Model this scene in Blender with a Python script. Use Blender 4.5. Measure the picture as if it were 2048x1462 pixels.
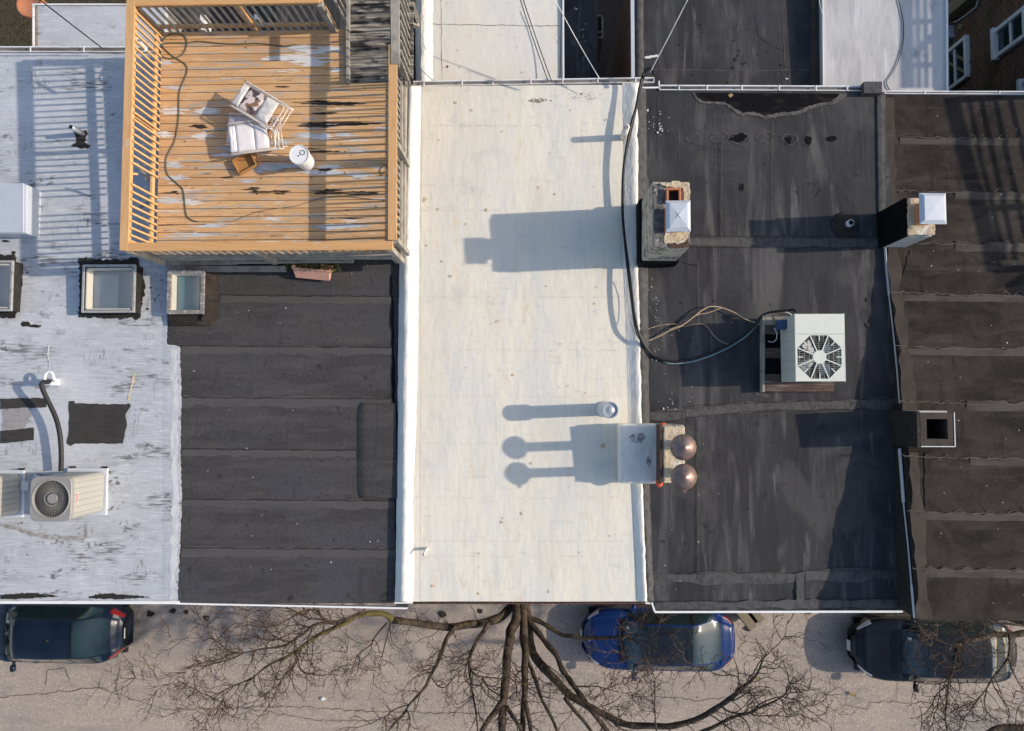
import bpy, bmesh, math, random
from mathutils import Vector, Matrix, Euler, noise
from mathutils.geometry import tessellate_polygon
R = math.radians
rnd = random.Random(7)
for o in list(bpy.data.objects): bpy.data.objects.remove(o)
SC = bpy.context.scene
COL = SC.collection
# ---------------------------------------------------------------- camera, sky, sun, exposure
CAM = Vector((0, 0, 23.0)); F = 1420.0           # focal length in pixels of a 2048-wide picture
dn = Vector((46, -69, -F)).normalized()          # where straight down falls in the picture
Q = dn.rotation_difference(Vector((0, 0, -1)))
cd = bpy.data.cameras.new('camera'); co = bpy.data.objects.new('camera', cd); COL.objects.link(co)
co.location = CAM; co.rotation_mode = 'QUATERNION'; co.rotation_quaternion = Q
cd.sensor_width = 36; cd.lens = 36 * F / 2048; cd.clip_start = .1; cd.clip_end = 500
SC.camera = co
SUN_EL, SUN_AZ = 29.0, 2.4                       # sun to the right (+x), a little towards +y
w = bpy.data.worlds.new('World'); SC.world = w; w.use_nodes = True
nt = w.node_tree; nt.nodes.clear()
sk = nt.nodes.new('ShaderNodeTexSky'); sk.sky_type = 'NISHITA'; sk.sun_disc = False
sk.sun_elevation = R(SUN_EL); sk.sun_rotation = R(90 - SUN_AZ); sk.air_density = 1.0; sk.dust_density = 1.3; sk.ozone_density = 1.0
bg = nt.nodes.new('ShaderNodeBackground'); bg.inputs[1].default_value = .15
wo = nt.nodes.new('ShaderNodeOutputWorld'); nt.links.new(sk.outputs[0], bg.inputs[0]); nt.links.new(bg.outputs[0], wo.inputs[0])
sd = bpy.data.lights.new('sun', 'SUN'); so = bpy.data.objects.new('sun', sd); COL.objects.link(so)
sd.energy = 3.4; sd.angle = R(.7); sd.color = (1.0, .875, .73)
sdir = Vector((math.cos(R(SUN_EL)) * math.cos(R(SUN_AZ)), math.cos(R(SUN_EL)) * math.sin(R(SUN_AZ)), math.sin(R(SUN_EL))))
so.rotation_mode = 'QUATERNION'; so.rotation_quaternion = sdir.to_track_quat('Z', 'Y'); so.location = (30, 0, 40)
SC.view_settings.view_transform = 'Standard'; SC.view_settings.look = 'None'; SC.view_settings.gamma = 1
SC.view_settings.exposure = 0.34

# ---------------------------------------------------------------- placing helpers
def ray(px, py): return Q @ Vector((px - 1024, 731 - py, -F))
WARP = {}
def warp(pl, x, y):
    w_ = WARP.get(pl)
    return w_[0] * noise.noise(Vector((x * .55, y * .4, w_[1]))) if w_ else 0.0
def on(px, py, pl, dz=0.0):
    """point where the sight line of a picture point meets the plane z = a + b*x + c*y (+dz)"""
    if not isinstance(pl, tuple): pl = (pl, 0, 0)
    v = ray(px, py); a, b, c = pl; a += dz
    t = (a - CAM.z) / (v.z - b * v.x - c * v.y)
    p = CAM + v * t
    p.z += warp(pl, p.x, p.y)
    return p
def zof(pl, x, y): return pl[0] + pl[1] * x + pl[2] * y if isinstance(pl, tuple) else pl
W3 = (10.0, 0, -.055); P1 = (9.985, 0, -.055); P2 = (9.975, 0, -.055); P4 = (9.965, 0, -.055); P5 = (10.33, 0, -.158)
WARP.update({W3: (.03, 5), P1: (.02, 1), P2: (.025, 2), P4: (.022, 9), P5: (.02, 4)})

# ---------------------------------------------------------------- mesh helpers
ORG = {}
def tag(o, label=None, cat=None, group=None, kind=None):
    if label: o['label'] = label
    if cat: o['category'] = cat
    if group: o['group'] = group
    if kind: o['kind'] = kind
    return o
def thing(name, label, cat, loc, group=None):
    o = bpy.data.objects.new(name, None); COL.objects.link(o); o.location = loc; o.empty_display_size = .2
    ORG[o] = Vector(loc); return tag(o, label, cat, group)
class MB:
    def __init__(s, M=None): s.v = []; s.f = []; s.m = []; s.M = M; s.mi = 0
    def add(s, vs, fs):
        n = len(s.v)
        s.v += [(s.M @ Vector(p)) if s.M else Vector(p) for p in vs]
        s.f += [tuple(i + n for i in f) for f in fs]; s.m += [s.mi] * len(fs); return s
    def box(s, c, d, rot=0, tilt=(0, 0)):
        hx, hy, hz = d[0] / 2, d[1] / 2, d[2] / 2; m = Euler((tilt[0], tilt[1], rot)).to_matrix(); c = Vector(c)
        vs = [c + m @ Vector((x * hx, y * hy, z * hz)) for z in (-1, 1) for x, y in ((-1, -1), (1, -1), (1, 1), (-1, 1))]
        return s.add(vs, [(3, 2, 1, 0), (4, 5, 6, 7), (0, 1, 5, 4), (1, 2, 6, 5), (2, 3, 7, 6), (3, 0, 4, 7)])
    def bar(s, a, b, w, h, up=(0, 0, 1)):
        """rectangular bar from a to b, w wide, h high"""
        a = Vector(a); b = Vector(b); d = (b - a).normalized(); u = Vector(up)
        sx = d.cross(u)
        if sx.length < 1e-4: sx = Vector((0, 1, 0)) if abs(d.y) < .9 else Vector((1, 0, 0))
        sx.normalize(); u = sx.cross(d).normalized()
        vs = [p + sx * (x * w / 2) + u * (z * h / 2) for p in (a, b) for x, z in ((-1, -1), (1, -1), (1, 1), (-1, 1))]
        return s.add(vs, [(0, 1, 2, 3), (7, 6, 5, 4), (0, 4, 5, 1), (1, 5, 6, 2), (2, 6, 7, 3), (3, 7, 4, 0)])
    def tube(s, pts, rs, n=8, cap=True):
        pts = [Vector(p) for p in pts]
        if not hasattr(rs, '__len__'): rs = [rs] * len(pts)
        vs = []; fs = []; N = len(pts); pu = None
        for i, p in enumerate(pts):
            d = (pts[min(i + 1, N - 1)] - pts[max(i - 1, 0)])
            if d.length < 1e-7: d = Vector((0, 0, 1))
            d.normalize()
            if pu is None:
                pu = d.orthogonal().normalized()
            else:
                pu = (pu - d * pu.dot(d))
                pu = pu.normalized() if pu.length > 1e-5 else d.orthogonal().normalized()
            q = d.cross(pu)
            vs += [p + (pu * math.cos(2 * math.pi * k / n) + q * math.sin(2 * math.pi * k / n)) * rs[i] for k in range(n)]
        for i in range(N - 1):
            for k in range(n):
                k2 = (k + 1) % n; fs.append((i * n + k, i * n + k2, (i + 1) * n + k2, (i + 1) * n + k))
        if cap: fs.append(tuple(range(n - 1, -1, -1))); fs.append(tuple((N - 1) * n + k for k in range(n)))
        return s.add(vs, fs)
    def lathe(s, c, prof, n=24, axis=None):
        c = Vector(c); vs = []; fs = []
        m = Vector((0, 0, 1)).rotation_difference(Vector(axis)).to_matrix() if axis is not None else Matrix.Identity(3)
        for r, z in prof: vs += [c + m @ Vector((r * math.cos(2 * math.pi * k / n), r * math.sin(2 * math.pi * k / n), z)) for k in range(n)]
        for i in range(len(prof) - 1):
            for k in range(n):
                k2 = (k + 1) % n; fs.append((i * n + k, i * n + k2, (i + 1) * n + k2, (i + 1) * n + k))
        fs.append(tuple(range(n - 1, -1, -1))); fs.append(tuple((len(prof) - 1) * n + k for k in range(n)))
        return s.add(vs, fs)
    def poly(s, pts, th=0.0):
        """flat polygon (ear-cut); with th a slab hanging th below"""
        pts = [Vector(p) for p in pts]; tr = tessellate_polygon([pts])
        n = len(pts); fs = []
        for t in tr:
            a, b, c = (pts[i] for i in t)
            fs.append(tuple(t) if (b - a).cross(c - a).z > 0 else tuple(reversed(t)))
        vs = list(pts)
        if th:
            vs += [p - Vector((0, 0, th)) for p in pts]
            A = sum(pts[i].x * pts[(i + 1) % n].y - pts[(i + 1) % n].x * pts[i].y for i in range(n))
            for i in range(n):
                j = (i + 1) % n; q = (i, i + n, j + n, j)
                fs.append(q if A > 0 else tuple(reversed(q)))
        return s.add(vs, fs)
    def boxpx(s, x0, y0, x1, y1, z1, z0, th=None):
        """upright box whose top face is seen at the picture rectangle"""
        a = on(x0, y1, z1); b = on(x1, y1, z1); c = on(x1, y0, z1); d = on(x0, y0, z1)
        tp = [a, b, c, d]; vs = [Vector((p.x, p.y, z0)) for p in tp] + tp
        return s.add(vs, [(3, 2, 1, 0), (4, 5, 6, 7), (0, 1, 5, 4), (1, 2, 6, 5), (2, 3, 7, 6), (3, 0, 4, 7)])
    def build(s, name, mats, parent=None, smooth=False, origin=None, bevel=0, label=None):
        if not isinstance(mats, (list, tuple)): mats = [mats]
        if parent is not None: og = ORG[parent]
        elif origin is not None: og = Vector(origin)
        else:
            xs = [p.x for p in s.v]; ys = [p.y for p in s.v]; zs = [p.z for p in s.v]
            og = Vector(((min(xs) + max(xs)) / 2, (min(ys) + max(ys)) / 2, min(zs)))
        me = bpy.data.meshes.new(name); me.from_pydata([p - og for p in s.v], [], s.f)
        for m in mats: me.materials.append(m)
        if len(mats) > 1: me.polygons.foreach_set('material_index', s.m)
        if smooth: me.polygons.foreach_set('use_smooth', [True] * len(me.polygons))
        me.update()
        o = bpy.data.objects.new(name, me); COL.objects.link(o)
        if parent is not None: o.parent = parent
        else: o.location = og
        ORG[o] = og
        if bevel:
            b = o.modifiers.new('bevel', 'BEVEL'); b.width = bevel; b.segments = 2; b.limit_method = 'ANGLE'
        if label: o['label'] = label
        return o
def jag(pts, step=4, amp=1.5, seed=0, closed=True):
    """picture polyline with an irregular edge"""
    r = random.Random(seed); out = []
    n = len(pts); rng = range(n if closed else n - 1)
    for i in rng:
        a = pts[i]; b = pts[(i + 1) % n]; L = math.hypot(b[0] - a[0], b[1] - a[1]); k = max(1, int(L / step))
        for j in range(k):
            t = j / k; jx = amp * (r.random() - .5) * 2 if j else 0; jy = amp * (r.random() - .5) * 2 if j else 0
            out.append((a[0] + (b[0] - a[0]) * t + jx, a[1] + (b[1] - a[1]) * t + jy))
    if not closed: out.append(pts[-1])
    return out
def blob(cx, cy, rx, ry, seed=0, n=22, rough=.25):
    r = random.Random(seed); ph = r.random() * 9
    return [(cx + rx * math.cos(a) * k, cy + ry * math.sin(a) * k) for a, k in
            ((2 * math.pi * i / n, 1 + rough * noise.noise(Vector((math.cos(2 * math.pi * i / n) * 1.5 + ph, math.sin(2 * math.pi * i / n) * 1.5, seed))) * 2 + rough * .4 * (r.random() - .5)) for i in range(n))]
def sheet(mb, px, pl, dz, th=0.0): return mb.poly([on(x, y, pl, dz) for x, y in px], th)
def ribbon(mb, pts, pl, dz, wd, wob=0.0, seed=0, th=0, step=12):
    """narrow strip along a picture polyline lying on a plane"""
    r = random.Random(seed); q = jag(pts, step, wob, seed, closed=False); P = [on(x, y, pl, dz) for x, y in q]; vs = []; N = len(P)
    for i, p in enumerate(P):
        d = (P[min(i + 1, N - 1)] - P[max(i - 1, 0)]); d.z = 0; d.normalize(); s_ = Vector((-d.y, d.x, 0)) * wd / 2 * (1 + (r.random() - .5) * (.8 if wob else 0))
        vs += [p + s_, p - s_]
    fs = [(2 * i + 1, 2 * i + 3, 2 * i + 2, 2 * i) for i in range(N - 1)]
    return mb.add(vs, fs)

# ---------------------------------------------------------------- materials
def new_mat(name):
    m = bpy.data.materials.new(name); m.use_nodes = True; return m, m.node_tree, m.node_tree.nodes['Principled BSDF']
def mat(name, col, rough=.8, metal=0.0, layers=(), bump=(), spec=.35, coat=0, rvar=None):
    """layers: (scale, detail, lo, hi, colour, amount[, 'OBJ']); bump: (scale, detail, distance m)"""
    m, nt, b = new_mat(name); N = nt.nodes; L = nt.links
    geo = N.new('ShaderNodeNewGeometry')
    cur = None
    b.inputs['Roughness'].default_value = rough; b.inputs['Metallic'].default_value = metal
    b.inputs['Specular IOR Level'].default_value = spec; b.inputs['Coat Weight'].default_value = coat; b.inputs['Coat Roughness'].default_value = .05
    b.inputs['Base Color'].default_value = (*col, 1)
    def nz(scale, detail, dist=0, off=0):
        if name in ('epdm', 'brown_roof'): dist = .8
        mp = N.new('ShaderNodeMapping'); L.new(geo.outputs['Position'], mp.inputs[0])
        if not hasattr(scale, '__len__'): scale = (scale,) * 3
        mp.inputs['Scale'].default_value = scale; mp.inputs['Location'].default_value = (off, off * 1.7, off * .3)
        t = N.new('ShaderNodeTexNoise'); t.inputs['Scale'].default_value = 1; t.inputs['Detail'].default_value = detail; t.inputs['Roughness'].default_value = .6
        t.inputs['Distortion'].default_value = dist; L.new(mp.outputs[0], t.inputs[0]); return t.outputs[0]
    for i, ly in enumerate(layers):
        sc, de, lo, hi, c, am = ly[:6]
        mr = N.new('ShaderNodeMapRange'); mr.interpolation_type = 'SMOOTHSTEP'
        mr.inputs[1].default_value = lo; mr.inputs[2].default_value = hi; mr.inputs[3].default_value = 0; mr.inputs[4].default_value = am
        L.new(nz(sc, de, 0, 3.1 * (i + 1)), mr.inputs[0])
        mx = N.new('ShaderNodeMix'); mx.data_type = 'RGBA'
        if cur is None: mx.inputs[6].default_value = (*col, 1)
        else: L.new(cur, mx.inputs[6])
        fac = mr.outputs[0]
        if len(ly) > 6:      # clusters: a second, broader noise gates the first
            m2 = N.new('ShaderNodeMapRange'); m2.interpolation_type = 'SMOOTHSTEP'; m2.inputs[1].default_value = ly[6][1]; m2.inputs[2].default_value = ly[6][2]
            L.new(nz(ly[6][0], 3, 0, 13.3 + i), m2.inputs[0]); mu = N.new('ShaderNodeMath'); mu.operation = 'MULTIPLY'; L.new(fac, mu.inputs[0]); L.new(m2.outputs[0], mu.inputs[1]); fac = mu.outputs[0]
        mx.inputs[7].default_value = (*c, 1); L.new(fac, mx.inputs[0]); cur = mx.outputs[2]
    if cur is not None: L.new(cur, b.inputs['Base Color'])
    nrm = None
    for i, (sc, de, dd) in enumerate(bump):
        bn = N.new('ShaderNodeBump'); bn.inputs['Strength'].default_value = 1; bn.inputs['Distance'].default_value = dd
        L.new(nz(sc, de, 0, 7.7 + i), bn.inputs['Height'])
        if nrm is not None: L.new(nrm, bn.inputs['Normal'])
        nrm = bn.outputs[0]
    if nrm is not None: L.new(nrm, b.inputs['Normal'])
    if rvar:
        mr = N.new('ShaderNodeMapRange'); mr.inputs[1].default_value = .35; mr.inputs[2].default_value = .65; mr.inputs[3].default_value = rvar[1]; mr.inputs[4].default_value = rvar[2]
        L.new(nz(rvar[0], 4, 0, 21), mr.inputs[0]); L.new(mr.outputs[0], b.inputs['Roughness'])
    return m
M = {}
# white elastomeric roof
M['white_roof'] = mat('white_roof', (.74, .69, .575), .62, layers=[
    ((1.6, .5, 1), 5, .42, .64, (.63, .62, .59), .6), ((.7, .45, 1), 5, .46, .66, (.70, .63, .49), .5), ((16, 1.0, 3), 4, .48, .7, (.60, .585, .54), .55), ((3, 9, 1), 6, .56, .70, (.55, .53, .48), .5), ((4.5, 2.2, 1), 6, .60, .70, (.68, .53, .32), .5),
    ((2.4, 2.4, 1), 5, .66, .74, (.62, .42, .20), .55), ((9, 9, 5), 3, .72, .78, (.46, .28, .10), .8), ((1.1, 1.6, 1), 6, .60, .74, (.50, .49, .46), .5), ((30, 30, 30), 3, .35, .75, (.58, .56, .50), .35), ((60, 60, 9), 2, .73, .76, (.2, .17, .13), .7)],
    bump=[((1.5, .6, 1), 3, .03), ((30, 8, 10), 4, .003), ((90, 90, 50), 3, .0015)])
M['white_curb'] = mat('white_curb', (.76, .73, .66), .55, layers=[((3, 1.2, 1), 5, .5, .72, (.58, .56, .50), .6), ((14, 6, 5), 4, .62, .74, (.40, .32, .22), .5)], bump=[((9, 3, 6), 5, .03), ((40, 30, 30), 3, .003)])
M['black_cap'] = mat('black_cap', (.062, .059, .0585), .93, layers=[
    ((.7, 2.4, 1), 5, .38, .62, (.042, .040, .041), .9), ((.9, 6, 1), 5, .48, .66, (.078, .074, .072), .7), ((.45, .45, 1), 3, .48, .62, (.060, .061, .072), .7),
    ((5, 5, 5), 4, .62, .72, (.016, .015, .015), .85), ((75, 75, 60), 2, .48, .66, (.105, .10, .096), .7), ((22, 22, 20), 4, .5, .75, (.032, .030, .029), .6), ((2.7, .7, 1), 3, .6, .66, (.04, .04, .042), .4)],
    bump=[((1.6, 5, 1), 5, .02), ((120, 120, 120), 2, .003)], spec=.15)
M['epdm'] = mat('epdm', (.047, .047, .051), .8, layers=[
    ((1.6, .6, 1), 4, .4, .62, (.033, .032, .035), .8), ((2.6, .40, 1), 6, .52, .70, (.135, .132, .126), .6), ((.8, .8, 1), 6, .50, .68, (.078, .075, .072), .7), ((5, .5, 1), 6, .56, .70, (.19, .186, .176), .6, ((.7, .5, 1), .48, .60)),
    ((4, 4, 4), 3, .64, .74, (.018, .018, .020), .7), ((45, 45, 45), 3, .45, .8, (.070, .067, .063), .5), ((110, 110, 60), 2, .77, .8, (.35, .33, .3), .6)],
    bump=[((2.4, .4, 1), 4, .022), ((2, 3, 1), 3, .008), ((70, 70, 70), 3, .0015)], spec=.08, rvar=((2, .7, 1), .6, .85))
M['epdm_tape'] = mat('epdm_tape', (.072, .070, .068), .75, layers=[((14, 9, 5), 6, .4, .66, (.034, .033, .034), .85), ((3, 3, 3), 4, .5, .7, (.10, .098, .094), .5)], bump=[((30, 20, 20), 4, .003)])
M['brown_roof'] = mat('brown_roof', (.043, .0345, .030), .85, layers=[
    ((.9, 1.3, 1), 5, .4, .62, (.018, .0155, .0145), .95), ((.5, 2.6, 1), 5, .5, .68, (.066, .055, .047), .75), ((5, .7, 1), 5, .54, .7, (.017, .0145, .014), .75), ((1.6, 1.6, 1), 6, .54, .70, (.062, .052, .045), .5),
    ((3, 3, 3), 4, .68, .76, (.09, .078, .068), .5), ((50, 50, 50), 3, .45, .75, (.068, .058, .050), .5)],
    bump=[((2.5, 6, 1), 5, .03), ((60, 60, 60), 3, .002)], spec=.08)
M['brown_edge'] = mat('brown_edge', (.058, .044, .036), .9, layers=[((4, 2, 2), 5, .42, .66, (.030, .024, .021), .85), ((50, 50, 50), 3, .45, .75, (.085, .07, .058), .5)], bump=[((30, 20, 20), 4, .004)])
M['grey_roof'] = mat('grey_roof', (.44, .46, .485), .55, layers=[
    ((.8, 1.4, 1), 6, .42, .62, (.42, .435, .46), .8), ((3, 34, 2), 6, .48, .66, (.60, .605, .61), .7), ((1.3, 2.2, 1), 7, .54, .70, (.33, .33, .335), .6), ((4, 30, 2), 8, .46, .58, (.13, .12, .115), .85, ((.9, 2.2, 1), .54, .64)), ((26, 5, 2), 7, .50, .62, (.20, .19, .185), .7, ((1.6, 1.3, 1), .56, .66)), ((9, 14, 2), 8, .50, .56, (.09, .08, .075), .85, ((1.2, 3, 1), .60, .68)), ((2.5, 60, 2), 6, .55, .66, (.28, .28, .285), .5),
    ((24, 24, 9), 4, .66, .72, (.08, .07, .065), .8), ((.5, .5, 1), 3, .5, .64, (.56, .57, .60), .5)],
    bump=[((3, 30, 3), 5, .006), ((2, 2, 2), 4, .02)], spec=.4)
M['pale_roof'] = mat('pale_roof', (.52, .51, .50), .6, layers=[((2.2, .6, 1), 6, .4, .66, (.38, .375, .37), .8), ((9, 1.2, 1), 5, .55, .75, (.64, .63, .62), .6), ((3, 2, 2), 6, .62, .72, (.22, .21, .20), .5)], bump=[((8, 2, 2), 5, .01)])
M['ell_white'] = mat('ell_white', (.68, .65, .58), .65, layers=[((1.3, .5, 1), 5, .42, .66, (.61, .60, .575), .7), ((.6, .6, 1), 4, .5, .65, (.68, .60, .46), .5), ((18, 18, 9), 3, .71, .75, (.2, .15, .1), .7)], bump=[((2, 1, 1), 4, .02), ((60, 60, 9), 3, .002)])
M['tar'] = mat('tar', (.020, .017, .015), .8, layers=[((6, 6, 6), 5, .45, .7, (.042, .035, .030), .8)], bump=[((18, 18, 18), 5, .02)])
M['tar_gloss'] = mat('tar_gloss', (.006, .006, .007), .8, spec=.08, bump=[((25, 25, 25), 3, .01)])
M['patch'] = mat('patch', (.042, .038, .036), .92, layers=[((3, 12, 2), 5, .4, .66, (.026, .024, .023), .85), ((70, 70, 70), 2, .5, .7, (.07, .067, .064), .6)])
M['faded_patch'] = mat('faded_patch', (.30, .28, .28), .8, layers=[((10, 10, 5), 5, .45, .7, (.22, .20, .20), .8)])
M['puddle'] = mat('puddle', (.0065, .0065, .0085), .9, layers=[((3, 6, 1), 5, .5, .75, (.035, .028, .024), .8)], bump=[((6, 6, 6), 3, .002)], spec=.08)
M['scum'] = mat('scum', (.115, .11, .098), .9, layers=[((10, 10, 9), 5, .42, .62, (.05, .048, .045), .9)])
M['chalk'] = mat('chalk', (.65, .65, .63), .9)
M['rust_stain'] = mat('rust_stain', (.52, .35, .16), .8, layers=[((25, 25, 9), 4, .4, .6, (.70, .62, .50), .95)])
M['white_paint'] = mat('white_paint', (.78, .78, .76), .45, layers=[((5, 5, 5), 4, .55, .75, (.55, .54, .52), .5)])
M['gutter'] = mat('gutter', (.74, .73, .71), .4, layers=[((3, 9, 5), 5, .5, .72, (.42, .38, .34), .7)])
M['gutter_in'] = mat('gutter_in', (.30, .27, .25), .8, layers=[((2, 9, 5), 5, .45, .68, (.13, .10, .08), .8)])
M['brick_wall'] = None
M['terracotta'] = mat('terracotta', (.50, .20, .10), .8, layers=[((20, 20, 20), 4, .45, .7, (.30, .12, .07), .7)])
M['masonry'] = mat('masonry', (.46, .41, .34), .95, layers=[((5, 5, 5), 7, .46, .58, (.13, .12, .11), .8), ((9, 9, 9), 5, .5, .64, (.62, .56, .45), .7), ((3, 3, 3), 4, .6, .7, (.22, .10, .06), .6)], bump=[((22, 22, 22), 6, .03)])
M['mortar'] = mat('mortar', (.56, .46, .32), .95, layers=[((6, 6, 6), 6, .48, .62, (.42, .34, .24), .7), ((3, 3, 3), 4, .55, .62, (.66, .62, .55), .8), ((14, 14, 14), 5, .62, .70, (.22, .14, .08), .7)], bump=[((12, 12, 12), 6, .04)])
M['dark_brick'] = mat('dark_brick', (.10, .055, .04), .95, layers=[((15, 15, 30), 4, .45, .65, (.045, .03, .026), .8)], bump=[((20, 20, 40), 4, .02)])
M['galv'] = mat('galv', (.52, .55, .60), .4, .15, layers=[((4, 4, 4), 4, .45, .7, (.44, .47, .52), .6)])
M['white_metal'] = mat('white_metal', (.62, .64, .67), .4, .1)
M['copper'] = mat('copper', (.25, .175, .155), .42, .6, layers=[((9, 9, 9), 5, .45, .66, (.15, .105, .10), .7), ((30, 30, 30), 4, .6, .7, (.40, .31, .28), .6)], bump=[((12, 12, 12), 4, .006)])
M['steel_pipe'] = mat('steel_pipe', (.50, .52, .54), .4, .5, layers=[((8, 8, 8), 5, .55, .7, (.35, .2, .1), .4)])
M['stain_wood'] = mat('stain_wood', (.58, .33, .14), .75, layers=[((2, 30, 9), 5, .45, .75, (.42, .20, .07), .7), ((.8, 6, 3), 4, .5, .7, (.58, .32, .13), .6), ((5, 40, 9), 6, .68, .74, (.12, .07, .04), .8), ((1.4, 9, 3), 6, .64, .68, (.46, .46, .45), .75)], bump=[((5, 90, 30), 3, .002)])
M['stain_wood_y'] = mat('stain_wood_y', (.58, .34, .155), .75, layers=[((30, 2, 9), 5, .45, .75, (.42, .20, .07), .7), ((6, .8, 3), 4, .5, .7, (.64, .42, .22), .6), ((40, 5, 9), 6, .64, .72, (.2, .12, .07), .6), ((9, 2, 3), 6, .62, .67, (.50, .46, .40), .6)], bump=[((90, 5, 30), 3, .002)])
M['baluster_tan'] = mat('baluster_tan', (.60, .36, .16), .75, layers=[((9, 9, 9), 4, .5, .7, (.66, .44, .24), .6)])
M['grey_wood'] = mat('grey_wood', (.33, .30, .25), .9, layers=[((5, 5, 5), 5, .42, .62, (.20, .18, .155), .8), ((30, 3, 20), 5, .55, .7, (.48, .44, .36), .6), ((40, 6, 30), 5, .62, .72, (.07, .06, .05), .7)], bump=[((60, 8, 60), 4, .004)])
M['rust_wood'] = mat('rust_wood', (.085, .055, .045), .9, layers=[((2.5, 40, 9), 6, .5, .66, (.25, .20, .17), .7), ((3, 3, 3), 4, .5, .7, (.05, .04, .035), .7)], bump=[((6, 70, 30), 4, .004)])
M['worn_wood'] = mat('worn_wood', (.115, .10, .085), .85, layers=[((1.5, 30, 9), 6, .44, .60, (.42, .38, .32), .85), ((2.5, 7, 9), 5, .46, .60, (.010, .010, .012), .95), ((.9, 3, 2), 4, .5, .7, (.22, .19, .15), .5)], bump=[((4, 60, 30), 5, .006)])
M['cream_metal'] = mat('cream_metal', (.62, .635, .56), .45, layers=[((5, 5, 5), 5, .5, .72, (.54, .54, .47), .6), ((40, 40, 40), 4, .68, .74, (.35, .3, .2), .5)])
M['blue_grey_metal'] = mat('blue_grey_metal', (.50, .51, .47), .5)
M['tan_metal'] = mat('tan_metal', (.37, .36, .325), .5, layers=[((3, 3, 9), 4, .5, .7, (.44, .40, .32), .5)])
M['taupe_metal'] = mat('taupe_metal', (.27, .26, .245), .5)
M['fin'] = mat('fin', (.055, .055, .058), .5, .3)
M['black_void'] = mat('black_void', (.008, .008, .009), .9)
M['blade'] = mat('blade', (.44, .45, .46), .5, .2)
M['rubber'] = mat('rubber', (.018, .018, .019), .5)
M['cable'] = mat('cable', (.012, .012, .013), .4, layers=[((6, 6, 6), 4, .62, .7, (.10, .11, .11), .4)])
M['tan_cable'] = mat('tan_cable', (.46, .34, .22), .6)
M['green_cord'] = mat('green_cord', (.10, .105, .07), .6)
M['teal_pipe'] = mat('teal_pipe', (.22, .33, .34), .4)
M['plastic_white'] = mat('plastic_white', (.78, .77, .76), .4, layers=[((9, 9, 9), 4, .55, .75, (.6, .58, .55), .4)])
M['ring_grey'] = mat('ring_grey', (.2, .18, .17), .5)
M['cap_band'] = mat('cap_band', (.062, .059, .0585), .95, layers=[((1.2, 6, 1), 4, .35, .6, (.075, .071, .068), .8), ((75, 75, 60), 2, .48, .66, (.12, .115, .11), .6)])
M['brown_band'] = mat('brown_band', (.043, .0345, .030), .9, layers=[((1.5, 5, 1), 5, .36, .62, (.075, .063, .054), .9), ((50, 50, 50), 3, .45, .75, (.09, .078, .068), .5)])
M['lid'] = mat('lid', (.62, .58, .54), .6, layers=[((20, 20, 20), 5, .5, .7, (.48, .42, .37), .7)])
M['tray'] = mat('tray', (.42, .22, .075), .7, layers=[((9, 9, 9), 5, .5, .7, (.32, .15, .05), .7)])
M['pink_pot'] = mat('pink_pot', (.62, .33, .24), .6, layers=[((4, 4, 4), 4, .5, .7, (.55, .28, .2), .6)])
M['soil'] = mat('soil', (.035, .026, .018), 1)
M['moss'] = mat('moss', (.055, .07, .02), .9)
M['dry_leaf'] = mat('dry_leaf', (.33, .23, .10), .8)
M['cushion'] = mat('cushion', (.62, .59, .56), .85, layers=[((16, 16, 16), 5, .45, .6, (.42, .42, .40), .7)], bump=[((22, 22, 22), 3, .012)])
M['fresh_coat'] = mat('fresh_coat', (.58, .59, .59), .6, layers=[((9, 3, 2), 6, .45, .62, (.44, .45, .46), .8)])
M['sling'] = mat('sling', (.76, .71, .70), .8, layers=[((5, 5, 5), 5, .5, .7, (.62, .58, .58), .7)])
M['pattern'] = mat('pattern', (.60, .50, .46), .85, layers=[((6, 8, 5), 1, .5, .53, (.20, .11, .06), .95), ((5, 6, 5), 1, .56, .58, (.06, .045, .06), .95)])
M['chair_metal'] = mat('chair_metal', (.66, .58, .51), .35, .15)
M['paint_grey'] = mat('paint_grey', (.46, .48, .49), .7, layers=[((3, 30, 9), 4, .45, .7, (.64, .64, .62), .7)])
M['paint_white'] = mat('paint_white', (.66, .65, .62), .7, layers=[((3, 30, 9), 5, .45, .65, (.50, .50, .49), .7)])
M['rot'] = mat('rot', (.03, .022, .018), .9, layers=[((9, 40, 9), 5, .5, .7, (.12, .08, .05), .7)])
M['gap'] = mat('gap', (.02, .015, .012), 1)
M['bark'] = mat('bark', (.098, .074, .052), .95, layers=[((6, 6, 6), 5, .42, .62, (.045, .034, .026), .9), ((3, 3, 3), 4, .60, .70, (.17, .145, .055), .8)], bump=[((14, 14, 14), 6, .04)])
M['twig'] = mat('twig', (.060, .040, .032), .85, layers=[((1.2, 1.2, 1.2), 3, .48, .64, (.15, .10, .08), .8)])
M['bark_moss'] = mat('bark_moss', (.15, .13, .045), .95, layers=[((9, 9, 9), 5, .45, .62, (.055, .042, .028), .8)], bump=[((30, 30, 30), 5, .02)])
M['asphalt'] = mat('asphalt', (.41, .335, .27), .92, layers=[
    ((.35, .5, 1), 4, .4, .65, (.34, .29, .25), .8), ((.9, 1.5, 1), 7, .50, .66, (.235, .215, .205), .65), ((.5, 3, 1), 5, .52, .66, (.46, .38, .31), .5), ((3, 3, 1), 6, .6, .7, (.20, .18, .17), .5), ((27, 27, 20), 4, .42, .60, (.25, .21, .18), .65), ((31, 31, 30), 3, .53, .64, (.62, .54, .47), .7), ((.25, 2.2, 1), 4, .5, .62, (.30, .26, .235), .5), ((2.6, 2.6, 1), 4, .70, .76, (.09, .08, .075), .7)],
    bump=[((60, 60, 30), 3, .006)], spec=.2)
M['crack'] = mat('crack', (.10, .085, .075), .95)
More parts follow.
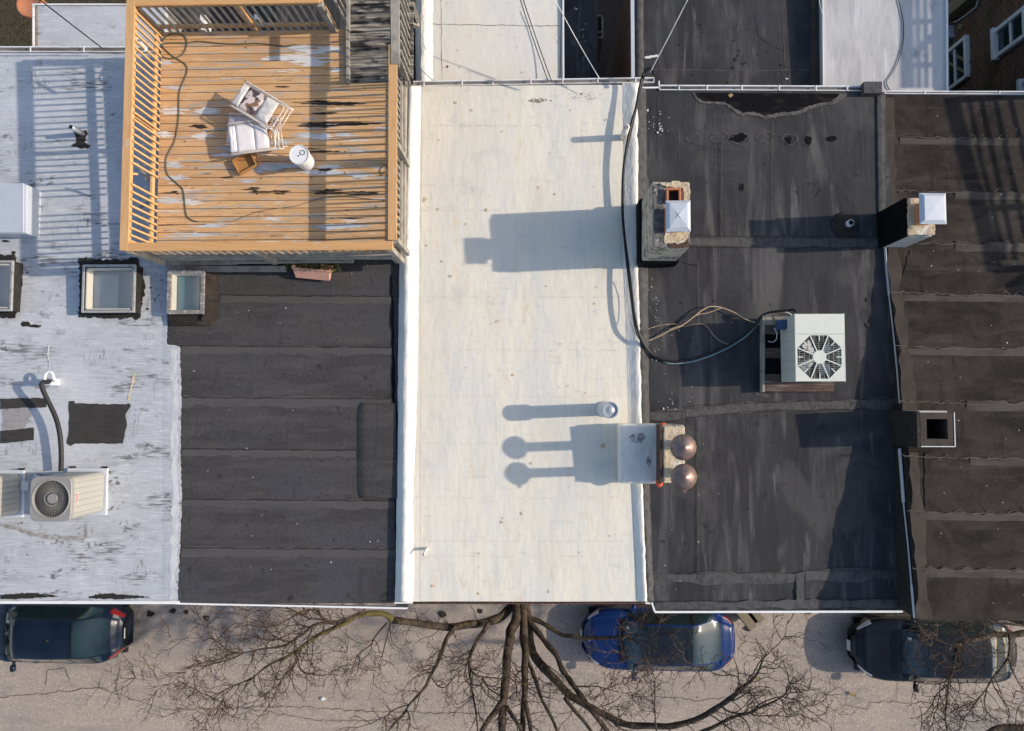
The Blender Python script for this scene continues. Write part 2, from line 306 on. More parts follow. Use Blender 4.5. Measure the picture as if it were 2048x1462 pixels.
M['sidewalk'] = mat('sidewalk', (.26, .245, .225), .9, layers=[((1, 1, 1), 5, .4, .65, (.20, .19, .175), .8), ((60, 60, 30), 3, .5, .7, (.32, .30, .28), .5)])
M['litter'] = mat('litter', (.055, .042, .028), 1, layers=[((14, 14, 9), 5, .45, .62, (.10, .085, .03), .7), ((45, 45, 9), 3, .62, .70, (.22, .15, .09), .8), ((8, 8, 4), 4, .55, .6, (.02, .016, .012), .7)], bump=[((25, 25, 9), 4, .06)])
M['patio'] = mat('patio', (.07, .045, .035), .9, layers=[((5, 5, 5), 5, .45, .65, (.035, .03, .025), .8)])
M['facade'] = mat('facade', (.22, .09, .06), .9, layers=[((20, 20, 60), 4, .45, .7, (.15, .06, .04), .7)])
M['stucco'] = mat('stucco', (.30, .28, .25), .9, layers=[((3, 3, 3), 5, .45, .65, (.22, .2, .18), .7)])
M['trim_tan'] = mat('trim_tan', (.24, .20, .12), .8)
M['grey_trim'] = mat('grey_trim', (.50, .53, .58), .5)
M['lamp_lens'] = mat('lamp_lens', (.55, .57, .60), .15, 0, spec=.6, coat=1)
M['lamp_red'] = mat('lamp_red', (.22, .008, .010), .15, coat=1)
M['rim'] = mat('rim', (.35, .36, .37), .3, .8)
M['blue_box'] = mat('blue_box', (.04, .075, .16), .5)
M['red_seal'] = mat('red_seal', (.55, .10, .05), .7)
M['badge'] = mat('badge', (.75, .72, .70), .4); M['badge_red'] = mat('badge_red', (.55, .03, .06), .4)
def car_paint(name, c): return mat(name, c, .3, .0, coat=.22, spec=.2, layers=[((1.2, 1.2, 1), 3, .45, .7, tuple(x * 1.15 + .004 for x in c), .6)])
M['car_blue'] = car_paint('car_blue', (.006, .026, .115)); M['car_navy'] = car_paint('car_navy', (.005, .012, .026)); M['car_grey'] = car_paint('car_grey', (.007, .0085, .013)); M['car_black'] = mat('car_black', (.01, .01, .011), .35)
M['car_glass'] = mat('car_glass', (.014, .030, .034), .05, spec=.5, coat=.5); M['car_roof_glass'] = mat('car_roof_glass', (.010, .013, .017), .05, spec=.4, coat=.35)
M['plate'] = mat('plate', (.6, .58, .5), .5)
M['tan_box'] = mat('tan_box', (.20, .165, .11), .7, layers=[((6, 6, 6), 4, .5, .7, (.24, .20, .14), .6)])
def glass_sky(name, c, al):
    m, nt, b = new_mat(name); b.inputs['Base Color'].default_value = (*c, 1); b.inputs['Roughness'].default_value = .18; b.inputs['Specular IOR Level'].default_value = .6
    b.inputs['Coat Weight'].default_value = .6; b.inputs['Subsurface Weight'].default_value = al; b.inputs['Subsurface Radius'].default_value = (.1, .1, .1); b.inputs['Subsurface Scale'].default_value = .5
    return m
M['dome'] = mat('dome', (.12, .155, .20), .15, spec=.6, coat=.6, layers=[((1.5, 1.5, 1), 3, .4, .65, (.07, .10, .14), .8)])  # floor inside the skylights, its blue-grey shade put into the colour
M['dome_teal'] = mat('dome_teal', (.05, .15, .17), .2, spec=.6, coat=.5, layers=[((5, 1.0, 1), 3, .4, .65, (.03, .09, .12), .8)])
def brick_mat():
    m, nt, b = new_mat('brick_wall'); N = nt.nodes; L = nt.links
    g = N.new('ShaderNodeNewGeometry'); sx = N.new('ShaderNodeSeparateXYZ'); L.new(g.outputs['Position'], sx.inputs[0])
    cx = N.new('ShaderNodeCombineXYZ'); L.new(sx.outputs['Y'], cx.inputs[0]); L.new(sx.outputs['Z'], cx.inputs[1])
    t = N.new('ShaderNodeTexBrick'); L.new(cx.outputs[0], t.inputs[0]); t.inputs['Scale'].default_value = 1
    t.inputs['Color1'].default_value = (.16, .07, .045, 1); t.inputs['Color2'].default_value = (.07, .035, .028, 1); t.inputs['Mortar'].default_value = (.30, .22, .14, 1)
    t.inputs['Mortar Size'].default_value = .008; t.inputs['Brick Width'].default_value = .21; t.inputs['Row Height'].default_value = .078
    n = N.new('ShaderNodeTexNoise'); n.inputs['Scale'].default_value = 2.3; n.inputs['Detail'].default_value = 6; L.new(g.outputs['Position'], n.inputs[0])
    mx = N.new('ShaderNodeMix'); mx.data_type = 'RGBA'; mx.blend_type = 'MULTIPLY'; mx.inputs[0].default_value = .8
    cr = N.new('ShaderNodeValToRGB'); cr.color_ramp.elements[0].position = .35; cr.color_ramp.elements[0].color = (.45, .45, .45, 1); cr.color_ramp.elements[1].position = .65
    L.new(n.outputs[0], cr.inputs[0]); L.new(t.outputs[0], mx.inputs[6]); L.new(cr.outputs[0], mx.inputs[7]); L.new(mx.outputs[2], b.inputs['Base Color'])
    bp = N.new('ShaderNodeBump'); bp.inputs['Distance'].default_value = .01; bp.invert = True; L.new(t.outputs['Fac'], bp.inputs['Height']); L.new(bp.outputs[0], b.inputs['Normal'])
    b.inputs['Roughness'].default_value = .9; return m
M['brick_wall'] = brick_mat()
def deck_mat():
    """stained boards: each board carries its own tone and its own flaking"""
    m, nt, b = new_mat('deck_boards'); N = nt.nodes; L = nt.links
    g = N.new('ShaderNodeNewGeometry'); at = N.new('ShaderNodeAttribute'); at.attribute_name = 'board'
    s = N.new('ShaderNodeSeparateXYZ'); L.new(g.outputs['Position'], s.inputs[0])
    def coords(sx, sy, k):
        a = N.new('ShaderNodeMath'); a.operation = 'MULTIPLY'; a.inputs[1].default_value = sx; L.new(s.outputs['X'], a.inputs[0])
        c = N.new('ShaderNodeMath'); c.operation = 'MULTIPLY'; c.inputs[1].default_value = k; L.new(at.outputs['Fac'], c.inputs[0])
        y = N.new('ShaderNodeMath'); y.operation = 'MULTIPLY'; y.inputs[1].default_value = sy; L.new(s.outputs['Y'], y.inputs[0])
        v = N.new('ShaderNodeCombineXYZ'); L.new(a.outputs[0], v.inputs[0]); L.new(y.outputs[0], v.inputs[1]); L.new(c.outputs[0], v.inputs[2])
        t = N.new('ShaderNodeTexNoise'); t.inputs['Scale'].default_value = 1; t.inputs['Detail'].default_value = 6; t.inputs['Roughness'].default_value = .62; L.new(v.outputs[0], t.inputs[0]); return t.outputs[0]
    cur = None
    for sx, sy, k, lo, hi, c, am in ((.9, 2, 9, .35, .65, (.66, .415, .215), 1), (3, 60, 5, .45, .75, (.40, .21, .085), .7), (.35, 3, 11, .5, .62, (.38, .21, .10), .5), (1.1, 14, 7, .555, .61, (.36, .345, .315), .85),
                                     (1.0, 13, 3, .62, .65, (.62, .62, .61), .9), (1.4, 20, 4.3, .635, .68, (.035, .028, .024), .9), (8, 14, 6, .67, .70, (.06, .04, .028), .8), (5, 50, 2, .60, .68, (.12, .07, .04), .6)):
        mr = N.new('ShaderNodeMapRange'); mr.inputs[1].default_value = lo; mr.inputs[2].default_value = hi; mr.inputs[4].default_value = am; L.new(coords(sx, sy, k), mr.inputs[0])
        mx = N.new('ShaderNodeMix'); mx.data_type = 'RGBA'
        if cur is None: mx.inputs[6].default_value = (.60, .35, .155, 1)
        else: L.new(cur, mx.inputs[6])
        mx.inputs[7].default_value = (*c, 1); L.new(mr.outputs[0], mx.inputs[0]); cur = mx.outputs[2]
    L.new(cur, b.inputs['Base Color']); b.inputs['Roughness'].default_value = .75
    bp = N.new('ShaderNodeBump'); bp.inputs['Distance'].default_value = .003; L.new(coords(3, 60, 5), bp.inputs['Height']); L.new(bp.outputs[0], b.inputs['Normal'])
    return m
M['deck_boards'] = deck_mat()
M['frame_grey'] = mat('frame_grey', (.40, .40, .39), .45, .2, layers=[((9, 9, 9), 5, .5, .66, (.20, .18, .16), .7)])
M['taupe'] = mat('taupe', (.22, .20, .19), .6, layers=[((14, 14, 9), 5, .5, .62, (.50, .48, .46), .7), ((9, 9, 9), 5, .5, .7, (.08, .07, .065), .8)])
M['well'] = mat('well', (.80, .70, .56), .8)
def clear_mat():
    m, nt, b = new_mat('dome_clear'); N = nt.nodes; L = nt.links; b.inputs['Base Color'].default_value = (.55, .60, .64, 1); b.inputs['Roughness'].default_value = .12; b.inputs['Specular IOR Level'].default_value = .6
    tr = N.new('ShaderNodeBsdfTransparent'); tr.inputs[0].default_value = (.92, .95, .97, 1); mx = N.new('ShaderNodeMixShader'); mx.inputs[0].default_value = .13
    L.new(tr.outputs[0], mx.inputs[1]); L.new(b.outputs[0], mx.inputs[2]); L.new(mx.outputs[0], N['Material Output'].inputs[0]); return m
M['dome_clear'] = clear_mat()
# ================================================================ SETTING: ground, street, pavement
mb = MB(); mb.add([(-60, -60, -.02), (60, -60, -.02), (60, 60, -.02), (-60, 60, -.02)], [(0, 1, 2, 3)])
g = mb.build('ground', M['litter'], origin=(0, 0, -.02)); tag(g, kind='structure')
mb = MB(); n = 60
vs = []; fs = []
for i in range(n + 1):
    for j in range(9):
        x = -30 + i; y = -6.3 - j * 1.2; vs.append((x, y, .0 + .02 * noise.noise(Vector((x * .4, y * .6, 0)))))
for i in range(n):
    for j in range(8): a = i * 9 + j; fs.append((a, a + 1, a + 10, a + 9))
mb.add(vs, fs); st = mb.build('street', M['asphalt'], origin=(0, -10, 0), smooth=True); tag(st, kind='structure')
mb = MB(); mb.box((0, -5.15, .02), (60, 2.2, .2)); tag(mb.build('pavement', M['sidewalk'], origin=(0, -5.15, 0), bevel=.02), kind='structure')
mb = MB(); mb.box((0, -6.31, .01), (60, .12, .24)); tag(mb.build('kerb', M['sidewalk'], origin=(0, -6.31, 0), bevel=.02), kind='structure')
mb = MB()
for k, pts in enumerate([[(0, 1395), (200, 1375), (330, 1420), (480, 1414), (590, 1414), (760, 1424), (1000, 1428), (1180, 1424)],
            [(480, 1415), (640, 1442), (800, 1440)], [(232, 1300), (240, 1330), (232, 1375), (240, 1400)], [(1668, 1462), (1670, 1420), (1690, 1410), (1735, 1420), (1742, 1404), (1850, 1405), (2048, 1424)],
            [(1793, 1405), (1796, 1380), (1800, 1340)], [(1300, 1390), (1400, 1402), (1460, 1395)], [(90, 1370), (95, 1340), (130, 1335), (140, 1360)], [(420, 1300), (520, 1310), (600, 1305)]]):
    ribbon(mb, pts, 0.012, .012, .016, 2.5, k, step=9)
tag(mb.build('road_crack', M['crack'], st), kind=None)
mb = MB()
for i, (x, y, r) in enumerate([(345, 1222, 5), (372, 1224, 4), (412, 1236, 5), (1497, 1257, 6), (960, 1222, 5), (885, 1228, 6), (300, 1228, 6), (1617, 1224, 5)]): sheet(mb, blob(x, y, r * 1.3, r, i), 0.012, .014)
mb.build('oil_stain', M['tar'], st)
mb = MB(); sheet(mb, [(1503, 1352), (1512, 1350), (1520, 1355), (1516, 1361), (1508, 1358)], .04, .03); tag(mb.build('fallen_leaf', M['dry_leaf']), 'curled tan leaf lying alone on the street between two parked cars', 'leaf')
mb = MB(); mb.add([], []); sheet(mb, [(641, 1397), (648, 1394), (653, 1398), (646, 1402)], .04, .02); tag(mb.build('paper_scrap', M['white_paint']), 'tiny white paper scrap on the street below the bare branches', 'litter')
mb = MB(); sheet(mb, blob(1705, 1388, 6, 4, 3, 9), .04, .03); tag(mb.build('fallen_leaf', M['dry_leaf']), 'small pale leaf on the asphalt left of the dark grey car tree', 'leaf')

r_ = random.Random(5); mb = MB()
for i in range(150):
    x = r_.uniform(240, 2040) if i % 3 else r_.gauss(700, 200); y = 1212 + abs(r_.gauss(0, 22)) if i % 2 else r_.uniform(1215, 1460); s_ = r_.uniform(.6, 1.7); sheet(mb, blob(x, y, s_ * 1.4, s_, i, 6, .4), .03, .02)
tag(mb.build('leaf_litter', M['dry_leaf'], st), kind='stuff')
mb = MB()
for k, pts in enumerate([[(300, 1228), (420, 1224), (520, 1232), (500, 1246), (360, 1250)], [(700, 1290), (860, 1284), (900, 1310), (780, 1330)], [(1840, 1412), (2048, 1428), (2048, 1462), (1842, 1462)], [(940, 1208), (1030, 1208), (1040, 1240), (960, 1250)]]): sheet(mb, jag(pts, 12, 4, k), .012, .004)
mb.build('road_repair', mat('road_repair', (.24, .215, .195), .92, layers=[((27, 27, 20), 4, .42, .6, (.20, .175, .155), .7), ((31, 31, 30), 3, .53, .64, (.5, .45, .40), .7), ((1.2, 1.2, 1), 5, .42, .62, (.40, .34, .285), .9)]), st)
# ================================================================ ROW HOUSES
def prism(mb, px, pl, zb=0.0, dz=-.02):
    tp = [on(x, y, pl, dz) for x, y in px]; n = len(tp); A = sum(tp[i].x * tp[(i + 1) % n].y - tp[(i + 1) % n].x * tp[i].y for i in range(n))
    if A < 0: tp = tp[::-1]
    vs = tp + [Vector((p.x, p.y, zb)) for p in tp]
    return mb.add(vs, [(i, i + n, (i + 1) % n + n, (i + 1) % n) for i in range(n)])
def roof_grid(mb, px, pl, nx=40, ny=60, amp=.012, seed=0, dz=0, th=.12):
    """gently uneven roof sheet: quad px = (tl,tr,br,bl)"""
    tl, tr, br, bl = px; vs = []; fs = []
    for j in range(ny + 1):
        v = j / ny
        for i in range(nx + 1):
            u = i / nx
            x = (tl[0] * (1 - u) + tr[0] * u) * (1 - v) + (bl[0] * (1 - u) + br[0] * u) * v
            y = (tl[1] * (1 - u) + tr[1] * u) * (1 - v) + (bl[1] * (1 - u) + br[1] * u) * v
            p = on(x, y, pl, dz)
            vs.append(p)
    W_ = nx + 1
    for j in range(ny):
        for i in range(nx): a = j * W_ + i; fs.append((a, a + W_, a + W_ + 1, a + 1))
    per = [i for i in range(W_)] + [j * W_ + nx for j in range(1, ny + 1)] + [ny * W_ + i for i in range(nx - 1, -1, -1)] + [j * W_ for j in range(ny - 1, 0, -1)]
    k = len(vs); m = len(per); vs += [vs[i] - Vector((0, 0, .0)) for i in per] + [vs[i] - Vector((0, 0, th)) for i in per]
    fs += [(k + i, k + m + i, k + m + (i + 1) % m, k + (i + 1) % m)[::-1] for i in range(m)]
    mb.add(vs, fs); return mb
def gutter(parent, a, b, nbr, drop=.02, wd=.11):
    """U channel from a to b (world) with brackets; a.x < b.x, hangs on the +y side"""
    a = Vector(a); b = Vector(b); d = (b - a); y = Vector((0, 1, 0)); g1 = MB()
    g1.bar(a + y * wd + Vector((0, 0, -drop)), b + y * wd + Vector((0, 0, -drop)), .022, .07)
    g1.bar(a + Vector((0, .005, -drop)), b + Vector((0, .005, -drop)), .014, .07)
    g1.bar(a + Vector((0, .005, -drop)), a + y * wd + Vector((0, 0, -drop)), .012, .07); g1.bar(b + Vector((0, .005, -drop)), b + y * wd + Vector((0, 0, -drop)), .012, .07)
    gt = g1.build('gutter', M['gutter'], parent)
    g2 = MB(); g2.bar(a + y * wd / 2 + Vector((0, 0, -drop - .035)), b + y * wd / 2 + Vector((0, 0, -drop - .035)), wd - .012, .006); g2.build('gutter_bed', M['gutter_in'], gt)
    for i in range(nbr):
        p = a + d * ((i + .5 + rnd.uniform(-.12, .12)) / nbr); g3 = MB(); g3.bar(p + Vector((0, -.01, .02 - drop + .02)), p + y * (wd + .01) + Vector((0, 0, .02 - drop + .02)), .022, .01); g3.build('gutter_bracket', M['gutter'], gt)
    return gt
def curb(mb, path, prof, pl, wob=.0, seed=0):
    """raised edge: path of (py, [px offsets]) ; prof gives height of each column"""
    vs = []; fs = []; k = len(prof)
    for i, (py, xs) in enumerate(path):
        for x, h in zip(xs, prof):
            nn = noise.noise(Vector((py * .035, x * .0, seed))) + .6 * noise.noise(Vector((py * .11, x * .05, seed + 4)))
            p = on(x + nn * wob * (1 if 0 < h else .6), py, pl, h * (1 + .12 * nn)); vs.append(p)
    for i in range(len(path) - 1):
        for j in range(k - 1): a = i * k + j; fs.append((a, a + k, a + k + 1, a + 1))
    return mb.add(vs, fs)
def lerp_path(keys, ys):
    out = []
    for y in ys:
        for (y0, a), (y1, b) in zip(keys, keys[1:]):
            if y0 <= y <= y1:
                t = (y - y0) / (y1 - y0); out.append((y, [p + (q - p) * t for p, q in zip(a, b)])); break
    return out
def yr(a, b, st): 
    n = max(1, int(abs(b - a) / st)); return [a + (b - a) * i / n for i in range(n + 1)]

# ---- H1: grey coated roof, far left
H1 = thing('row_house', 'row house at the far left under a worn silver-grey coated roof with black tar patches', 'house', (-9.5, 1, 0), 'attached row houses')
mb = MB(); prism(mb, [(-260, 103), (333, 103), (351, 1200), (-260, 1198)], P1); mb.build('wall', M['facade'], H1)
mb = MB(); roof_grid(mb, [(-260, 106), (331, 106), (331, 1203), (-260, 1200)], P1, seed=1, amp=.03); r1 = mb.build('roof', M['grey_roof'], H1, smooth=True)
edge = [(333, 106), (333, 500)] + jag([(334, 500), (334, 688), (360, 694), (363, 800), (361, 900), (364, 1000), (360, 1100), (355, 1203)], 5, 1.3, 3, closed=False)
mb = MB(); vs = []; fs = []; last = -1; rows = []
for i_, (ex, ey) in enumerate(edge):
    if ey <= last + .4: continue
    if last < 0 or ey - last < 14: rows.append((ex, ey)); last = ey; continue
    k_ = int((ey - last) / 8) + 1; x0_, y0_ = rows[-1]
    for q_ in range(1, k_ + 1): rows.append((x0_ + (ex - x0_) * q_ / k_, y0_ + (ey - y0_) * q_ / k_))
    last = ey
for ex, ey in rows: vs += [on(322, ey, P1, -.004), on(327, ey, P1, .003), on((327 + ex) / 2, ey, P1, .005), on(ex, ey, P1, .005)]
for i_ in range(len(rows) - 1):
    for q_ in range(3): a_ = i_ * 4 + q_; fs.append((a_, a_ + 4, a_ + 5, a_ + 1))
mb.add(vs, fs); mb.build('roof_edge_coat', M['grey_roof'], r1, smooth=True)
mb = MB(); ribbon(mb, [(347, 700), (350, 800), (349, 900), (352, 1000), (348, 1100), (344, 1198)], P1, .0085, .13, 1.0, 9, step=9); mb.build('fresh_coat', M['fresh_coat'], r1)
gutter(H1, on(-260, 104, P1), on(312, 104, P1), 6, wd=.10)
mb = MB(); mb.bar(on(-260, 1203, P1, -.03), on(360, 1204, P1, -.03), .05, .10); mb.build('front_trim', M['white_paint'], H1)
# tar patches and stains (each with a shape of its own)
mb = MB()
sheet(mb, jag([(0, 797), (90, 796), (93, 800), (93, 814), (0, 818)], 6, .9, 5), P1, .010, .004); sheet(mb, jag([(0, 862), (67, 855), (68, 880), (0, 887)], 6, .8, 6), P1, .010, .004)
sheet(mb, jag([(138, 802), (148, 802), (150, 807), (252, 809), (258, 806), (262, 812), (251, 828), (254, 850), (246, 887), (150, 887), (141, 892), (133, 886), (138, 860)], 7, 1.1, 7), P1, .010, .004)
mb.build('tar_patch', M['patch'], r1)
mb = MB(); sheet(mb, jag([(7, 818), (60, 816), (62, 830), (48, 858), (4, 862)], 6, 1.5, 8), P1, .009, .003); mb.build('faded_patch', M['faded_patch'], r1)
mb = MB()
for s, (x0, x1, y, h) in enumerate([(0, 118, 1192, 5), (178, 300, 1194, 4.5), (190, 250, 1190, 3), (30, 100, 1189, 3), (0, 60, 1195, 4)]):
    up = jag([(x0, y - h * .4), ((x0 + x1) / 2, y - h), (x1, y)], 5, 1.6, s, False); lo = jag([(x1, y + 1), ((x0 + x1) / 2, y + h), (x0, y + h * .7)], 5, 1.0, s + 9, False); sheet(mb, up + lo, P1, .011)
sheet(mb, jag([(143, 254), (163, 262), (172, 260), (175, 268), (168, 285), (180, 290), (177, 296), (160, 297), (142, 291), (152, 285), (150, 270)], 4, 1.5, 4), P1, .011, .006)
for s, (x, y, a, b) in enumerate([(60, 455, 11, 7), (45, 470, 12, 4), (66, 462, 5, 9), (255, 425, 9, 2), (28, 505, 5, 3), (12, 482, 8, 2), (20, 612, 16, 7), (55, 545, 2, 2), (295, 618, 3, 2), (302, 575, 2, 1.6), (310, 600, 1.4, 2), (323, 560, 1.5, 1.5), (318, 590, 2, 1), (50, 648, 9, 5), (70, 652, 12, 3)]): sheet(mb, blob(x, y, a, b, s), P1, .011)
mb.build('tar_stain', M['tar'], r1)
mb = MB()
ribbon(mb, [(0, 1050), (30, 1056), (60, 1068), (100, 1074), (140, 1078), (172, 1074)], P1, .009, .065, 1.5, 3, step=8); ribbon(mb, [(172, 1074), (172, 1050)], P1, .0095, .05, 1, 3)
mb.build('drain_streak', mat('streak', (.24, .22, .20), .85, layers=[((9, 9, 9), 5, .4, .65, (.40, .39, .38), .9)]), r1)
# skylights on H1
def skylight(parent, x0, y0, x1, y1, pl, h, tar_pad, dome, fr=.045, tarmat='tar', seed=0, framemat='frame_grey', side='brown_roof'):
    tl = on(x0, y0, pl, h); br = on(x1, y1, pl, h); c = (tl + br) / 2; w_ = br.x - tl.x; d_ = tl.y - br.y; zb = zof(pl, c.x, c.y)
    mb = MB(); bx = c.x; by = c.y
    tw = .045
    for sx, sy, lw, ld in ((-1, 0, tw, d_ - .02), (1, 0, tw, d_ - .02), (0, -1, w_ - .02 - 2 * tw, tw), (0, 1, w_ - .02 - 2 * tw, tw)): mb.box((bx + sx * (w_ - .02 - tw) / 2, by + sy * (d_ - .02 - tw) / 2, zb + h / 2 - .02), (lw, ld, h + .06))
    cu = mb.build('skylight', M[side], parent)
    wl_ = MB(); 
    wl_.box((bx - w_ / 2 + .07, by, zb + h / 2 + .02), (.02, d_ - .16, h - .06)); wl_.box((bx + w_ / 2 - .07, by, zb + h / 2 + .02), (.02, d_ - .16, h - .06)); wl_.box((bx, by - d_ / 2 + .07, zb + h / 2 + .02), (w_ - .16, .02, h - .06)); wl_.box((bx, by + d_ / 2 - .07, zb + h / 2 + .02), (w_ - .16, .02, h - .06)); wl_.build('light_well', M['well'], cu)
    fl_ = MB(); fl_.box((bx, by, zb + .03), (w_ - .1, d_ - .1, .01)); fl_.build('well_floor', M[dome], cu)
    fz = zb + h; f_ = MB()
    for sx, sy, lw, ld in ((-1, 0, fr, d_), (1, 0, fr, d_), (0, -1, w_ - 2 * fr, fr), (0, 1, w_ - 2 * fr, fr)):
        f_.box((bx + sx * (w_ - fr) / 2, by + sy * (d_ - fr) / 2, fz), (lw, ld, .045))
    f_.build('skylight_frame', M[framemat] if framemat in M else M['tan_metal'], cu, bevel=.008)
    dm = MB(); nx = 16; vs = []; fs = []
    for j in range(nx + 1):
        for i in range(nx + 1):
            u = i / nx * 2 - 1; v = j / nx * 2 - 1; e = max(abs(u), abs(v)); hh = .075 * (1 - e ** 5) ; hh = hh * (1 - .25 * (u * u + v * v) / 2)
            vs.append((bx + u * (w_ - 2 * fr) / 2, by + v * (d_ - 2 * fr) / 2, fz + .002 + hh))
    for j in range(nx):
        for i in range(nx): a = j * (nx + 1) + i; fs.append((a, a + 1, a + nx + 2, a + nx + 1))
    dm.add(vs, fs); dm.build('skylight_dome', M['dome_clear'], cu, smooth=True)
    if tar_pad:
        a = MB(); r = random.Random(seed); pts = []
        A0 = on(x0, y0, pl, .004); l = tar_pad
        ring = jag([(x0 - l, y0 - l * 1.3), ((x0 + x1) / 2, y0 - l * .9), (x1 + l * .6, y0 - l * 1.4), (x1 + l * 2.0, (y0 + y1) / 2), (x1 + l * 1.2, y1 - 6), (x1 + l * .8, y1 + l * 1.1), (x0 + 30, y1 + l), (x0 - l * 1.1, y1 + l * .9), (x0 - l * .8, y1 - 25)], 5, 3.2, seed)
        sheet(a, ring, pl, .016, .01); a.build('tar_flashing', M[tarmat], cu)
    return cu
skylight(H1, 168, 530, 268, 625, P1, .24, 11, 'dome', seed=3, side='tar')
skylight(H1, -74, 522, 22, 622, P1, .24, 11, 'dome', seed=5, side='tar')
# roof hatch
mb = MB(); mb.boxpx(-46, 368, 53, 467, 10.17, 9.7); ht = mb.build('roof_hatch', M['galv'], H1, bevel=.03)
mb = MB(); mb.boxpx(-48, 366, 47, 465, 10.185, 10.13); mb.build('hatch_lid', M['galv'], ht, bevel=.012)
# bent plumbing vent
def pipe(parent, path, r, m, name='vent_pipe', n=14):
    mb = MB(); mb.tube(path, r, n); return mb.build(name, M[m], parent, smooth=True)
b0 = on(166, 268, P1); t0 = on(142, 254, P1, .42)
vp = pipe(H1, [b0, b0.lerp(t0, .5), t0], [.055, .05, .045], 'steel_pipe')
mb = MB(); mb.tube([t0 + Vector((0, 0, -.02)), t0 + Vector((-.004, .002, .012))], .034, 12); mb.build('pipe_bore', M['black_void'], vp)
# conduit from the roof penetration to the condenser
g0 = on(100, 765, P1)
pts = [(98, 763, .30), (84, 765, .44), (82, 772, .45), (95, 800, .36), (110, 830, .30), (119, 860, .28), (123, 900, .26), (122, 942, .22)]
mb = MB(); P_ = [on(x, y, P1, h) for x, y, h in pts]; P_ = [g0] + P_
fine = [];
for i in range(len(P_) - 1): fine += [P_[i].lerp(P_[i + 1], t / 5) for t in range(5)]
fine.append(P_[-1]); sm = [fine[0]] + [(fine[max(0, i - 2)] + fine[i - 1] + fine[i] + fine[i + 1] + fine[min(len(fine) - 1, i + 2)]) / 5 for i in range(1, len(fine) - 1)] + [fine[-1]]
mb.tube(sm, .042, 12); cnd = mb.build('refrigerant_line', M['rubber'])
tag(cnd, 'black insulated pipe bending across the grey roof down to an air conditioner', 'pipe')
mb = MB(); c = on(104, 764, P1, .12); mb.box(c, (.13, .13, .26)); sb = mb.build('junction_box', M['white_metal'], bevel=.01)
tag(sb, 'small white weatherproof box with a looped hose beside the bent black pipe', 'electrical box')
lp = [on(104 + 0 + 9 * math.cos(a) - 6, 757 - 13 * math.sin(a), P1, .34) for a in [math.pi * i / 12 for i in range(13)]]
mb = MB(); mb.tube([on(107, 762, P1, .2)] + lp + [on(90, 764, P1, .25)], .026, 10); o_ = mb.build('hose_loop', M['plastic_white'], sb, smooth=True)
mb = MB(); ribbon(mb, [(97, 690), (95, 710), (99, 735)], P1, .010, .02, 1, 2); mb.build('sealant_line', M['chalk'], r1)
mb = MB(); ribbon(mb, [(268, 748), (262, 775), (257, 800)], P1, .010, .04, 1, 2); mb.build('rust_streak', M['rust_stain'], r1)

# ---- H2: black granulated roof under the deck
H2 = thing('row_house', 'row house under a charcoal rolled roof, an orange deck standing on its rear half', 'house', (-5, 1, 0), 'attached row houses')
mb = MB(); prism(mb, [(336, 104), (816, 165), (793, 1203), (352, 1203)], P2); mb.build('wall', M['facade'], H2)
mb = MB(); roof_grid(mb, [(322, 104), (818, 165), (800, 1206), (340, 1206)], P2, nx=60, ny=100, seed=2, amp=.03); r2 = mb.build('roof', M['black_cap'], H2, smooth=True)
mb = MB(); mb2 = MB()
for k, y in enumerate([591, 693, 796, 899, 1000, 1097]):
    x0 = 440 if y == 591 else 362
    ribbon(mb, [(x0, y - 2), (500, y), (660, y + 1), (794, y + 2)], P2, .012, .016, .8, k, step=10)
mb.build('roof_seam', M['tar'], r2)
for k, y in enumerate([591, 693, 796, 899, 1000, 1097]):
    mb = MB(); ribbon(mb, [(440 if y == 591 else 362, y + 7), (500, y + 7), (660, y + 9), (712 if 800 < y < 990 else 790, y + 9)], P2, .006, .12 + .03 * (k % 3), .5, k, step=14); mb.build('seam_band', M['cap_band'], r2)
mb = MB(); ribbon(mb, [(783, 550), (786, 700), (787, 800), (793, 830), (793, 1190)], P2, .014, .05, 1.5, 4); mb.build('edge_shade', M['tar_gloss'], r2)  # shadow of the white parapet painted as a near-black strip
# raised cricket near the right edge
mb = MB(); keys = [(806, [722, 725, 731, 792]), (818, [714, 722, 732, 792]), (985, [714, 723, 733, 794]), (996, [722, 725, 731, 794])]
pth = lerp_path(keys, yr(806, 996, 8)); pth = [(y, xs) for y, xs in pth]; curb(mb, pth, [0.004, .045, .06, .04], P2); mb.build('roof_cricket', M['black_cap'], r2, smooth=True)
mb = MB(); mb.bar(on(353, 1206, P2, -.03), on(815, 1215, P2, -.05), .03, .08); mb.build('front_trim', M['white_paint'], H2)
mb = MB(); sheet(mb, [(793, 1198), (815, 1200), (815, 1215), (793, 1214)], P2, -.01, .08); mb.build('roof_corner', M['black_cap'], r2)
sk2 = skylight(H2, 337, 540, 407, 628, P2, .24, 0, 'dome_teal', fr=.075, framemat='taupe')
mb = MB(); keys = [(536, [405, 414, 424, 438]), (628, [405, 416, 426, 438]), (640, [402, 412, 424, 436])]
curb(mb, lerp_path(keys, yr(536, 640, 8)), [.16, .15, .05, .008], P2, 1.0, 3); curb(mb, [(y, [336, 380, 420, 430]) for y in (626,)] + [(638, [336, 380, 420, 432]), (650, [340, 380, 420, 430])], [.1, .1, .09, .01], P2); mb.build('membrane_flashing', M['brown_roof'], sk2, smooth=True)
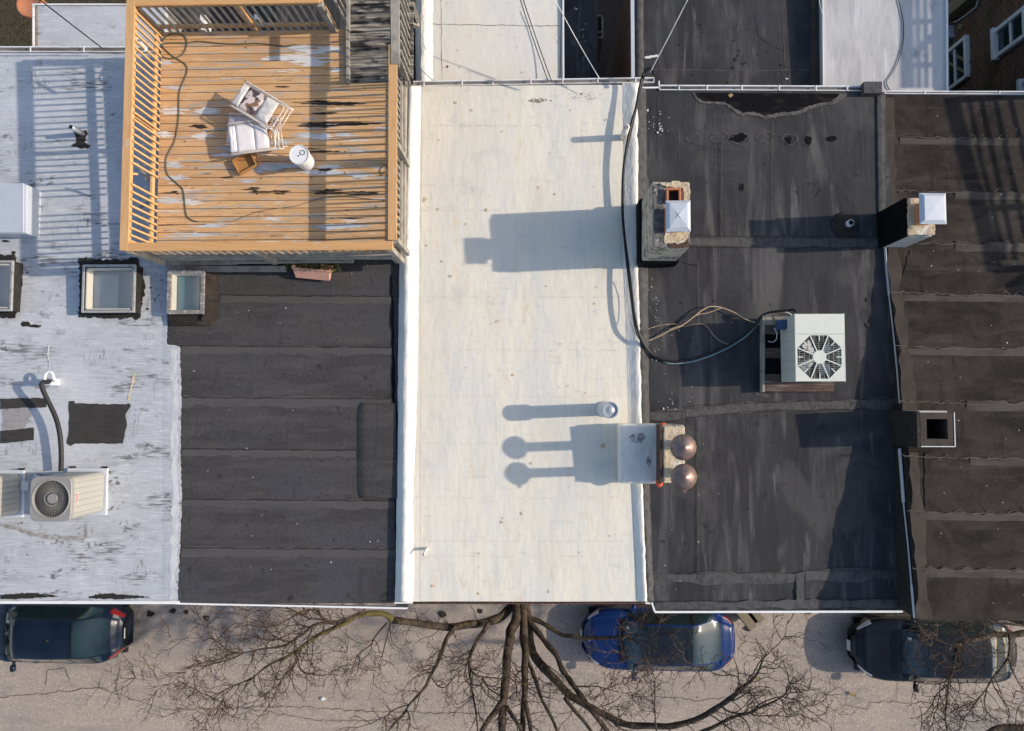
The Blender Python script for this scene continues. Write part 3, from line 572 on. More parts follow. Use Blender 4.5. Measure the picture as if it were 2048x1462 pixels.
# litter flecks
def flecks(parent, name, m, n, x0, y0, x1, y1, pl, s0, s1, seed, dz=.016, clus=None):
    mb = MB(); r = random.Random(seed)
    for i in range(n):
        if clus: c = r.choice(clus); x = r.gauss(c[0], c[2]); y = r.gauss(c[1], c[3])
        else: x = r.uniform(x0, x1); y = r.uniform(y0, y1)
        s = r.uniform(s0, s1) * (1.8 if r.random() < .1 else 1); sheet(mb, blob(x, y, s, s * r.uniform(.5, 1.3), i, 6, .4), pl, dz)
    return mb.build(name, M[m], parent)
flecks(r2, 'debris_fleck', 'chalk', 26, 380, 560, 785, 1190, P2, .5, 1.3, 4)

# ---- H3: white roof
H3 = thing('row_house', 'middle row house under a bright white coated flat roof with faint rust stains', 'house', (0, 1, 0), 'attached row houses')
mb = MB(); prism(mb, [(812, 172), (1274, 170), (1294, 1198), (796, 1198)], W3); mb.build('wall', M['facade'], H3)
mb = MB(); roof_grid(mb, [(800, 172), (1278, 170), (1292, 1203), (800, 1203)], W3, nx=50, ny=100, seed=5, amp=.03); r3 = mb.build('roof', M['white_roof'], H3, smooth=True)
gutter(H3, on(821, 172, W3, .0), on(1308, 165, W3, .0), 7, wd=.09)
keys = [(172, [812, 816, 824, 832, 842]), (500, [799, 808, 817, 824, 838]), (700, [796, 806, 816, 824, 836]), (850, [794, 804, 813, 822, 832]), (1000, [793, 804, 811, 820, 826]), (1120, [792, 802, 810, 822, 829]), (1203, [790, 800, 808, 818, 826])]
mb = MB(); curb(mb, lerp_path(keys, yr(172, 1203, 6)), [-.01, .13, .17, .06, .006], W3, 1.2, 3); c3 = mb.build('parapet', M['white_curb'], H3, smooth=True)
mb = MB(); mb.bar(on(790, 1203, W3, .06), on(826, 1203, W3, .04), .02, .16); mb.build('parapet_end', M['white_paint'], c3)
keys = [(166, [1245, 1252, 1260, 1268, 1275, 1280]), (300, [1247, 1255, 1262, 1270, 1276, 1280]), (520, [1246, 1254, 1262, 1270, 1274, 1282]), (640, [1252, 1260, 1268, 1274, 1280, 1288]), (850, [1258, 1266, 1272, 1278, 1282, 1290])]
mb = MB(); curb(mb, lerp_path(keys, yr(166, 850, 6)), [.004, .025, .06, .085, .08, .0], W3, 1.2, 6)
keys = [(964, [1262, 1268, 1274, 1280, 1284, 1290]), (1203, [1276, 1282, 1285, 1289, 1293, 1297])]
curb(mb, lerp_path(keys, yr(964, 1203, 6)), [.004, .035, .06, .08, .08, .0], W3, 1.4, 8); mb.build('party_wall_coping', M['white_curb'], H3, smooth=True)
mb = MB()
for k, (y, a, b) in enumerate([(250, 860, 1080), (370, 840, 950), (594, 836, 1250), (700, 860, 1240), (792, 840, 1255), (886, 850, 1000), (995, 845, 1240), (1082, 860, 1250), (1112, 860, 1262), (420, 840, 1000)]):
    ribbon(mb, [(a, y), ((a + b) / 2, y + 1), (b, y)], W3, .010, .007, 1.1, k, step=7)
for k, x in enumerate([846, 843]): ribbon(mb, [(846 - k * 2, 180 + k * 510), (842, 690 + k * 510)], W3, .012, .006, .8, k, step=9)
mb.build('roof_seam', mat('white_seam', (.58, .55, .49), .8, layers=[((5, 5, 5), 4, .45, .6, (.78, .75, .68), 1)]), r3)
flecks(r3, 'rust_fleck', 'rust_stain', 46, 850, 190, 1240, 1190, W3, .8, 3.2, 11, .013)
flecks(r3, 'grit', 'tar', 60, 840, 180, 1250, 1200, W3, .3, .8, 12, .014)
mb = MB(); sheet(mb, jag(blob(1076, 201, 14, 4, 3, 26, .5), 3, 1, 3), W3, .012)
mb.build('mildew_patch', mat('mildew', (.20, .16, .11), .9, layers=[((30, 30, 9), 5, .46, .60, (.60, .56, .48), 1)]), r3); flecks(r3, 'mildew_speck', 'tar', 90, 0, 0, 0, 0, W3, .25, .9, 77, .012, clus=[(1165, 195, 14, 5), (1180, 192, 22, 4), (1072, 202, 14, 3), (1150, 190, 30, 4)])
mb = MB(); mb.bar(on(826, 1205, W3, -.06), on(1290, 1205, W3, -.06), .03, .10); mb.build('front_trim', M['dark_brick'], H3)
# vents on the white roof
def round_vent(parent, px, py, h, r0, r1, pl):
    t = on(px, py, pl, h); zb = zof(pl, t.x, t.y); c = (t.x, t.y, zb)
    mb = MB(); mb.lathe(c, [(r0 * 1.35, 0), (r0 * 1.2, .05), (r0, .09), (r0, h * .88)]); v = mb.build('vent_stack', M['white_curb'], parent, smooth=True)
    mb = MB(); mb.lathe(c, [(r0 * .9, h * .80), (r1, h * .82), (r1, h), (r1 * .86, h + .004), (r1 * .80, h - .03), (r1 * .5, h - .028), (r1 * .2, h - .01), (.01, h - .008)]); cp = mb.build('vent_cap', M['steel_pipe'], v, smooth=False)
    return v
round_vent(H3, 1221, 820, .965, .115, .145, W3)
b0 = on(1246, 275, W3); vp = pipe(H3, [b0, b0 + Vector((0, 0, .52))], [.065, .06], 'white_curb')
mb = MB(); mb.tube([b0 + Vector((0, 0, .5)), b0 + Vector((0, 0, .525))], .04, 14); mb.build('pipe_bore', M['gutter_in'], vp)
b0 = on(855, 1097, W3); mb = MB(); mb.tube([b0, b0 + Vector((0, 0, .16)), b0 + Vector((-.04, -.07, .22))], .028, 12); vp = mb.build('vent_pipe', M['white_curb'], H3, smooth=True)
mb = MB(); mb.tube([b0 + Vector((-.038, -.068, .218)), b0 + Vector((-.042, -.075, .222))], .02, 12); mb.build('pipe_bore', M['black_void'], vp)
# ---- chimney with two copper caps (wrapped in white membrane on its left half)
zc = 10.02
mb = MB(); mb.boxpx(1240, 848, 1319, 968, zc + .47, 9.7); ch = mb.build('chimney', M['white_curb'], H3, bevel=.05)
mb = MB(); sheet(mb, jag(blob(1275, 876, 15, 11, 3), 4, 2.5, 3), zc + .47, .003); sheet(mb, jag(blob(1297, 922, 6, 10, 4), 4, 1.5, 3), zc + .47, .003); mb.build('grime_patch', mat('grime', (.24, .23, .21), .9, layers=[((16, 16, 9), 5, .44, .58, (.60, .58, .53), 1)]), ch)
mb = MB(); mb.boxpx(1324, 850, 1368, 964, zc + .80, 9.7); mb.build('chimney_stack', M['masonry'], ch, bevel=.015)
mb = MB(); mb.boxpx(1327, 853, 1370, 966, zc + .825, zc + .74); mb.build('chimney_crown', M['mortar'], ch, bevel=.02)
mb = MB(); mb.boxpx(1320, 850, 1323.5, 968, zc + .84, zc + .3); mb.build('brick_course', M['dark_brick'], ch)
for i, (x, y) in enumerate(((1326, 852), (1318, 967))):
    mb = MB(); c = on(x, y, zc + .62); mb.lathe(c, [(.02, -.12), (.06, -.05), (.065, .02), (.03, .06)], 12); mb.build('red_sealant', M['red_seal'], ch, smooth=True)
for (x, y) in ((1371, 896), (1372, 956)):
    t = on(x, y, zc + 1.70); b = Vector((t.x, t.y, zc + .88)); mb = MB(); mb.tube([b, Vector((t.x, t.y, zc + 1.5))], .085, 20); f = mb.build('flue_pipe', M['steel_pipe'], ch, smooth=True)
    mb = MB(); mb.lathe(b, [(.14, 0), (.13, .02), (.09, .05)]); mb.build('storm_collar', M['steel_pipe'], f) if False else None
    mb = MB(); mb.lathe((t.x, t.y, zc + 1.5), [(.17, 0), (.205, .02), (.210, .035), (.204, .05), (.155, .085), (.152, .089), (.06, .135), (.02, .155), (.004, .16)], 36); mb.build('copper_cap', M['copper'], ch, smooth=True)
t = on(1371, 980, zc + 1.55); mb = MB(); mb.poly([t + Vector((-.07, .06, 0)), t + Vector((-.01, -.06, 0)), t + Vector((.06, .06, .0))], .02); mb.build('cap_spout', M['copper'], ch)

# ---- H4: black membrane roof
H4 = thing('row_house', 'row house under a dark rubber membrane roof with a ponding stain along its rear edge', 'house', (4, 1, 0), 'attached row houses')
mb = MB(); prism(mb, [(1284, 178), (1740, 178), (1800, 1214), (1302, 1214)], P4); mb.build('wall', M['facade'], H4)
mb = MB(); roof_grid(mb, [(1278, 174), (1768, 184), (1845, 1178), (1286, 1178)], P4, nx=50, ny=90, seed=9, amp=.04); r4 = mb.build('roof', M['epdm'], H4, smooth=True)
mb = MB(); sheet(mb, [(1288, 1178), (1806, 1178), (1805, 1221), (1310, 1222), (1303, 1205), (1290, 1203)], P4, .0, .1); mb.build('roof_front_edge', M['epdm'], r4)
mb = MB()
for k, pts in enumerate([[(1303, 484), (1500, 482), (1770, 486)], [(1296, 832), (1380, 826), (1500, 814), (1800, 806)], [(1300, 1157), (1590, 1156), (1610, 1151), (1800, 1149)], [(1310, 1212), (1500, 1209), (1803, 1207)], [(1600, 1150), (1601, 1210)]]):
    ribbon(mb, pts, P4, .010 + .0025 * k, [.17, .17, .19, .13, .17][k], .6, k, step=25)
for k, pts in enumerate([[(1300, 195), (1390, 200), (1480, 232), (1600, 236)], ]): pass
mb.build('seam_tape', M['epdm_tape'], r4)
mb = MB()
for k, pts in enumerate([[(1303, 474), (1500, 473), (1770, 476)], [(1303, 494), (1770, 496)], [(1296, 822), (1370, 824), (1373, 812), (1500, 806), (1800, 797)], [(1380, 835), (1500, 823), (1740, 818)], [(1300, 1147), (1590, 1147), (1610, 1142), (1800, 1140)], [(1591, 1147), (1594, 1210)], [(1610, 1143), (1612, 1208)], [(1310, 1204), (1803, 1201)], [(1284, 195), (1286, 500), (1291, 820)], [(1298, 980), (1305, 1200)], [(1393, 840), (1394, 1160)], [(1440, 280), (1441, 480)], [(1420, 490), (1418, 820)], [(1372, 825), (1375, 840), (1384, 850)], [(1362, 522), (1400, 533), (1400, 495)]]):
    ribbon(mb, pts, P4, .020, .011, .8, k, step=9)
mb.build('roof_seam', M['tar'], r4)
mb = MB()
for k, pts in enumerate([[(1445, 236), (1443, 480)], [(1395, 832), (1397, 1150)], [(1318, 190), (1560, 300)][:1] + [(1318, 320)], [(1330, 1149), (1590, 1149)], [(1313, 474), (1766, 478)], [(1545, 242), (1545, 480)], [(1396, 520), (1400, 770)]]):
    ribbon(mb, pts, P4, .0215, .006, .8, k + 30, step=8)
mb.build('chalk_line', M['scum'], r4)
# ponding stain and small tar holes
outl = [(1385, 184), (1440, 183), (1560, 184), (1690, 187), (1694, 194), (1680, 200), (1668, 209), (1645, 211), (1620, 219), (1595, 230), (1560, 232), (1532, 238), (1505, 230), (1482, 231), (1460, 218), (1447, 208), (1402, 206), (1388, 196)]
def band(mb, top, bot, pl, dz, n=70, seed=0, amp=1.3):
    r = random.Random(seed); xs0, xs1 = bot[0][0], bot[-1][0]; vs = []; fs = []
    def at_(L, x):
        for (a0, b0_), (a1, b1) in zip(L, L[1:]):
            if x <= a1: return b0_ + (b1 - b0_) * (x - a0) / max(1e-6, a1 - a0)
        return L[-1][1]
    for i in range(n + 1):
        x = xs0 + (xs1 - xs0) * i / n; yt = at_(top, x); yb = at_(bot, x) + (amp * (r.random() - .5) * 2 if 0 < i < n else 0); yb = max(yb, yt + .2)
        for k in range(9): vs.append(on(x + (amp * .5 * r.random() if k == 8 else 0), yt + (yb - yt) * k / 8, pl, dz))
    for i in range(n):
        for k in range(8): a = i * 9 + k; fs.append((a, a + 1, a + 10, a + 9))
    return mb.add(vs, fs)
mb = MB(); band(mb, [(1385, 184), (1700, 188)], [(1385, 186), (1390, 197), (1402, 206), (1430, 208), (1447, 208), (1460, 217), (1482, 231), (1505, 230), (1532, 238), (1560, 232), (1595, 230), (1620, 219), (1645, 211), (1668, 209), (1682, 200), (1694, 190)], P4, .012, 90, 3, 1.4); pdl = mb.build('ponding_stain', M['scum'], r4, smooth=True)
inn = [(1392, 185), (1440, 184), (1560, 185), (1672, 188), (1676, 194), (1662, 203), (1642, 206), (1618, 213), (1592, 225), (1560, 226), (1530, 232), (1508, 224), (1486, 225), (1464, 212), (1450, 203), (1406, 202), (1394, 194)]
mb = MB(); band(mb, [(1392, 184.5), (1690, 188)], [(1392, 186), (1396, 194), (1406, 202), (1430, 202), (1450, 203), (1464, 211), (1486, 225), (1508, 223), (1530, 231), (1560, 225), (1592, 223), (1618, 212), (1642, 205), (1662, 202), (1674, 194), (1678, 190)], P4, .018, 90, 8, 1.2); mb.build('standing_water', M['puddle'], r4, smooth=True)
mb = MB()
for k, (x, y, a, b) in enumerate([(1478, 275, 14, 8), (1578, 280, 5, 7), (1617, 280, 6, 8), (1665, 277, 8, 6), (1485, 374, 3, 8), (1432, 195, 4, 3), (1532, 104, 2, 1.5)]): sheet(mb, jag(blob(x, y, a, b, k), 3, .8, k), P4, .024)
mb.build('tar_spot', M['tar_gloss'], r4)
mb = MB()
for k, (x, y, a, b) in enumerate([(1440, 275, 18, 10), (1532, 274, 18, 10), (1580, 278, 15, 10), (1388, 276, 14, 9), (1483, 278, 20, 11), (1617, 281, 10, 10)]):
    o_ = jag(blob(x, y, a, b, k, 26, .15), 3, .5, k); P_ = o_ + [o_[0]]; ribbon(mb, P_, P4, .0225, .010, .4, k, step=3)
mb.build('dried_ring', M['scum'], r4)
flecks(r4, 'paint_splatter', 'chalk', 120, 0, 0, 0, 0, P4, .4, 1.1, 14, .024, clus=[(1310, 230, 18, 12), (1325, 255, 14, 7), (1303, 585, 6, 22), (1312, 620, 7, 18), (1325, 665, 14, 14), (1305, 700, 9, 25), (1340, 800, 25, 15), (1400, 900, 20, 80), (1330, 1100, 40, 60), (1322, 258, 3, 3)])
flecks(r4, 'lichen_ring', 'tar', 60, 1320, 300, 1780, 1190, P4, 1.2, 2.6, 15, .0225)
mb = MB(); sheet(mb, [(1510, 785), (1545, 790), (1536, 796), (1512, 790)], P4, .012); mb.build('membrane_scrap', M['epdm_tape'], r4)
mb = MB(); sheet(mb, jag([(1456, 190), (1463, 186), (1467, 190), (1461, 195)], 3, .5, 1), P4, .03, .01); tag(mb.build('fallen_leaf', M['dry_leaf']), 'curled orange leaf stuck in the wet stain behind the rear gutter', 'leaf')
keys = [(176, [1268, 1276, 1285, 1292]), (500, [1272, 1280, 1288, 1296]), (700, [1280, 1286, 1291, 1297]), (850, [1282, 1288, 1293, 1299])]
mb = MB(); curb(mb, lerp_path(keys, yr(176, 850, 8)), [.10, .11, .05, .014], P4, 1.6, 11); keys = [(966, [1284, 1288, 1293, 1299]), (1203, [1295, 1299, 1303, 1308])]
curb(mb, lerp_path(keys, yr(966, 1203, 8)), [.10, .11, .05, .014], P4, 1.6, 12); mb.build('edge_flashing', M['epdm_tape'], H4, smooth=True)
keys = [(190, [1752, 1755, 1762, 1768, 1772]), (400, [1755, 1758, 1764, 1770, 1774]), (480, [1757, 1760, 1766, 1772, 1776])]
mb = MB(); curb(mb, lerp_path(keys, yr(166, 480, 10) if False else yr(190, 480, 10)), [.008, .03, .035, .03, -.3], P4, .8, 13); mb.boxpx(1728, 163, 1764, 186, 9.80, 9.5); pp = mb.build('parapet', M['epdm_tape'], H4, smooth=False)
gutter(H4, on(1319, 180, P4, .02), on(1727, 182, P4, .02), 6, wd=.085)
mb = MB(); mb.bar(on(1303, 1204, P4, -.02), on(1309, 1222, P4, -.02), .03, .1); mb.bar(on(1309, 1223, P4, -.03), on(1803, 1222, P4, -.03), .035, .09); mb.build('front_trim', M['white_paint'], H4)
mb = MB(); mb.bar(on(1283, 1205, P4, -.02), on(1304, 1206, P4, -.02), .03, .08); mb.bar(on(1284, 177, P4, -.0), on(1318, 176, P4, -.0), .03, .06); mb.bar(on(1318, 163, P4, -.02), on(1318, 180, P4, -.02), .02, .06); mb.build('corner_trim', M['white_paint'], H4)
# base flashing along the step up to the next roof (white metal strip)
def on_wall5(px, py):
    y = max(190.0, min(1239.0, py)); k5 = [(p[1], [p[0]]) for p in pts5[:5]]; ex = lerp_path(k5, [y])[0][1][0]; xw = on(ex, y, P5).x - .022
    v = ray(px, py); return CAM + v * (xw / v.x)
pts5 = [(1765, 190), (1771, 480), (1801, 720), (1817, 890), (1838, 1240), (2420, 1243), (2420, 190)]
mb = MB()
for L_, w_ in (([(1769, 484), (1773, 540), (1778, 590)], .07), ([(1778, 590), (1786, 660), (1794, 740), (1799, 806)], .028), ([(1799, 897), (1803, 950), (1807, 1005)], .09), ([(1807, 1005), (1816, 1090), (1823, 1170)], .03), ([(1823, 1170), (1829, 1236)], .06)):
    Q_ = [on_wall5(*p) for p in L_]
    for a_, b_ in zip(Q_, Q_[1:]): mb.bar(a_, b_, .012, w_)
mb.build('step_flashing', M['white_metal'], H4)
mb = MB(); sheet(mb, jag([(1804, 1176), (1822, 1192), (1829, 1206), (1829, 1222), (1820, 1204), (1810, 1190)], 4, 1.2, 2), P4, .01, .01); mb.build('torn_coating', M['white_paint'], H4)
mb = MB(); sheet(mb, [(1804, 1182), (1818, 1200), (1818, 1210), (1804, 1207)], P4, -.05, .05); mb.build('bare_board', M['stain_wood'], H4)
# chimney with two clay flues, one capped
zc = 9.95
mb = MB(); mb.boxpx(1304, 363, 1380, 495, zc + 1.42, 9.6); ca = mb.build('chimney', M['masonry'], H4, bevel=.03)
P0 = on(1304, 495, zc + 1.42); P1_ = on(1380, 363, zc + 1.42); cx_, cy_ = (P0.x + P1_.x) / 2, (P0.y + P1_.y) / 2; wx, wy = P1_.x - P0.x, P1_.y - P0.y
mb = MB(); mb.box((cx_, cy_, zc + .1), (wx + .09, wy + .09, .42)); mb.build('base_flashing', M['tar_gloss'], ca, bevel=.04)
mb = MB(); sheet(mb, jag([(1330, 462), (1378, 462), (1374, 478), (1358, 487), (1330, 487), (1327, 475)], 4, 2.2, 3), zc + 1.42, .03, .05); sheet(mb, jag([(1318, 366), (1332, 368), (1345, 362), (1372, 364), (1380, 376), (1380, 398), (1368, 400), (1366, 376), (1334, 374)], 4, 1.6, 4), zc + 1.42, .04, .06); mb.build('mortar_wash', M['mortar'], ca)
mb = MB(); sheet(mb, jag([(1308, 372), (1328, 372), (1330, 495), (1307, 495)], 7, 1.2, 9), zc + 1.42, .02, .05); mb.build('weathered_cement', mat('cement', (.17, .16, .15), .95, layers=[((12, 12, 12), 6, .42, .6, (.07, .068, .066), .9), ((9, 9, 9), 4, .6, .7, (.45, .43, .40), .7)], bump=[((20, 20, 20), 6, .03)]), ca)
mb = MB(); sheet(mb, jag([(1337, 487), (1356, 488), (1378, 476), (1380, 494), (1338, 495)], 4, 1.5, 5), zc + 1.42, .025, .04); mb.build('bare_brick', M['dark_brick'], ca)
def flue(parent, x0, y0, x1, y1, z, h=.12):
    a = on(x0, y1, z); b = on(x1, y0, z); c = (a + b) / 2; w_, d_ = b.x - a.x, b.y - a.y; mb = MB(); t = .035
    for sx, sy, lw, ld in ((-1, 0, t, d_), (1, 0, t, d_), (0, -1, w_ - 2 * t, t), (0, 1, w_ - 2 * t, t)): mb.box((c.x + sx * (w_ - t) / 2, c.y + sy * (d_ - t) / 2, z - h / 2), (lw, ld, h))
    f = mb.build('clay_flue', M['terracotta'], parent, bevel=.008); mb = MB(); mb.box((c.x, c.y, z - .09), (w_ - 2 * t, d_ - 2 * t, .02)); mb.build('flue_bore', M['black_void'], parent); return f
flue(ca, 1333, 375, 1362, 405, zc + 1.52, .16)
def rain_cap(parent, x0, y0, x1, y1, z, tiltx=0, cross=True, posts=.22):
    a = on(x0, y1, z); b = on(x1, y0, z); c = (a + b) / 2; hx, hy = (b.x - a.x) / 2, (b.y - a.y) / 2; mb = MB(); i = .72
    T = Euler((0, tiltx, 0)).to_matrix()
    def p(x, y, zz): return c + T @ Vector((x, y, zz))
    vs = [p(sx * hx * (1 if 1 else 0), sy * hy, -.05) for sx, sy in ((-1, -1), (1, -1), (1, 1), (-1, 1))] + [p(sx * hx * i, sy * hy * (i + .06), 0) for sx, sy in ((-1, -1), (1, -1), (1, 1), (-1, 1))] + [p(0, 0, .018 if cross else .004)]
    fs = [(0, 1, 5, 4), (1, 2, 6, 5), (2, 3, 7, 6), (3, 0, 4, 7), (4, 5, 8), (5, 6, 8), (6, 7, 8), (7, 4, 8), (3, 2, 1, 0)]
    mb.add(vs, fs); cp = mb.build('rain_cap', M['galv'], parent)
    if cross:
        mb = MB()
        for sx, sy in ((-1, -1), (1, -1), (1, 1), (-1, 1)): mb.bar(p(0, 0, .022), p(sx * hx * .98, sy * hy * .98, -.036), .012, .012)
        mb.build('cap_rib', M['white_metal'], parent)
    mb = MB()
    for sx, sy in ((-1, -1), (1, -1), (1, 1), (-1, 1)): mb.bar(p(sx * hx * .6, sy * hy * .6, -.05), p(sx * hx * .6, sy * hy * .6, -posts - .05), .02, .02)
    mb.build('cap_bracket', M['galv'], parent); return cp
rain_cap(ca, 1333, 399, 1382, 462, zc + 1.83)
mb = MB(); mb.boxpx(1335, 408, 1377, 456, zc + 1.72, zc + 1.35); mb.build('clay_flue', M['terracotta'], ca)
b0 = on(1700, 447, P4, .36); b0.z = zof(P4, b0.x, b0.y)
b0 = on(1690, 452, P4); vp = pipe(H4, [b0, b0 + Vector((0, 0, .26))], [.075, .06], 'steel_pipe'); mb = MB(); mb.tube([b0 + Vector((0, 0, .25)), b0 + Vector((0, 0, .264))], .045, 12); mb.build('pipe_bore', M['black_void'], vp)
mb = MB(); mb.lathe(b0, [(.26, .012), (.24, .02), (.13, .06), (.085, .16)]); mb.build('pipe_boot', M['tar'], vp, smooth=True)

# ---- H5: brown-black roof, right
H5 = thing('row_house', 'row house at the right whose brown-black roof steps up above its neighbour', 'house', (9.5, 1, 0), 'attached row houses')
pts5 = [(1765, 190), (1771, 480), (1801, 720), (1817, 890), (1838, 1240), (2420, 1243), (2420, 190)]
wl = [on(x, y, P5, -.02) for x, y in pts5]
for p in wl[:5]: p.x += 0.0
mb = MB(); n = len(wl); vs = wl + [Vector((p.x, p.y, 0)) for p in wl]; mb.add(vs, [(i, (i + 1) % n, (i + 1) % n + n, i + n)[::-1] for i in range(n)]); mb.build('wall', M['tar'], H5)
mb = MB(); nx, ny = 50, 90; vs = []; fs = []
for j in range(ny + 1):
    y = 189 + (1241 - 189) * j / ny; xl = lerp_path([(p[1] - (1 if k == 0 else 0), [p[0]]) for k, p in enumerate(pts5[:5])], [min(max(y, 189.01), 1239.9)])[0][1][0]
    for i in range(nx + 1):
        p = on(xl + (2420 - xl) * i / nx, y, P5); vs.append(p)
for j in range(ny):
    for i in range(nx): a = j * (nx + 1) + i; fs.append((a, a + nx + 1, a + nx + 2, a + 1))
k0 = len(vs); lft = [j * (nx + 1) for j in range(ny + 1)]; vs += [vs[i].copy() for i in lft] + [vs[i] - Vector((0, 0, .1)) for i in lft]; fs += [(k0 + i, k0 + ny + 1 + i, k0 + ny + 2 + i, k0 + i + 1)[::-1] for i in range(ny)]
bot = [ny * (nx + 1) + i for i in range(nx + 1)]; k0 = len(vs); vs += [vs[i].copy() for i in bot] + [vs[i] - Vector((0, 0, .1)) for i in bot]; fs += [(k0 + i, k0 + nx + 1 + i, k0 + nx + 2 + i, k0 + i + 1)[::-1] for i in range(nx)]
mb.add(vs, fs); r5 = mb.build('roof', M['brown_roof'], H5, smooth=True)
mb = MB(); ribbon(mb, [(1780, 195), (1783, 480), (1812, 720), (1826, 890)], P5, .010, .20, .2, 3, step=20); ribbon(mb, [(1828, 905), (1838, 1050), (1848, 1238)], P5, .010, .20, .2, 4, step=20); mb.build('edge_strip', M['brown_edge'], r5)
mb = MB(); mbl = MB()
for k, y in enumerate([275, 384, 488, 588, 696, 806, 915, 1026, 1140]):
    ribbon(mb, [(1772 + max(0, (y - 480) * .08), y - 4), (1900, y + 1), (2000, y + 2), (2200, y + 4)], P5, .020, .014, 1.8, k, step=8)
    x = 1800
    while x < 2048:
        w_ = rnd.uniform(8, 26)
        if rnd.random() < .6: ribbon(mb, [(x, y + 1), (x + w_ * .3, y - 5), (x + w_ * .7, y - 6), (x + w_, y)], P5, .022, .009, .8, k * 7 + int(x), step=4)
        x += w_ + rnd.uniform(5, 40)
mb.build('roof_seam', mat('brown_seam', (.115, .10, .088), .9, layers=[((9, 9, 9), 4, .4, .6, (.06, .05, .045), .9)]), r5)
mb = MB()
for k, (x, y, a, b) in enumerate([(1908, 205, 22, 40), (1870, 580, 26, 30), (1858, 960, 20, 70), (1990, 520, 40, 25), (1868, 650, 30, 24), (1930, 770, 40, 22)]): pass
sheet(mb, jag([(1820, 500), (1798, 580), (1850, 580), (1880, 500)], 8, 1.5, 2), P5, .012); sheet(mb, jag([(1850, 905), (1850, 1020), (1872, 1020), (1866, 905)], 8, 1.5, 4), P5, .012); sheet(mb, jag([(1790, 205), (1792, 270), (1875, 272), (1870, 210)], 8, 1.5, 6), P5, .012); mb.build('darker_patch', M['brown_roof'], r5)
flecks(r5, 'debris_fleck', 'chalk', 40, 1850, 230, 2048, 1230, P5, .3, 1.0, 5, .045)
gutter(H5, on(1769, 188, P5, .02), on(2420, 190, P5, .02), 4, wd=.05)
for k, y in enumerate([275, 384, 488, 588, 696, 806, 915, 1026, 1140]):
    x0_ = 1800 + max(0, (y - 480) * .07) + (110 if y in (384, 488, 806, 915) else 0); mb = MB(); ribbon(mb, [(x0_, y + 8), (1950, y + 10), (2200, y + 11)], P5, .008, .13 + .04 * (k % 3), .8, k, step=14); mb.build('seam_band', M['brown_band'], r5)
# chimneys of H5
zc = 9.96
mb = MB(); mb.boxpx(1818, 398, 1868, 468, zc + .86, 9.4); cb = mb.build('chimney', M['masonry'], H5, bevel=.02)
a = on(1818, 468, zc + .86); b = on(1868, 398, zc + .86)
mb = MB(); sheet(mb, jag([(1817, 397), (1870, 396), (1870, 469), (1817, 470)], 6, 1.2, 4), zc + .86, .02, .04); mb.build('mortar_wash', M['mortar'], cb)
mb = MB(); mb.box((a.x - .02, (a.y + b.y) / 2, zc + .25), (.05, (b.y - a.y) + .06, 1.16)); mb.build('side_flashing', M['tar_gloss'], cb)
mb = MB(); mb.box(((a.x + b.x) / 2, a.y - .012, zc + .3), (b.x - a.x - .04, .03, 1.0)); mb.build('painted_side', M['pale_roof'], cb)
mb = MB(); mb.boxpx(1838, 406, 1864, 446, zc + 1.02, zc + .85); mb.build('clay_flue', M['terracotta'], cb)
rain_cap(cb, 1842, 384, 1896, 447, zc + 1.19, tiltx=.05, cross=False, posts=.14)
z5 = 10.9
a = on(1842, 893, z5); b = on(1908, 825, z5); h0 = on(1854, 878, z5); h1 = on(1895, 838, z5); mb = MB()
mb.box(((a.x + b.x) / 2, (h1.y + b.y) / 2, z5 - .6), (b.x - a.x, b.y - h1.y, 1.2)); mb.box(((a.x + b.x) / 2, (a.y + h0.y) / 2, z5 - .6), (b.x - a.x, h0.y - a.y, 1.2)); mb.box(((a.x + h0.x) / 2, (h0.y + h1.y) / 2, z5 - .6), (h0.x - a.x, h1.y - h0.y, 1.2)); mb.box(((b.x + h1.x) / 2, (h0.y + h1.y) / 2, z5 - .6), (b.x - h1.x, h1.y - h0.y, 1.2))
cc = mb.build('chimney', M['brown_edge'], H5, label='open square chimney with no cap')
mb = MB(); mb.box(((h0.x + h1.x) / 2, (h0.y + h1.y) / 2, z5 - .9), (h1.x - h0.x, h1.y - h0.y, .02)); mb.build('flue_bore', M['black_void'], cc)
mb = MB(); mb.bar(Vector((b.x, a.y, z5 + .004)), Vector((b.x, b.y, z5 + .004)), .014, .012); mb.bar(Vector((a.x, a.y, z5 + .004)), Vector((b.x, a.y, z5 + .004)), .014, .012); mb.build('white_edge', M['chalk'], cc)
mb = MB(); mb.box((a.x - .03, (a.y + b.y) / 2, z5 - .45), (.05, b.y - a.y + .04, .9)); mb.build('side_flashing', M['tar'], cc)
mb = MB(); mb.box(((a.x + b.x) / 2 - .05, b.y + .012, z5 - .25), (b.x - a.x - .08, .03, .42)); mb.build('painted_side', M['pale_roof'], cc)

# ================================================================ REAR WINGS (ells)
Z1, Z2, ZB, ZC = 9.3, 9.1, 9.35, 9.25
def wing(house, px, z, roofm, wallm='stucco', zb=0, nm='rear_wing'):
    pl = z
    mb = MB(); prism(mb, px, pl, zb); w_ = mb.build(nm, M[wallm], house); mb = MB(); sheet(mb, px, pl, 0, .12); mb.build('wing_roof', M[roofm], w_); return w_
w1 = wing(H1, [(72, 12), (330, 12), (330, 120), (72, 120)], Z1, 'grey_roof')
mb = MB(); mb.bar(on(66, 10, Z1), on(330, 10, Z1), .03, .06); mb.bar(on(68, 10, Z1), on(68, 97, Z1), .03, .06); mb.build('wing_gutter', M['gutter'], w1)
mb = MB(); mb.bar(on(66, 14, Z1, -.03), on(330, 15, Z1, -.03), .07, .02); mb.bar(on(74, 12, Z1, .001), on(74, 97, Z1, .001), .05, .02); mb.build('wing_gutter_bed', M['gutter_in'], w1)
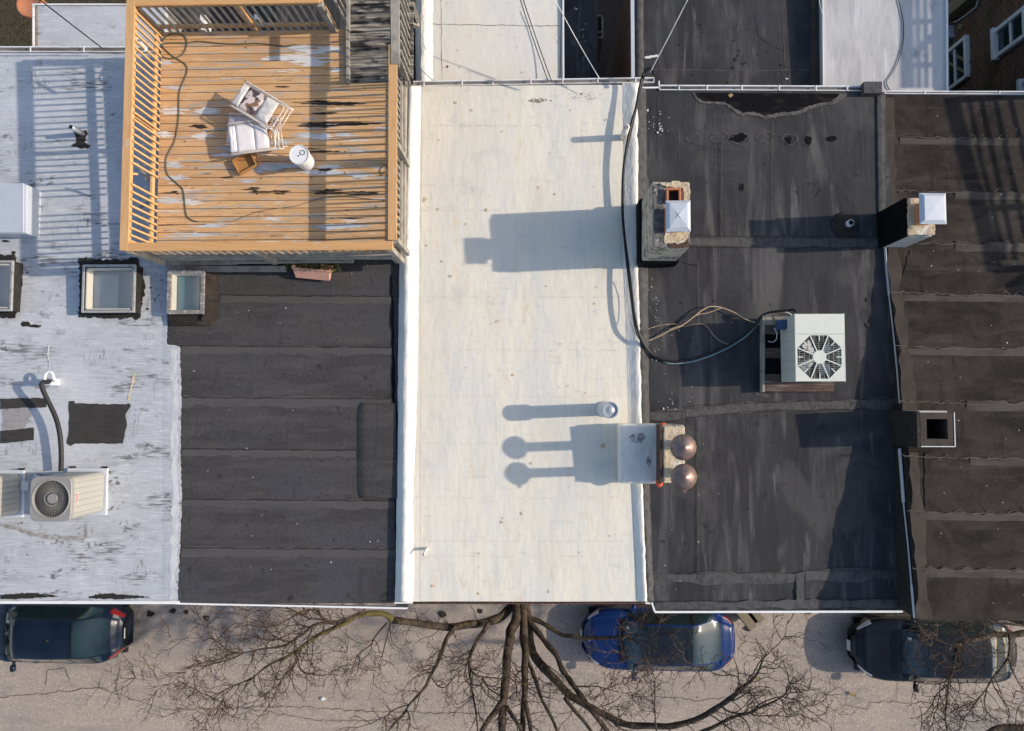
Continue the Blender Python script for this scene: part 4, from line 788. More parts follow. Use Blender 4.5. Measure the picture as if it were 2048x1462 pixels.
w2 = wing(H2, [(325, 20), (833, -60), (833, 170), (325, 120)], 8.6, 'epdm')
mb = MB(); mb.boxpx(303, 0, 314, 110, 8.9, 8.3); mb.boxpx(400, 30, 410, 60, 8.9, 8.4); mb.boxpx(508, 28, 516, 38, 8.9, 8.4); mb.build('white_downspout', M['white_paint'], w2)
w3 = wing(H3, [(833, -90), (1126, -90), (1127, 175), (833, 175)], ZB, 'ell_white')
keys = [(-60, [831, 836, 844, 858, 866]), (30, [831, 836, 842, 856, 866]), (170, [831, 837, 843, 856, 866])]
mb = MB(); curb(mb, lerp_path(keys, yr(-60, 172, 6)), [-.05, .04, .14, .05, .005], ZB, 1.6, 3); mb.build('wing_curb', M['white_curb'], w3, smooth=True)
mb = MB(); mb.bar(on(1126, -90, ZB, .02), on(1127, 172, ZB, .02), .03, .07); mb.build('wing_edge', M['white_paint'], w3)
mb = MB(); ribbon(mb, [(882, -10), (884, 160)], ZB, .006, .006, 1, 2, step=8); ribbon(mb, [(845, 48), (1120, 52)], ZB, .006, .008, 1, 3, step=8); mb.build('wing_seam', M['scum'], w3)
flecks(w3, 'grit', 'tar', 30, 880, 5, 1120, 155, ZB, .3, 1.0, 3, .012)
PC = (ZC, 0, -.03)
w4 = wing(H4, [(1263, -90), (1640, -90), (1640, 190), (1266, 190)], PC, 'epdm', 'dark_brick')
mb = MB(); mb.bar(on(1264, -90, PC, .01), on(1266, 172, PC, .01), .07, .06); mb.build('drip_edge', M['grey_trim'], w4)
keys = [(-80, [1268, 1272, 1282, 1286]), (175, [1270, 1274, 1284, 1288])]; mb = MB(); curb(mb, lerp_path(keys, yr(-80, 175, 10)), [.02, .06, .06, .006], PC, .6, 3); mb.build('wing_curb', M['epdm_tape'], w4, smooth=True)
keys = [(-80, [1622, 1626, 1634, 1642]), (185, [1622, 1628, 1636, 1643])]; mb = MB(); curb(mb, lerp_path(keys, yr(-80, 185, 10)), [.006, .05, .07, .07], PC, .8, 4); mb.build('wing_curb', M['brown_edge'], w4, smooth=True)
mb = MB(); ribbon(mb, [(1300, 139), (1450, 141), (1620, 140)], PC, .008, .012, 1, 2, step=8); ribbon(mb, [(1563, -20), (1570, 140)], PC, .008, .008, 1, 3, step=8); mb.build('wing_seam', M['scum'], w4)
mb = MB(); sheet(mb, jag([(1289, 113), (1316, 109), (1317, 113), (1296, 117), (1290, 117)], 4, .8, 3), PC, .012); sheet(mb, [(1571, 156), (1577, 157), (1576, 159), (1571, 158)], PC, .012); mb.build('paint_mark', M['chalk'], w4)
flecks(w4, 'tar_spot', 'tar', 24, 1310, 10, 1600, 170, PC, 1.5, 2.8, 33, .010)
PD = (9.34, 0, -.005)
w5 = wing(H5, [(1645, -90), (1893, -90), (1894, 189), (1646, 189)], PD, 'pale_roof', 'stucco')
mb = MB(); mb.bar(on(1893, -90, PD, .02), on(1894, 186, PD, .02), .02, .06); mb.bar(on(1644, -90, PD, .01), on(1646, 178, PD, .01), .015, .05); mb.build('wing_edge', M['white_paint'], w5)
# thin black wire curling over the pale rear wing
def wire(name, pts, r, m, label, cat='cable', pl=None, n=6, sm=True, parent=None):
    P_ = [on(x, y, pl, h) if pl is not None else Vector(x) for x, y, h in pts]
    if sm:
        f_ = []
        for i in range(len(P_) - 1):
            p0, p1, p2, p3 = P_[max(i - 1, 0)], P_[i], P_[i + 1], P_[min(i + 2, len(P_) - 1)]
            for t in [k / 8 for k in range(8)]:
                f_.append(.5 * ((2 * p1) + (p2 - p0) * t + (2 * p0 - 5 * p1 + 4 * p2 - p3) * t * t + (3 * p1 - p0 - 3 * p2 + p3) * t ** 3))
        P_ = f_ + [P_[-1]]
    mb = MB(); mb.tube(P_, r, n); o = mb.build(name, M[m], parent, smooth=True)
    if parent is None: tag(o, label, cat)
    return o
wire('roof_cable', [(1795, -10, .02), (1803, 25, .02), (1807, 50, .02), (1806, 85, .02), (1797, 120, .02), (1785, 145, .02), (1773, 165, .02), (1782, 184, .02)], .008, 'cable', 'thin black cable curving down the pale grey rear roof', pl=PD)
wire('roof_cable', [(1637, -10, .3), (1641, 15, .3), (1648, 40, .3), (1648, 80, .1)], .006, 'plastic_white', 'short white cable at the left edge of the pale grey rear roof', pl=PD)
# dark shed and yard between wings
sh = thing('garden_shed', 'low black shed roof in the shaded gap beside the white rear wing', 'shed', on(1160, 60, 4.0))
mb = MB(); prism(mb, [(1080, -60), (1193, -60), (1193, 175), (1080, 175)], 4.0); mb.build('shed_wall', M['stucco'], sh); mb = MB(); sheet(mb, [(1080, -60), (1195, -60), (1195, 180), (1080, 180)], 4.0, .0, .1)
sr = mb.build('shed_roof', M['epdm'], sh); flecks(sr, 'debris_fleck', 'chalk', 16, 0, 0, 0, 0, 4.0, .5, 1.4, 8, .01, clus=[(1168, 60, 4, 20), (1168, 110, 4, 20), (1153, 18, 2, 1)])
mb = MB(); mb.add([tuple(on(1180, 190, 0, .01)), tuple(on(1290, 190, 0, .01)), tuple(on(1290, -60, 0, .01)), tuple(on(1180, -60, 0, .01))], [(0, 1, 2, 3)]); tag(mb.build('patio', M['patio']), kind='structure')
pb = thing('planter_box', 'narrow wooden planter with dead plants in the dark gap between rear wings', 'planter', on(1197, 48, 3.0))
mb = MB(); a = on(1190, 65, 3.6); b = on(1204, 32, 3.6)
for p, q in (((a.x, a.y), (b.x, a.y)), ((b.x, a.y), (b.x, b.y)), ((b.x, b.y), (a.x, b.y)), ((a.x, b.y), (a.x, a.y))): mb.bar((*p, 3.5), (*q, 3.5), .025, .25)
mb.build('box_frame', M['grey_wood'], pb); mb = MB(); mb.box(((a.x + b.x) / 2, (a.y + b.y) / 2, 3.45), (b.x - a.x, b.y - a.y, .1)); mb.build('soil', M['litter'], pb)
mb = MB(); mb.box(((a.x + b.x) / 2, (a.y + b.y) / 2, 1.7), (.3, .6, 3.4)); mb.build('box_stand', M['grey_wood'], pb)

# ---- brick house wall with windows, top right
XB = 10.45
bh = thing('brick_house', 'dark brick house wall with white-framed windows facing the rear wings', 'house', (XB + 3, 10, 0))
def wpt(px, py):      # sight line met with the wall plane x = XB
    v = ray(px, py); t = (XB - CAM.x) / v.x; return CAM + v * t
mb = MB(); mb.box((XB + 3, 11.5, 5.42), (6, 11, 10.84)); mb.build('wall', M['brick_wall'], bh)
def bwin(pA, pB, blind=False):
    """pA = lower corner, pB = upper corner seen in the picture (diagonal of the opening on the wall)"""
    a = wpt(*pA); b = wpt(*pB); y0, y1 = sorted((a.y, b.y)); z0, z1 = sorted((a.z, b.z)); w_ = MB(); x = XB
    fr = MB(); t = .09
    fr.box((x - .04, (y0 + y1) / 2, z1 + t / 2), (.12, y1 - y0 + 2 * t, t)); fr.box((x - .06, (y0 + y1) / 2, z0 - t / 2), (.16, y1 - y0 + 2 * t + .06, t)); fr.box((x - .04, y0 - t / 2, (z0 + z1) / 2), (.10, t, z1 - z0)); fr.box((x - .04, y1 + t / 2, (z0 + z1) / 2), (.10, t, z1 - z0)); fr.box((x - .03, (y0 + y1) / 2, (z0 + z1) / 2), (.06, y1 - y0, .05))
    f = fr.build('window', M['white_paint'], bh, bevel=.008); g_ = MB(); g_.box((x - .005, (y0 + y1) / 2, (z0 + z1) / 2), (.03, y1 - y0, z1 - z0)); g_.build('pane', M['car_glass'], f)
    if blind:
        bl = MB(); bl.box((x - .024, (y0 + y1) / 2 - .1, (z0 + z1) / 2 + .1), (.006, .06, 1.2), tilt=(.7, 0)); bl.box((x - .024, (y0 + y1) / 2 + .2, (z0 + z1) / 2 + .1), (.006, .06, 1.2), tilt=(.7, 0)); bl.build('window_bar', M['trim_tan'], f)
    return f
bwin((1893, 182), (1934, 80), True); bwin((1999, 108), (2052, 22)); bwin((2052, 190), (2110, 130))
w_a, w_b = wpt(1890, 42), wpt(1965, -20); mb = MB(); mb.bar(w_a + Vector((-.12, 0, 0)), w_b + Vector((-.12, 0, 0)), .3, .3); mb.build('porch_beam', M['trim_tan'], bh)
c = wpt(1899, 70); mb = MB(); mb.box(c + Vector((-.1, 0, 0)), (.2, .3, .4)); mb.build('meter_box', M['grey_trim'], bh)
wp = [wpt(*p) + Vector((-.03, 0, 0)) for p in ((1885, 50), (1915, 43), (1935, 30), (1955, 14), (1960, -5))]; mb = MB(); mb.tube(wp, .018, 6); mb.build('wall_cable', M['gutter'], bh, smooth=True)
c = wpt(1922, 53); mb = MB(); mb.box(c + Vector((-.02, 0, 0)), (.03, .12, .18), tilt=(.5, 0)); mb.build('cable_clip', M['trim_tan'], bh)

# ---- yard, top left
yd = MB(); yd.lathe(on(58, 8, 5.6), [(.30, -.5), (.34, 0), (.32, .01), (.28, -.02), (.02, -.05)], 24); tag(yd.build('plant_pot', M['terracotta'], smooth=True), 'round terracotta pot at the edge of the yard in the top left corner', 'plant pot')
mb = MB(); mb.lathe((on(58, 8, 5.6).x, on(58, 8, 5.6).y, 0), [(.25, 0), (.25, 5.1)], 12); tag(mb.build('brick_pier', M['dark_brick']), 'dark brick pier holding the terracotta pot above the yard', 'pier')
# ================================================================ ROOF DECK
ZD = 10.55; ZR = 11.45
fl = on(312, 512, ZD); fr_ = on(803, 512, ZD); bl_ = on(312, 66, ZD); br_ = on(697, 66, ZD); cr = on(803, 168, ZD)
X0, X1, Y0, Y1 = fl.x, fr_.x, fl.y, bl_.y; XM = br_.x; YM = cr.y
deck = thing('wooden_deck', 'raised roof deck of orange stained boards with flaking grey paint and slatted railings', 'deck', ((X0 + X1) / 2, (Y0 + Y1) / 2, 9.8))
mb = MB(); bvals = []; y = Y0; k = 0; bw = .1425
while y < Y1 - .02:
    x1 = X1 if y + bw * .5 < YM else XM
    z = ZD - .0125 + rnd.uniform(-.0012, .0012); w0 = bw - .007
    n = 24; vs = []; fs = []
    for i in range(n + 1):
        x = X0 + (x1 - X0) * i / n; dz = .002 * noise.noise(Vector((x * .8, k * 3.1, 0)))
        vs += [(x, y + .0035, z - .0125), (x, y + w0, z - .0125), (x, y + .0035, z + .0125 + dz), (x, y + w0, z + .0125 + dz)]
    for i in range(n): a = i * 4; fs += [(a + 2, a + 6, a + 7, a + 3), (a, a + 4, a + 6, a + 2), (a + 3, a + 7, a + 5, a + 1), (a, a + 1, a + 5, a + 4)]
    fs += [(0, 2, 3, 1), (n * 4, n * 4 + 1, n * 4 + 3, n * 4 + 2)]
    mb.add(vs, fs); bvals += [rnd.random()] * len(vs); y += bw; k += 1
df = mb.build('deck_floor', M['deck_boards'], deck)
at = df.data.attributes.new('board', 'FLOAT', 'POINT'); at.data.foreach_set('value', bvals)
# flaked and rotten areas: streaky slivers along the grain
def streaks(name, m, spots, dz, parent, seed, z=ZD, jag_=.5, hmul=1.0):
    r = random.Random(seed); mb = MB()
    for (cx, cy, hw, hh) in spots:
        n = max(6, int(hh * 3.4 * hmul))
        for i in range(n):
            yy = cy + r.uniform(-hh, hh); k = math.sqrt(max(.05, 1 - ((yy - cy) / hh) ** 2)); L = hw * k * r.uniform(.35, 1.0); xc = cx + r.uniform(-.35, .35) * hw
            th = r.uniform(.6, 2.2); pts = [(xc - L, yy)]; q = []
            m_ = max(3, int(L / 4))
            for j in range(1, m_): t = j / m_; pts.append((xc - L + 2 * L * t, yy - th * r.uniform(.2, 1))); q.append((xc - L + 2 * L * t, yy + th * r.uniform(.2, 1)))
            pts.append((xc + L, yy)); sheet(mb, pts + q[::-1], z, dz + i * .00006)
    return mb.build(name, M[m], parent)
streaks('paint_flake', 'paint_white', [(345, 221, 34, 7), (420, 222, 32, 6), (345, 402, 30, 6), (380, 404, 24, 5), (330, 269, 20, 6), (405, 272, 26, 7), (590, 115, 60, 6), (620, 125, 40, 7), (660, 98, 25, 6), (630, 103, 40, 5), (540, 118, 30, 3), (672, 140, 16, 4), (640, 272, 30, 6), (660, 333, 30, 4), (540, 485, 40, 2.5), (545, 438, 25, 2.5), (660, 455, 22, 3), (640, 250, 40, 4), (465, 310, 40, 3)], .003, df, 3)
streaks('grey_paint', 'paint_grey', [(540, 333, 45, 6), (570, 332, 60, 5), (345, 330, 26, 6), (330, 125, 20, 4), (350, 355, 28, 5), (335, 400, 26, 7), (350, 175, 22, 4), (470, 300, 45, 4), (560, 285, 30, 4), (665, 455, 35, 6), (700, 452, 30, 5), (640, 345, 50, 5), (380, 470, 60, 4), (420, 452, 40, 4), (500, 362, 30, 3), (600, 95, 40, 4), (610, 270, 40, 5), (720, 350, 30, 4), (690, 270, 30, 3), (520, 340, 24, 5)], .0045, df, 5)
streaks('rotten_wood', 'rot', [(640, 205, 50, 3.5), (680, 207, 60, 3), (640, 250, 46, 5), (700, 247, 60, 3), (560, 384, 26, 4), (515, 385, 30, 2.5), (505, 378, 22, 3), (665, 384, 40, 5.5), (720, 386, 50, 3), (400, 253, 20, 4), (455, 355, 20, 1.6), (640, 303, 40, 2), (560, 173, 20, 1.5), (650, 340, 24, 2.5), (345, 385, 20, 2), (700, 437, 26, 1.5), (640, 227, 36, 1.8)], .006, df, 7)
mb = MB()
for i, (x, y) in enumerate([(516, 432), (619, 435), (623, 355), (522, 357), (491, 83), (491, 95), (370, 283), (372, 371), (355, 388), (689, 345), (752, 413), (694, 421), (544, 432), (392, 336), (640, 345), (690, 303)]): sheet(mb, blob(x, y, 1.5, 1.3, i, 8), ZD, .008)
mb.build('nail_hole', M['gap'], df)
# walkway boards
mb = MB(); y = YM; x0 = on(697, 100, ZD).x; x1 = X1 - .02
while y < YM + 3.4:
    mb.box(((x0 + x1) / 2 + .1, y + .068, ZD - .03 + rnd.uniform(-.003, .003)), (x1 - x0 + .2, .137, .028)); y += .143
mb.build('walkway_floor', M['worn_wood'], deck)
# frame under the floor
mb = MB(); mb.box(((X0 + X1) / 2, Y0 - .02, ZD - .13), (X1 - X0, .04, .19)); mb.build('rim_joist', M['grey_wood'], deck)
mb = MB(); mb.box((X0 - .02, (Y0 + Y1) / 2, ZD - .13), (.04, Y1 - Y0, .19)); mb.build('rim_joist', M['grey_wood'], deck)
mb = MB(); mb.box((X1 + .02, (Y0 + YM) / 2 + 1.6, ZD - .13), (.04, YM - Y0 + 3.2, .19)); mb.build('rim_joist', M['grey_wood'], deck)
for k in range(10):
    x = X0 + .3 + (X1 - X0 - .5) * k / 9; mb = MB(); mb.box((x, (Y0 + Y1) / 2, ZD - .13), (.04, Y1 - Y0 - .1, .19)); mb.build('joist', M['grey_wood'], deck)
mb = MB(); a = on(336, 538, 9.98); b = on(572, 538, 9.98); mb.bar(a, b, .10, .10); mb.bar(a + Vector((0, .10, .05)), b + Vector((-.9, .13, .05)), .10, .06); mb.build('support_beam', M['grey_wood'], deck)
mb = MB(); a = on(450, 524, 10.2); b = on(706, 522, 10.2); mb.bar(a, b, .05, .12); mb.build('support_beam', M['grey_wood'], deck)
for x in (345, 575, 790):
    p = on(x, 520, 10.2); mb = MB(); mb.box((p.x, p.y + .05, 10.05), (.10, .10, .5)); mb.build('deck_post', M['grey_wood'], deck)
# railings
def railing(name, a, b, n, side, capm, balm, railm, posts=(), cap_w=.145, gapn=(), sub=(0, 0), zb=None, cap_out=0, balpart=True, capext=(0, 0), dz=0.0):
    """a,b = floor-level ends on the rail line; side = +1/-1: which side (left of a->b) the balusters sit"""
    a = Vector(a); b = Vector(b); d = (b - a); L = d.length; u = d / L; nrm = Vector((-u.y, u.x, 0)) * side; H = ZR - ZD
    mb = MB(); mb.bar(a - u * capext[0] + Vector((0, 0, H - .018 + dz)) + nrm * cap_out, b + u * capext[1] + Vector((0, 0, H - .018 + dz)) + nrm * cap_out, cap_w, .036); r = mb.build('railing', M[capm], deck, bevel=.004)
    mb = MB(); mb.bar(a + Vector((0, 0, H - .036 - .045)), b + Vector((0, 0, H - .036 - .045)), .038, .088); mb.build('top_rail', M[railm], r)
    mb = MB(); mb.bar(a + Vector((0, 0, .12)), b + Vector((0, 0, .12)), .038, .088); mb.build('bottom_rail', M[railm], r)
    for t in posts:
        p = a + d * t; mb = MB(); mb.bar(p + nrm * .05 + Vector((0, 0, -.22)), p + nrm * .05 + Vector((0, 0, H - .04)), .09, .085, up=u); mb.build('post', M[railm], r)
    for i in range(n):
        if i in gapn: continue
        p = a + d * ((i + .5) / n); mb = MB(); mb.bar(p - nrm * .036 + Vector((0, 0, .02)), p - nrm * .036 + Vector((0, 0, H - .06)), .034, .034, up=u); mb.build('baluster', M[balm], r)
    return r
LX = X0 - .03
railing('left', (LX, Y0, ZD), (LX, Y1 + .1, ZD), 34, 1, 'stain_wood_y', 'baluster_tan', 'baluster_tan', posts=(.02, .545, .985), gapn=(9, 10), cap_out=.03, capext=(.09, .0), dz=.002)
railing('back', (LX, Y1 + .05, ZD), (on(668, 66, ZD).x, Y1 + .05, ZD), 23, 1, 'stain_wood', 'grey_wood', 'stain_wood', posts=(.53, .99), capext=(-.02, 0), cap_out=.02)
FX1 = X1 + .02
frr = railing('front', (LX, Y0 - .03, ZD), (FX1, Y0 - .03, ZD), 30, -1, 'stain_wood', 'grey_wood', 'grey_wood', posts=(.01, .47, .99), cap_out=0)
rx = on(806, 500, ZD).x
railing('right', (rx - .01, Y0, ZD), (rx - .03, YM + .15, ZD), 25, -1, 'stain_wood_y', 'grey_wood', 'grey_wood', posts=(.02, .52, .98), capext=(-.06, .12), dz=.002)
# weathered rail beside the walkway (upper right) and the low one at its left
def grey_rail(pa, pb, n, nm='railing'):
    a = on(*pa, ZD); b = on(*pb, ZD); d = b - a; H = ZR - ZD; mb = MB(); mb.bar(a + Vector((0, 0, H)), b + Vector((0, 0, H)), .15, .036); r = mb.build('railing', M['grey_wood'], deck, bevel=.004)
    mb = MB(); mb.bar(a + Vector((.03, 0, H - .07)), b + Vector((.03, 0, H - .07)), .038, .088); mb.bar(a + Vector((.03, 0, .1)), b + Vector((.03, 0, .1)), .038, .088); mb.build('rail_board', M['grey_wood'], r)
    mb = MB()
    for i in range(n):
        p = a + d * ((i + .5) / n); mb = MB(); mb.bar(p + Vector((.075, 0, -.1)), p + Vector((.075, 0, H - .02)), .034, .034); mb.build('baluster', M['grey_wood'], r)
grey_rail((811, 176), (808, -60), 13)
a = on(697, 168, ZD + .04); b = on(694, -60, ZD + .04); mb = MB(); mb.bar(a, b, .05, .09); mb.build('walkway_curb', M['grey_wood'], deck)
a = on(697, 66, ZD); H = .9; mb = MB(); mb.bar(on(668, 60, ZD + .0) , on(655, 15, ZR - .05) if False else on(668, 60, ZD) + Vector((0, 0, .85)), .09, .09); mb.build('end_post', M['grey_wood'], deck)
sl = [on(690, -40, ZD + .5), on(690, 62, ZD + .5)]
mb = MB(); mb.bar(on(697, 62, ZD + .88), on(697, -60, ZD + .88), .04, .09); mb.build('walkway_rail', M['grey_wood'], deck)
for k in range(7):
    y = 55 - k * 17; mb = MB(); p = on(697, y, ZD); mb.bar(p + Vector((.0, 0, .0)), p + Vector((0, 0, .86)), .034, .034); mb.build('walkway_baluster', M['grey_wood'], deck)
# broken baluster and bits lying in the gap
mb = MB(); mb.bar(on(273, 326, ZD + .35), on(298, 362, ZD + .05), .03, .03); mb.build('broken_baluster', M['grey_wood'], deck)
mb = MB(); mb.bar(on(262, 347, ZR - .1), on(276, 349, ZR - .15), .034, .034); mb.build('broken_baluster', M['baluster_tan'], deck)

# ================================================================ THINGS ON THE DECK
def zrot(c, a): return Matrix.Translation(c) @ Matrix.Rotation(a, 4, 'Z')
def folding_chair(label, px, py, z, ang, L=.92, W_=.50, cush='sling', band='sling', tilt=0.0, roll=0.0):
    c = on(px, py, z); T = Matrix.Translation(c) @ Matrix.Rotation(ang, 4, 'Z') @ Matrix.Rotation(tilt, 4, 'Y') @ Matrix.Rotation(roll, 4, 'X'); Ti = Matrix.Identity(4)
    root = thing('folding_chair', label, 'chair', c, 'folded patio chairs piled on the deck')
    def bld(m_, nm, mm, sm=True, **k): return m_.build(nm, M[mm], root, smooth=sm, **k)
    def rr(x0, x1, y0, y1, zz, r_=.05):
        pts = []
        for (cx, cy, a0) in ((x1 - r_, y1 - r_, 0), (x0 + r_, y1 - r_, 90), (x0 + r_, y0 + r_, 180), (x1 - r_, y0 + r_, 270)):
            for q in range(4): a = R(a0 + 30 * q); pts.append((cx + r_ * math.cos(a), cy + r_ * math.sin(a), zz))
        return pts + [pts[0]]
    h = W_ / 2
    for s in (-1, 1):      # long side rails (arm and leg tubes folded flat)
        mb = MB(T); mb.tube([(-L * .52, s * h, .015), (-L * .45, s * h, .045), (0, s * h, .05), (L * .42, s * h, .04), (L * .52, s * h, .02)], [.016, .02, .018, .013, .011], 8); bld(mb, 'side_rail', 'chair_metal')
        mb = MB(T); mb.tube([(-L * .34, s * (h - .03), .0), (L * .1, s * (h - .03), .01), (L * .5, s * (h - .015), -.02)], .011, 8); bld(mb, 'leg', 'chair_metal')
    mb = MB(T); mb.tube(rr(-L * .40, L * .36, -h + .035, h - .035, .03), .011, 8, cap=False); bld(mb, 'frame', 'chair_metal')
    for x in (L * .43, L * .5, .04): mb = MB(T); mb.tube([(x, -h, .03), (x, h, .03)], .0095, 8); bld(mb, 'cross_bar', 'chair_metal')
    # fabric in three bands
    def pad(x0, x1, zz, m_, nm, th, puff):
        nx, ny = 10, 12; vs = []; fs = []
        for s_ in (0, 1):
            for j in range(ny + 1):
                for i in range(nx + 1):
                    u = i / nx; v = j / ny; e = min(1, 5 * u, 5 * (1 - u), 5 * v, 5 * (1 - v)); q = puff * e * (1 + .5 * noise.noise(Vector((u * 4 + x0 * 9, v * 5, 2))))
                    vs.append((x0 + (x1 - x0) * u, -h + .04 + (2 * h - .08) * v, zz + (th * .5 + q if s_ else -th * .5)))
        K = (nx + 1) * (ny + 1)
        for j in range(ny):
            for i in range(nx): a = j * (nx + 1) + i; fs += [(K + a, K + a + 1, K + a + nx + 2, K + a + nx + 1), (a + nx + 1, a + nx + 2, a + 1, a)]
        for i in range(nx): fs += [(i, i + 1, K + i + 1, K + i), (ny * (nx + 1) + i + 1, ny * (nx + 1) + i, K + ny * (nx + 1) + i, K + ny * (nx + 1) + i + 1)]
        for j in range(ny): a = j * (nx + 1); b = a + nx; fs += [(a + nx + 1, a, K + a, K + a + nx + 1), (b, b + nx + 1, K + b + nx + 1, K + b)]
        m2 = MB(T); m2.add(vs, fs); return bld(m2, nm, m_)
    pad(-L * .50, -L * .37, .02, cush, 'headrest', .03, .03); pad(-L * .36, -L * .02, .035, band, 'backrest', .012, .010); pad(-L * .01, L * .24, .035, cush, 'seat', .02, .022)
    return root
folding_chair('bottom folding chair of the pile, its blue-white sling seat sticking out behind', 508, 264, ZD + .12, R(-5), W_=.56, tilt=.02)
folding_chair('middle folding chair of the pile with a plain white sling seat facing up', 512, 274, ZD + .24, R(7), W_=.55, tilt=.03, roll=.02)
folding_chair('top folding chair lying askew over the pile with a brown patterned back panel', 524, 216, ZD + .36, R(-31), L=.98, W_=.50, cush='cushion', band='pattern', tilt=.02)
# loose tubes poking out of the pile
mb = MB()
for a, b in (((548, 240), (566, 302)), ((540, 246), (556, 300)), ((556, 238), (548, 306)), ((532, 250), (540, 298)), ((500, 306), (575, 292)), ((515, 308), (560, 310))):
    mb = MB(); mb.tube([on(*a, ZD + .28), on(*b, ZD + .22)], .0095, 8); o_ = mb.build('chair_leg_tube', M['chair_metal'], smooth=True); tag(o_, None, 'chair frame')
tubes = [o for o in bpy.data.objects if o.name.startswith('chair_leg_tube')]
root = thing('chair_frame', 'bare tan metal tubing of a collapsed chair showing at the right of the pile', 'chair frame', on(550, 275, ZD + .02), 'folded patio chairs piled on the deck')
for o in tubes:
    o.parent = root; o.location = o.location - ORG[root]; del o['category']; o.name = 'frame_tube'
# bucket
t = on(598, 309, ZD + .46); bc = Vector((t.x, t.y, ZD))
bk = thing('bucket', 'white plastic bucket with a lid and a small ring, standing on the deck', 'bucket', bc)
mb = MB(); mb.lathe(bc, [(.135, .0), (.14, .01), (.160, .36), (.170, .365), (.170, .40), (.166, .41), (.172, .45)], 36); mb.build('bucket_body', M['plastic_white'], bk, smooth=False)
mb = MB(); mb.lathe(bc, [(.174, .425), (.176, .46), (.162, .462), (.155, .445), (.01, .447)], 36); mb.build('lid', M['lid'], bk)
mb = MB(); c = bc + Vector((.055, .035, .452)); mb.tube([c + Vector((.042 * math.cos(a), .042 * math.sin(a), 0)) for a in [math.pi * 2 * i / 18 for i in range(19)]], .006, 6, cap=False); mb.build('ring', M['rubber'], bk, smooth=True)
mb = MB(); mb.lathe(bc + Vector((-.015, -.02, .447)), [(.014, 0), (.012, .008)], 10); mb.build('spout', M['tar'], bk)
# tan tray
c = on(492, 328, ZD + .02); T = zrot(c, R(28)); ty = thing('storage_tray', 'open shallow brown plastic tray tilted beside the bucket and chairs', 'tray', c)
mb = MB(T); mb.box((0, 0, .0), (.34, .27, .012)); mb.build('tray_base', M['tray'], ty, bevel=.004)
for (x, y, lx, ly) in ((.172, 0, .01, .27), (-.172, 0, .01, .27), (0, .137, .34, .01), (0, -.137, .34, .01)): mb = MB(T); mb.box((x, y, .045), (lx, ly, .10)); mb.build('tray_side', M['tray'], ty, bevel=.003)
# cords
def smooth_path(P_, k=8):
    f_ = []
    for i in range(len(P_) - 1):
        p0, p1, p2, p3 = P_[max(i - 1, 0)], P_[i], P_[i + 1], P_[min(i + 2, len(P_) - 1)]
        for t in [q / k for q in range(k)]: f_.append(.5 * ((2 * p1) + (p2 - p0) * t + (2 * p0 - 5 * p1 + 4 * p2 - p3) * t * t + (3 * p1 - p0 - 3 * p2 + p3) * t ** 3))
    return f_ + [P_[-1]]
def cord(name, pts, z, r, m, label, n=6, hs=None):
    P_ = [on(x, y, z, (hs[i] if hs else .012)) for i, (x, y) in enumerate(pts)]; mb = MB(); mb.tube(smooth_path(P_), r, n); o = mb.build(name, M[m], smooth=True); return tag(o, label, 'cord')
cord('long_cable', [(590, 88), (570, 93), (520, 87), (460, 88), (400, 83), (372, 86), (330, 87), (318, 98), (325, 113), (345, 117), (365, 108), (374, 88), (368, 72), (345, 67), (328, 78), (325, 92), (345, 112), (370, 128), (374, 145), (360, 180), (358, 210), (357, 240), (350, 280), (340, 300), (332, 320), (335, 348), (352, 365), (366, 380), (370, 410), (374, 432), (388, 442), (396, 443)], ZD, .011, 'green_cord', 'dark green cord looped in the deck corner and trailing down the boards')
cord('thin_brown_cord', [(396, 443), (460, 443), (490, 432), (530, 420), (590, 412), (640, 397), (680, 392), (730, 397), (770, 400)], ZD, .005, 'green_cord', 'thin brown cord running across the lower boards of the deck')
cord('coiled_wire', [(770, 345), (762, 350), (760, 340), (768, 330), (775, 332)], ZD, .005, 'cable', 'small coil of dark wire against the right railing of the deck')
mb = MB(); c = on(266, 72, ZR + .05); T = Matrix.Translation(on(279, 84, ZD + .6)) @ Matrix.Rotation(R(-52), 4, 'Z') @ Matrix.Rotation(R(20), 4, 'Y'); mb = MB(T); mb.box((0, 0, 0), (.34, .06, .02)); mb.build('white_bracket', M['white_paint'], deck, bevel=.006)

# ================================================================ PLANTER ON THE BLACK ROOF
c0 = on(586, 544, P2, .22); c1 = on(659, 551, P2, .22); cen = (c0 + c1) / 2; zb = zof(P2, cen.x, cen.y); ang = math.atan2(c1.y - c0.y, c1.x - c0.x); L = (c1 - c0).length
pt = thing('window_box', 'long pink terracotta planter box tipped on its side, spilling weeds on the charcoal roof', 'planter', (cen.x, cen.y, zb))
T = Matrix.Translation((cen.x, cen.y - .06, zb + .09)) @ Matrix.Rotation(ang, 4, 'Z') @ Matrix.Rotation(R(-55), 4, 'X')
def trough(T, L, w0, w1, h, t):
    mb = MB(T); vs = []
    for (l, w_, z) in ((L * .92, w0, 0), (L, w1, h), (L + .03, w1 + .03, h), (L + .03, w1 + .03, h + .025), (L - 2 * t, w1 - 2 * t, h + .025), (L * .9, w0 - t, h - .03)):
        vs += [(-l / 2, -w_ / 2, z), (l / 2, -w_ / 2, z), (l / 2, w_ / 2, z), (-l / 2, w_ / 2, z)]
    fs = [(3, 2, 1, 0)]
    for k in range(5): fs += [(4 * k + i, 4 * k + (i + 1) % 4, 4 * k + 4 + (i + 1) % 4, 4 * k + 4 + i) for i in range(4)]
    return mb.add(vs, fs)
trough(T, L, .10, .21, .22, .01).build('box', M['pink_pot'], pt, bevel=.005)
mb = MB(T); mb.box((0, 0, .185), (L * .93, .15, .02)); mb.build('soil', M['soil'], pt)
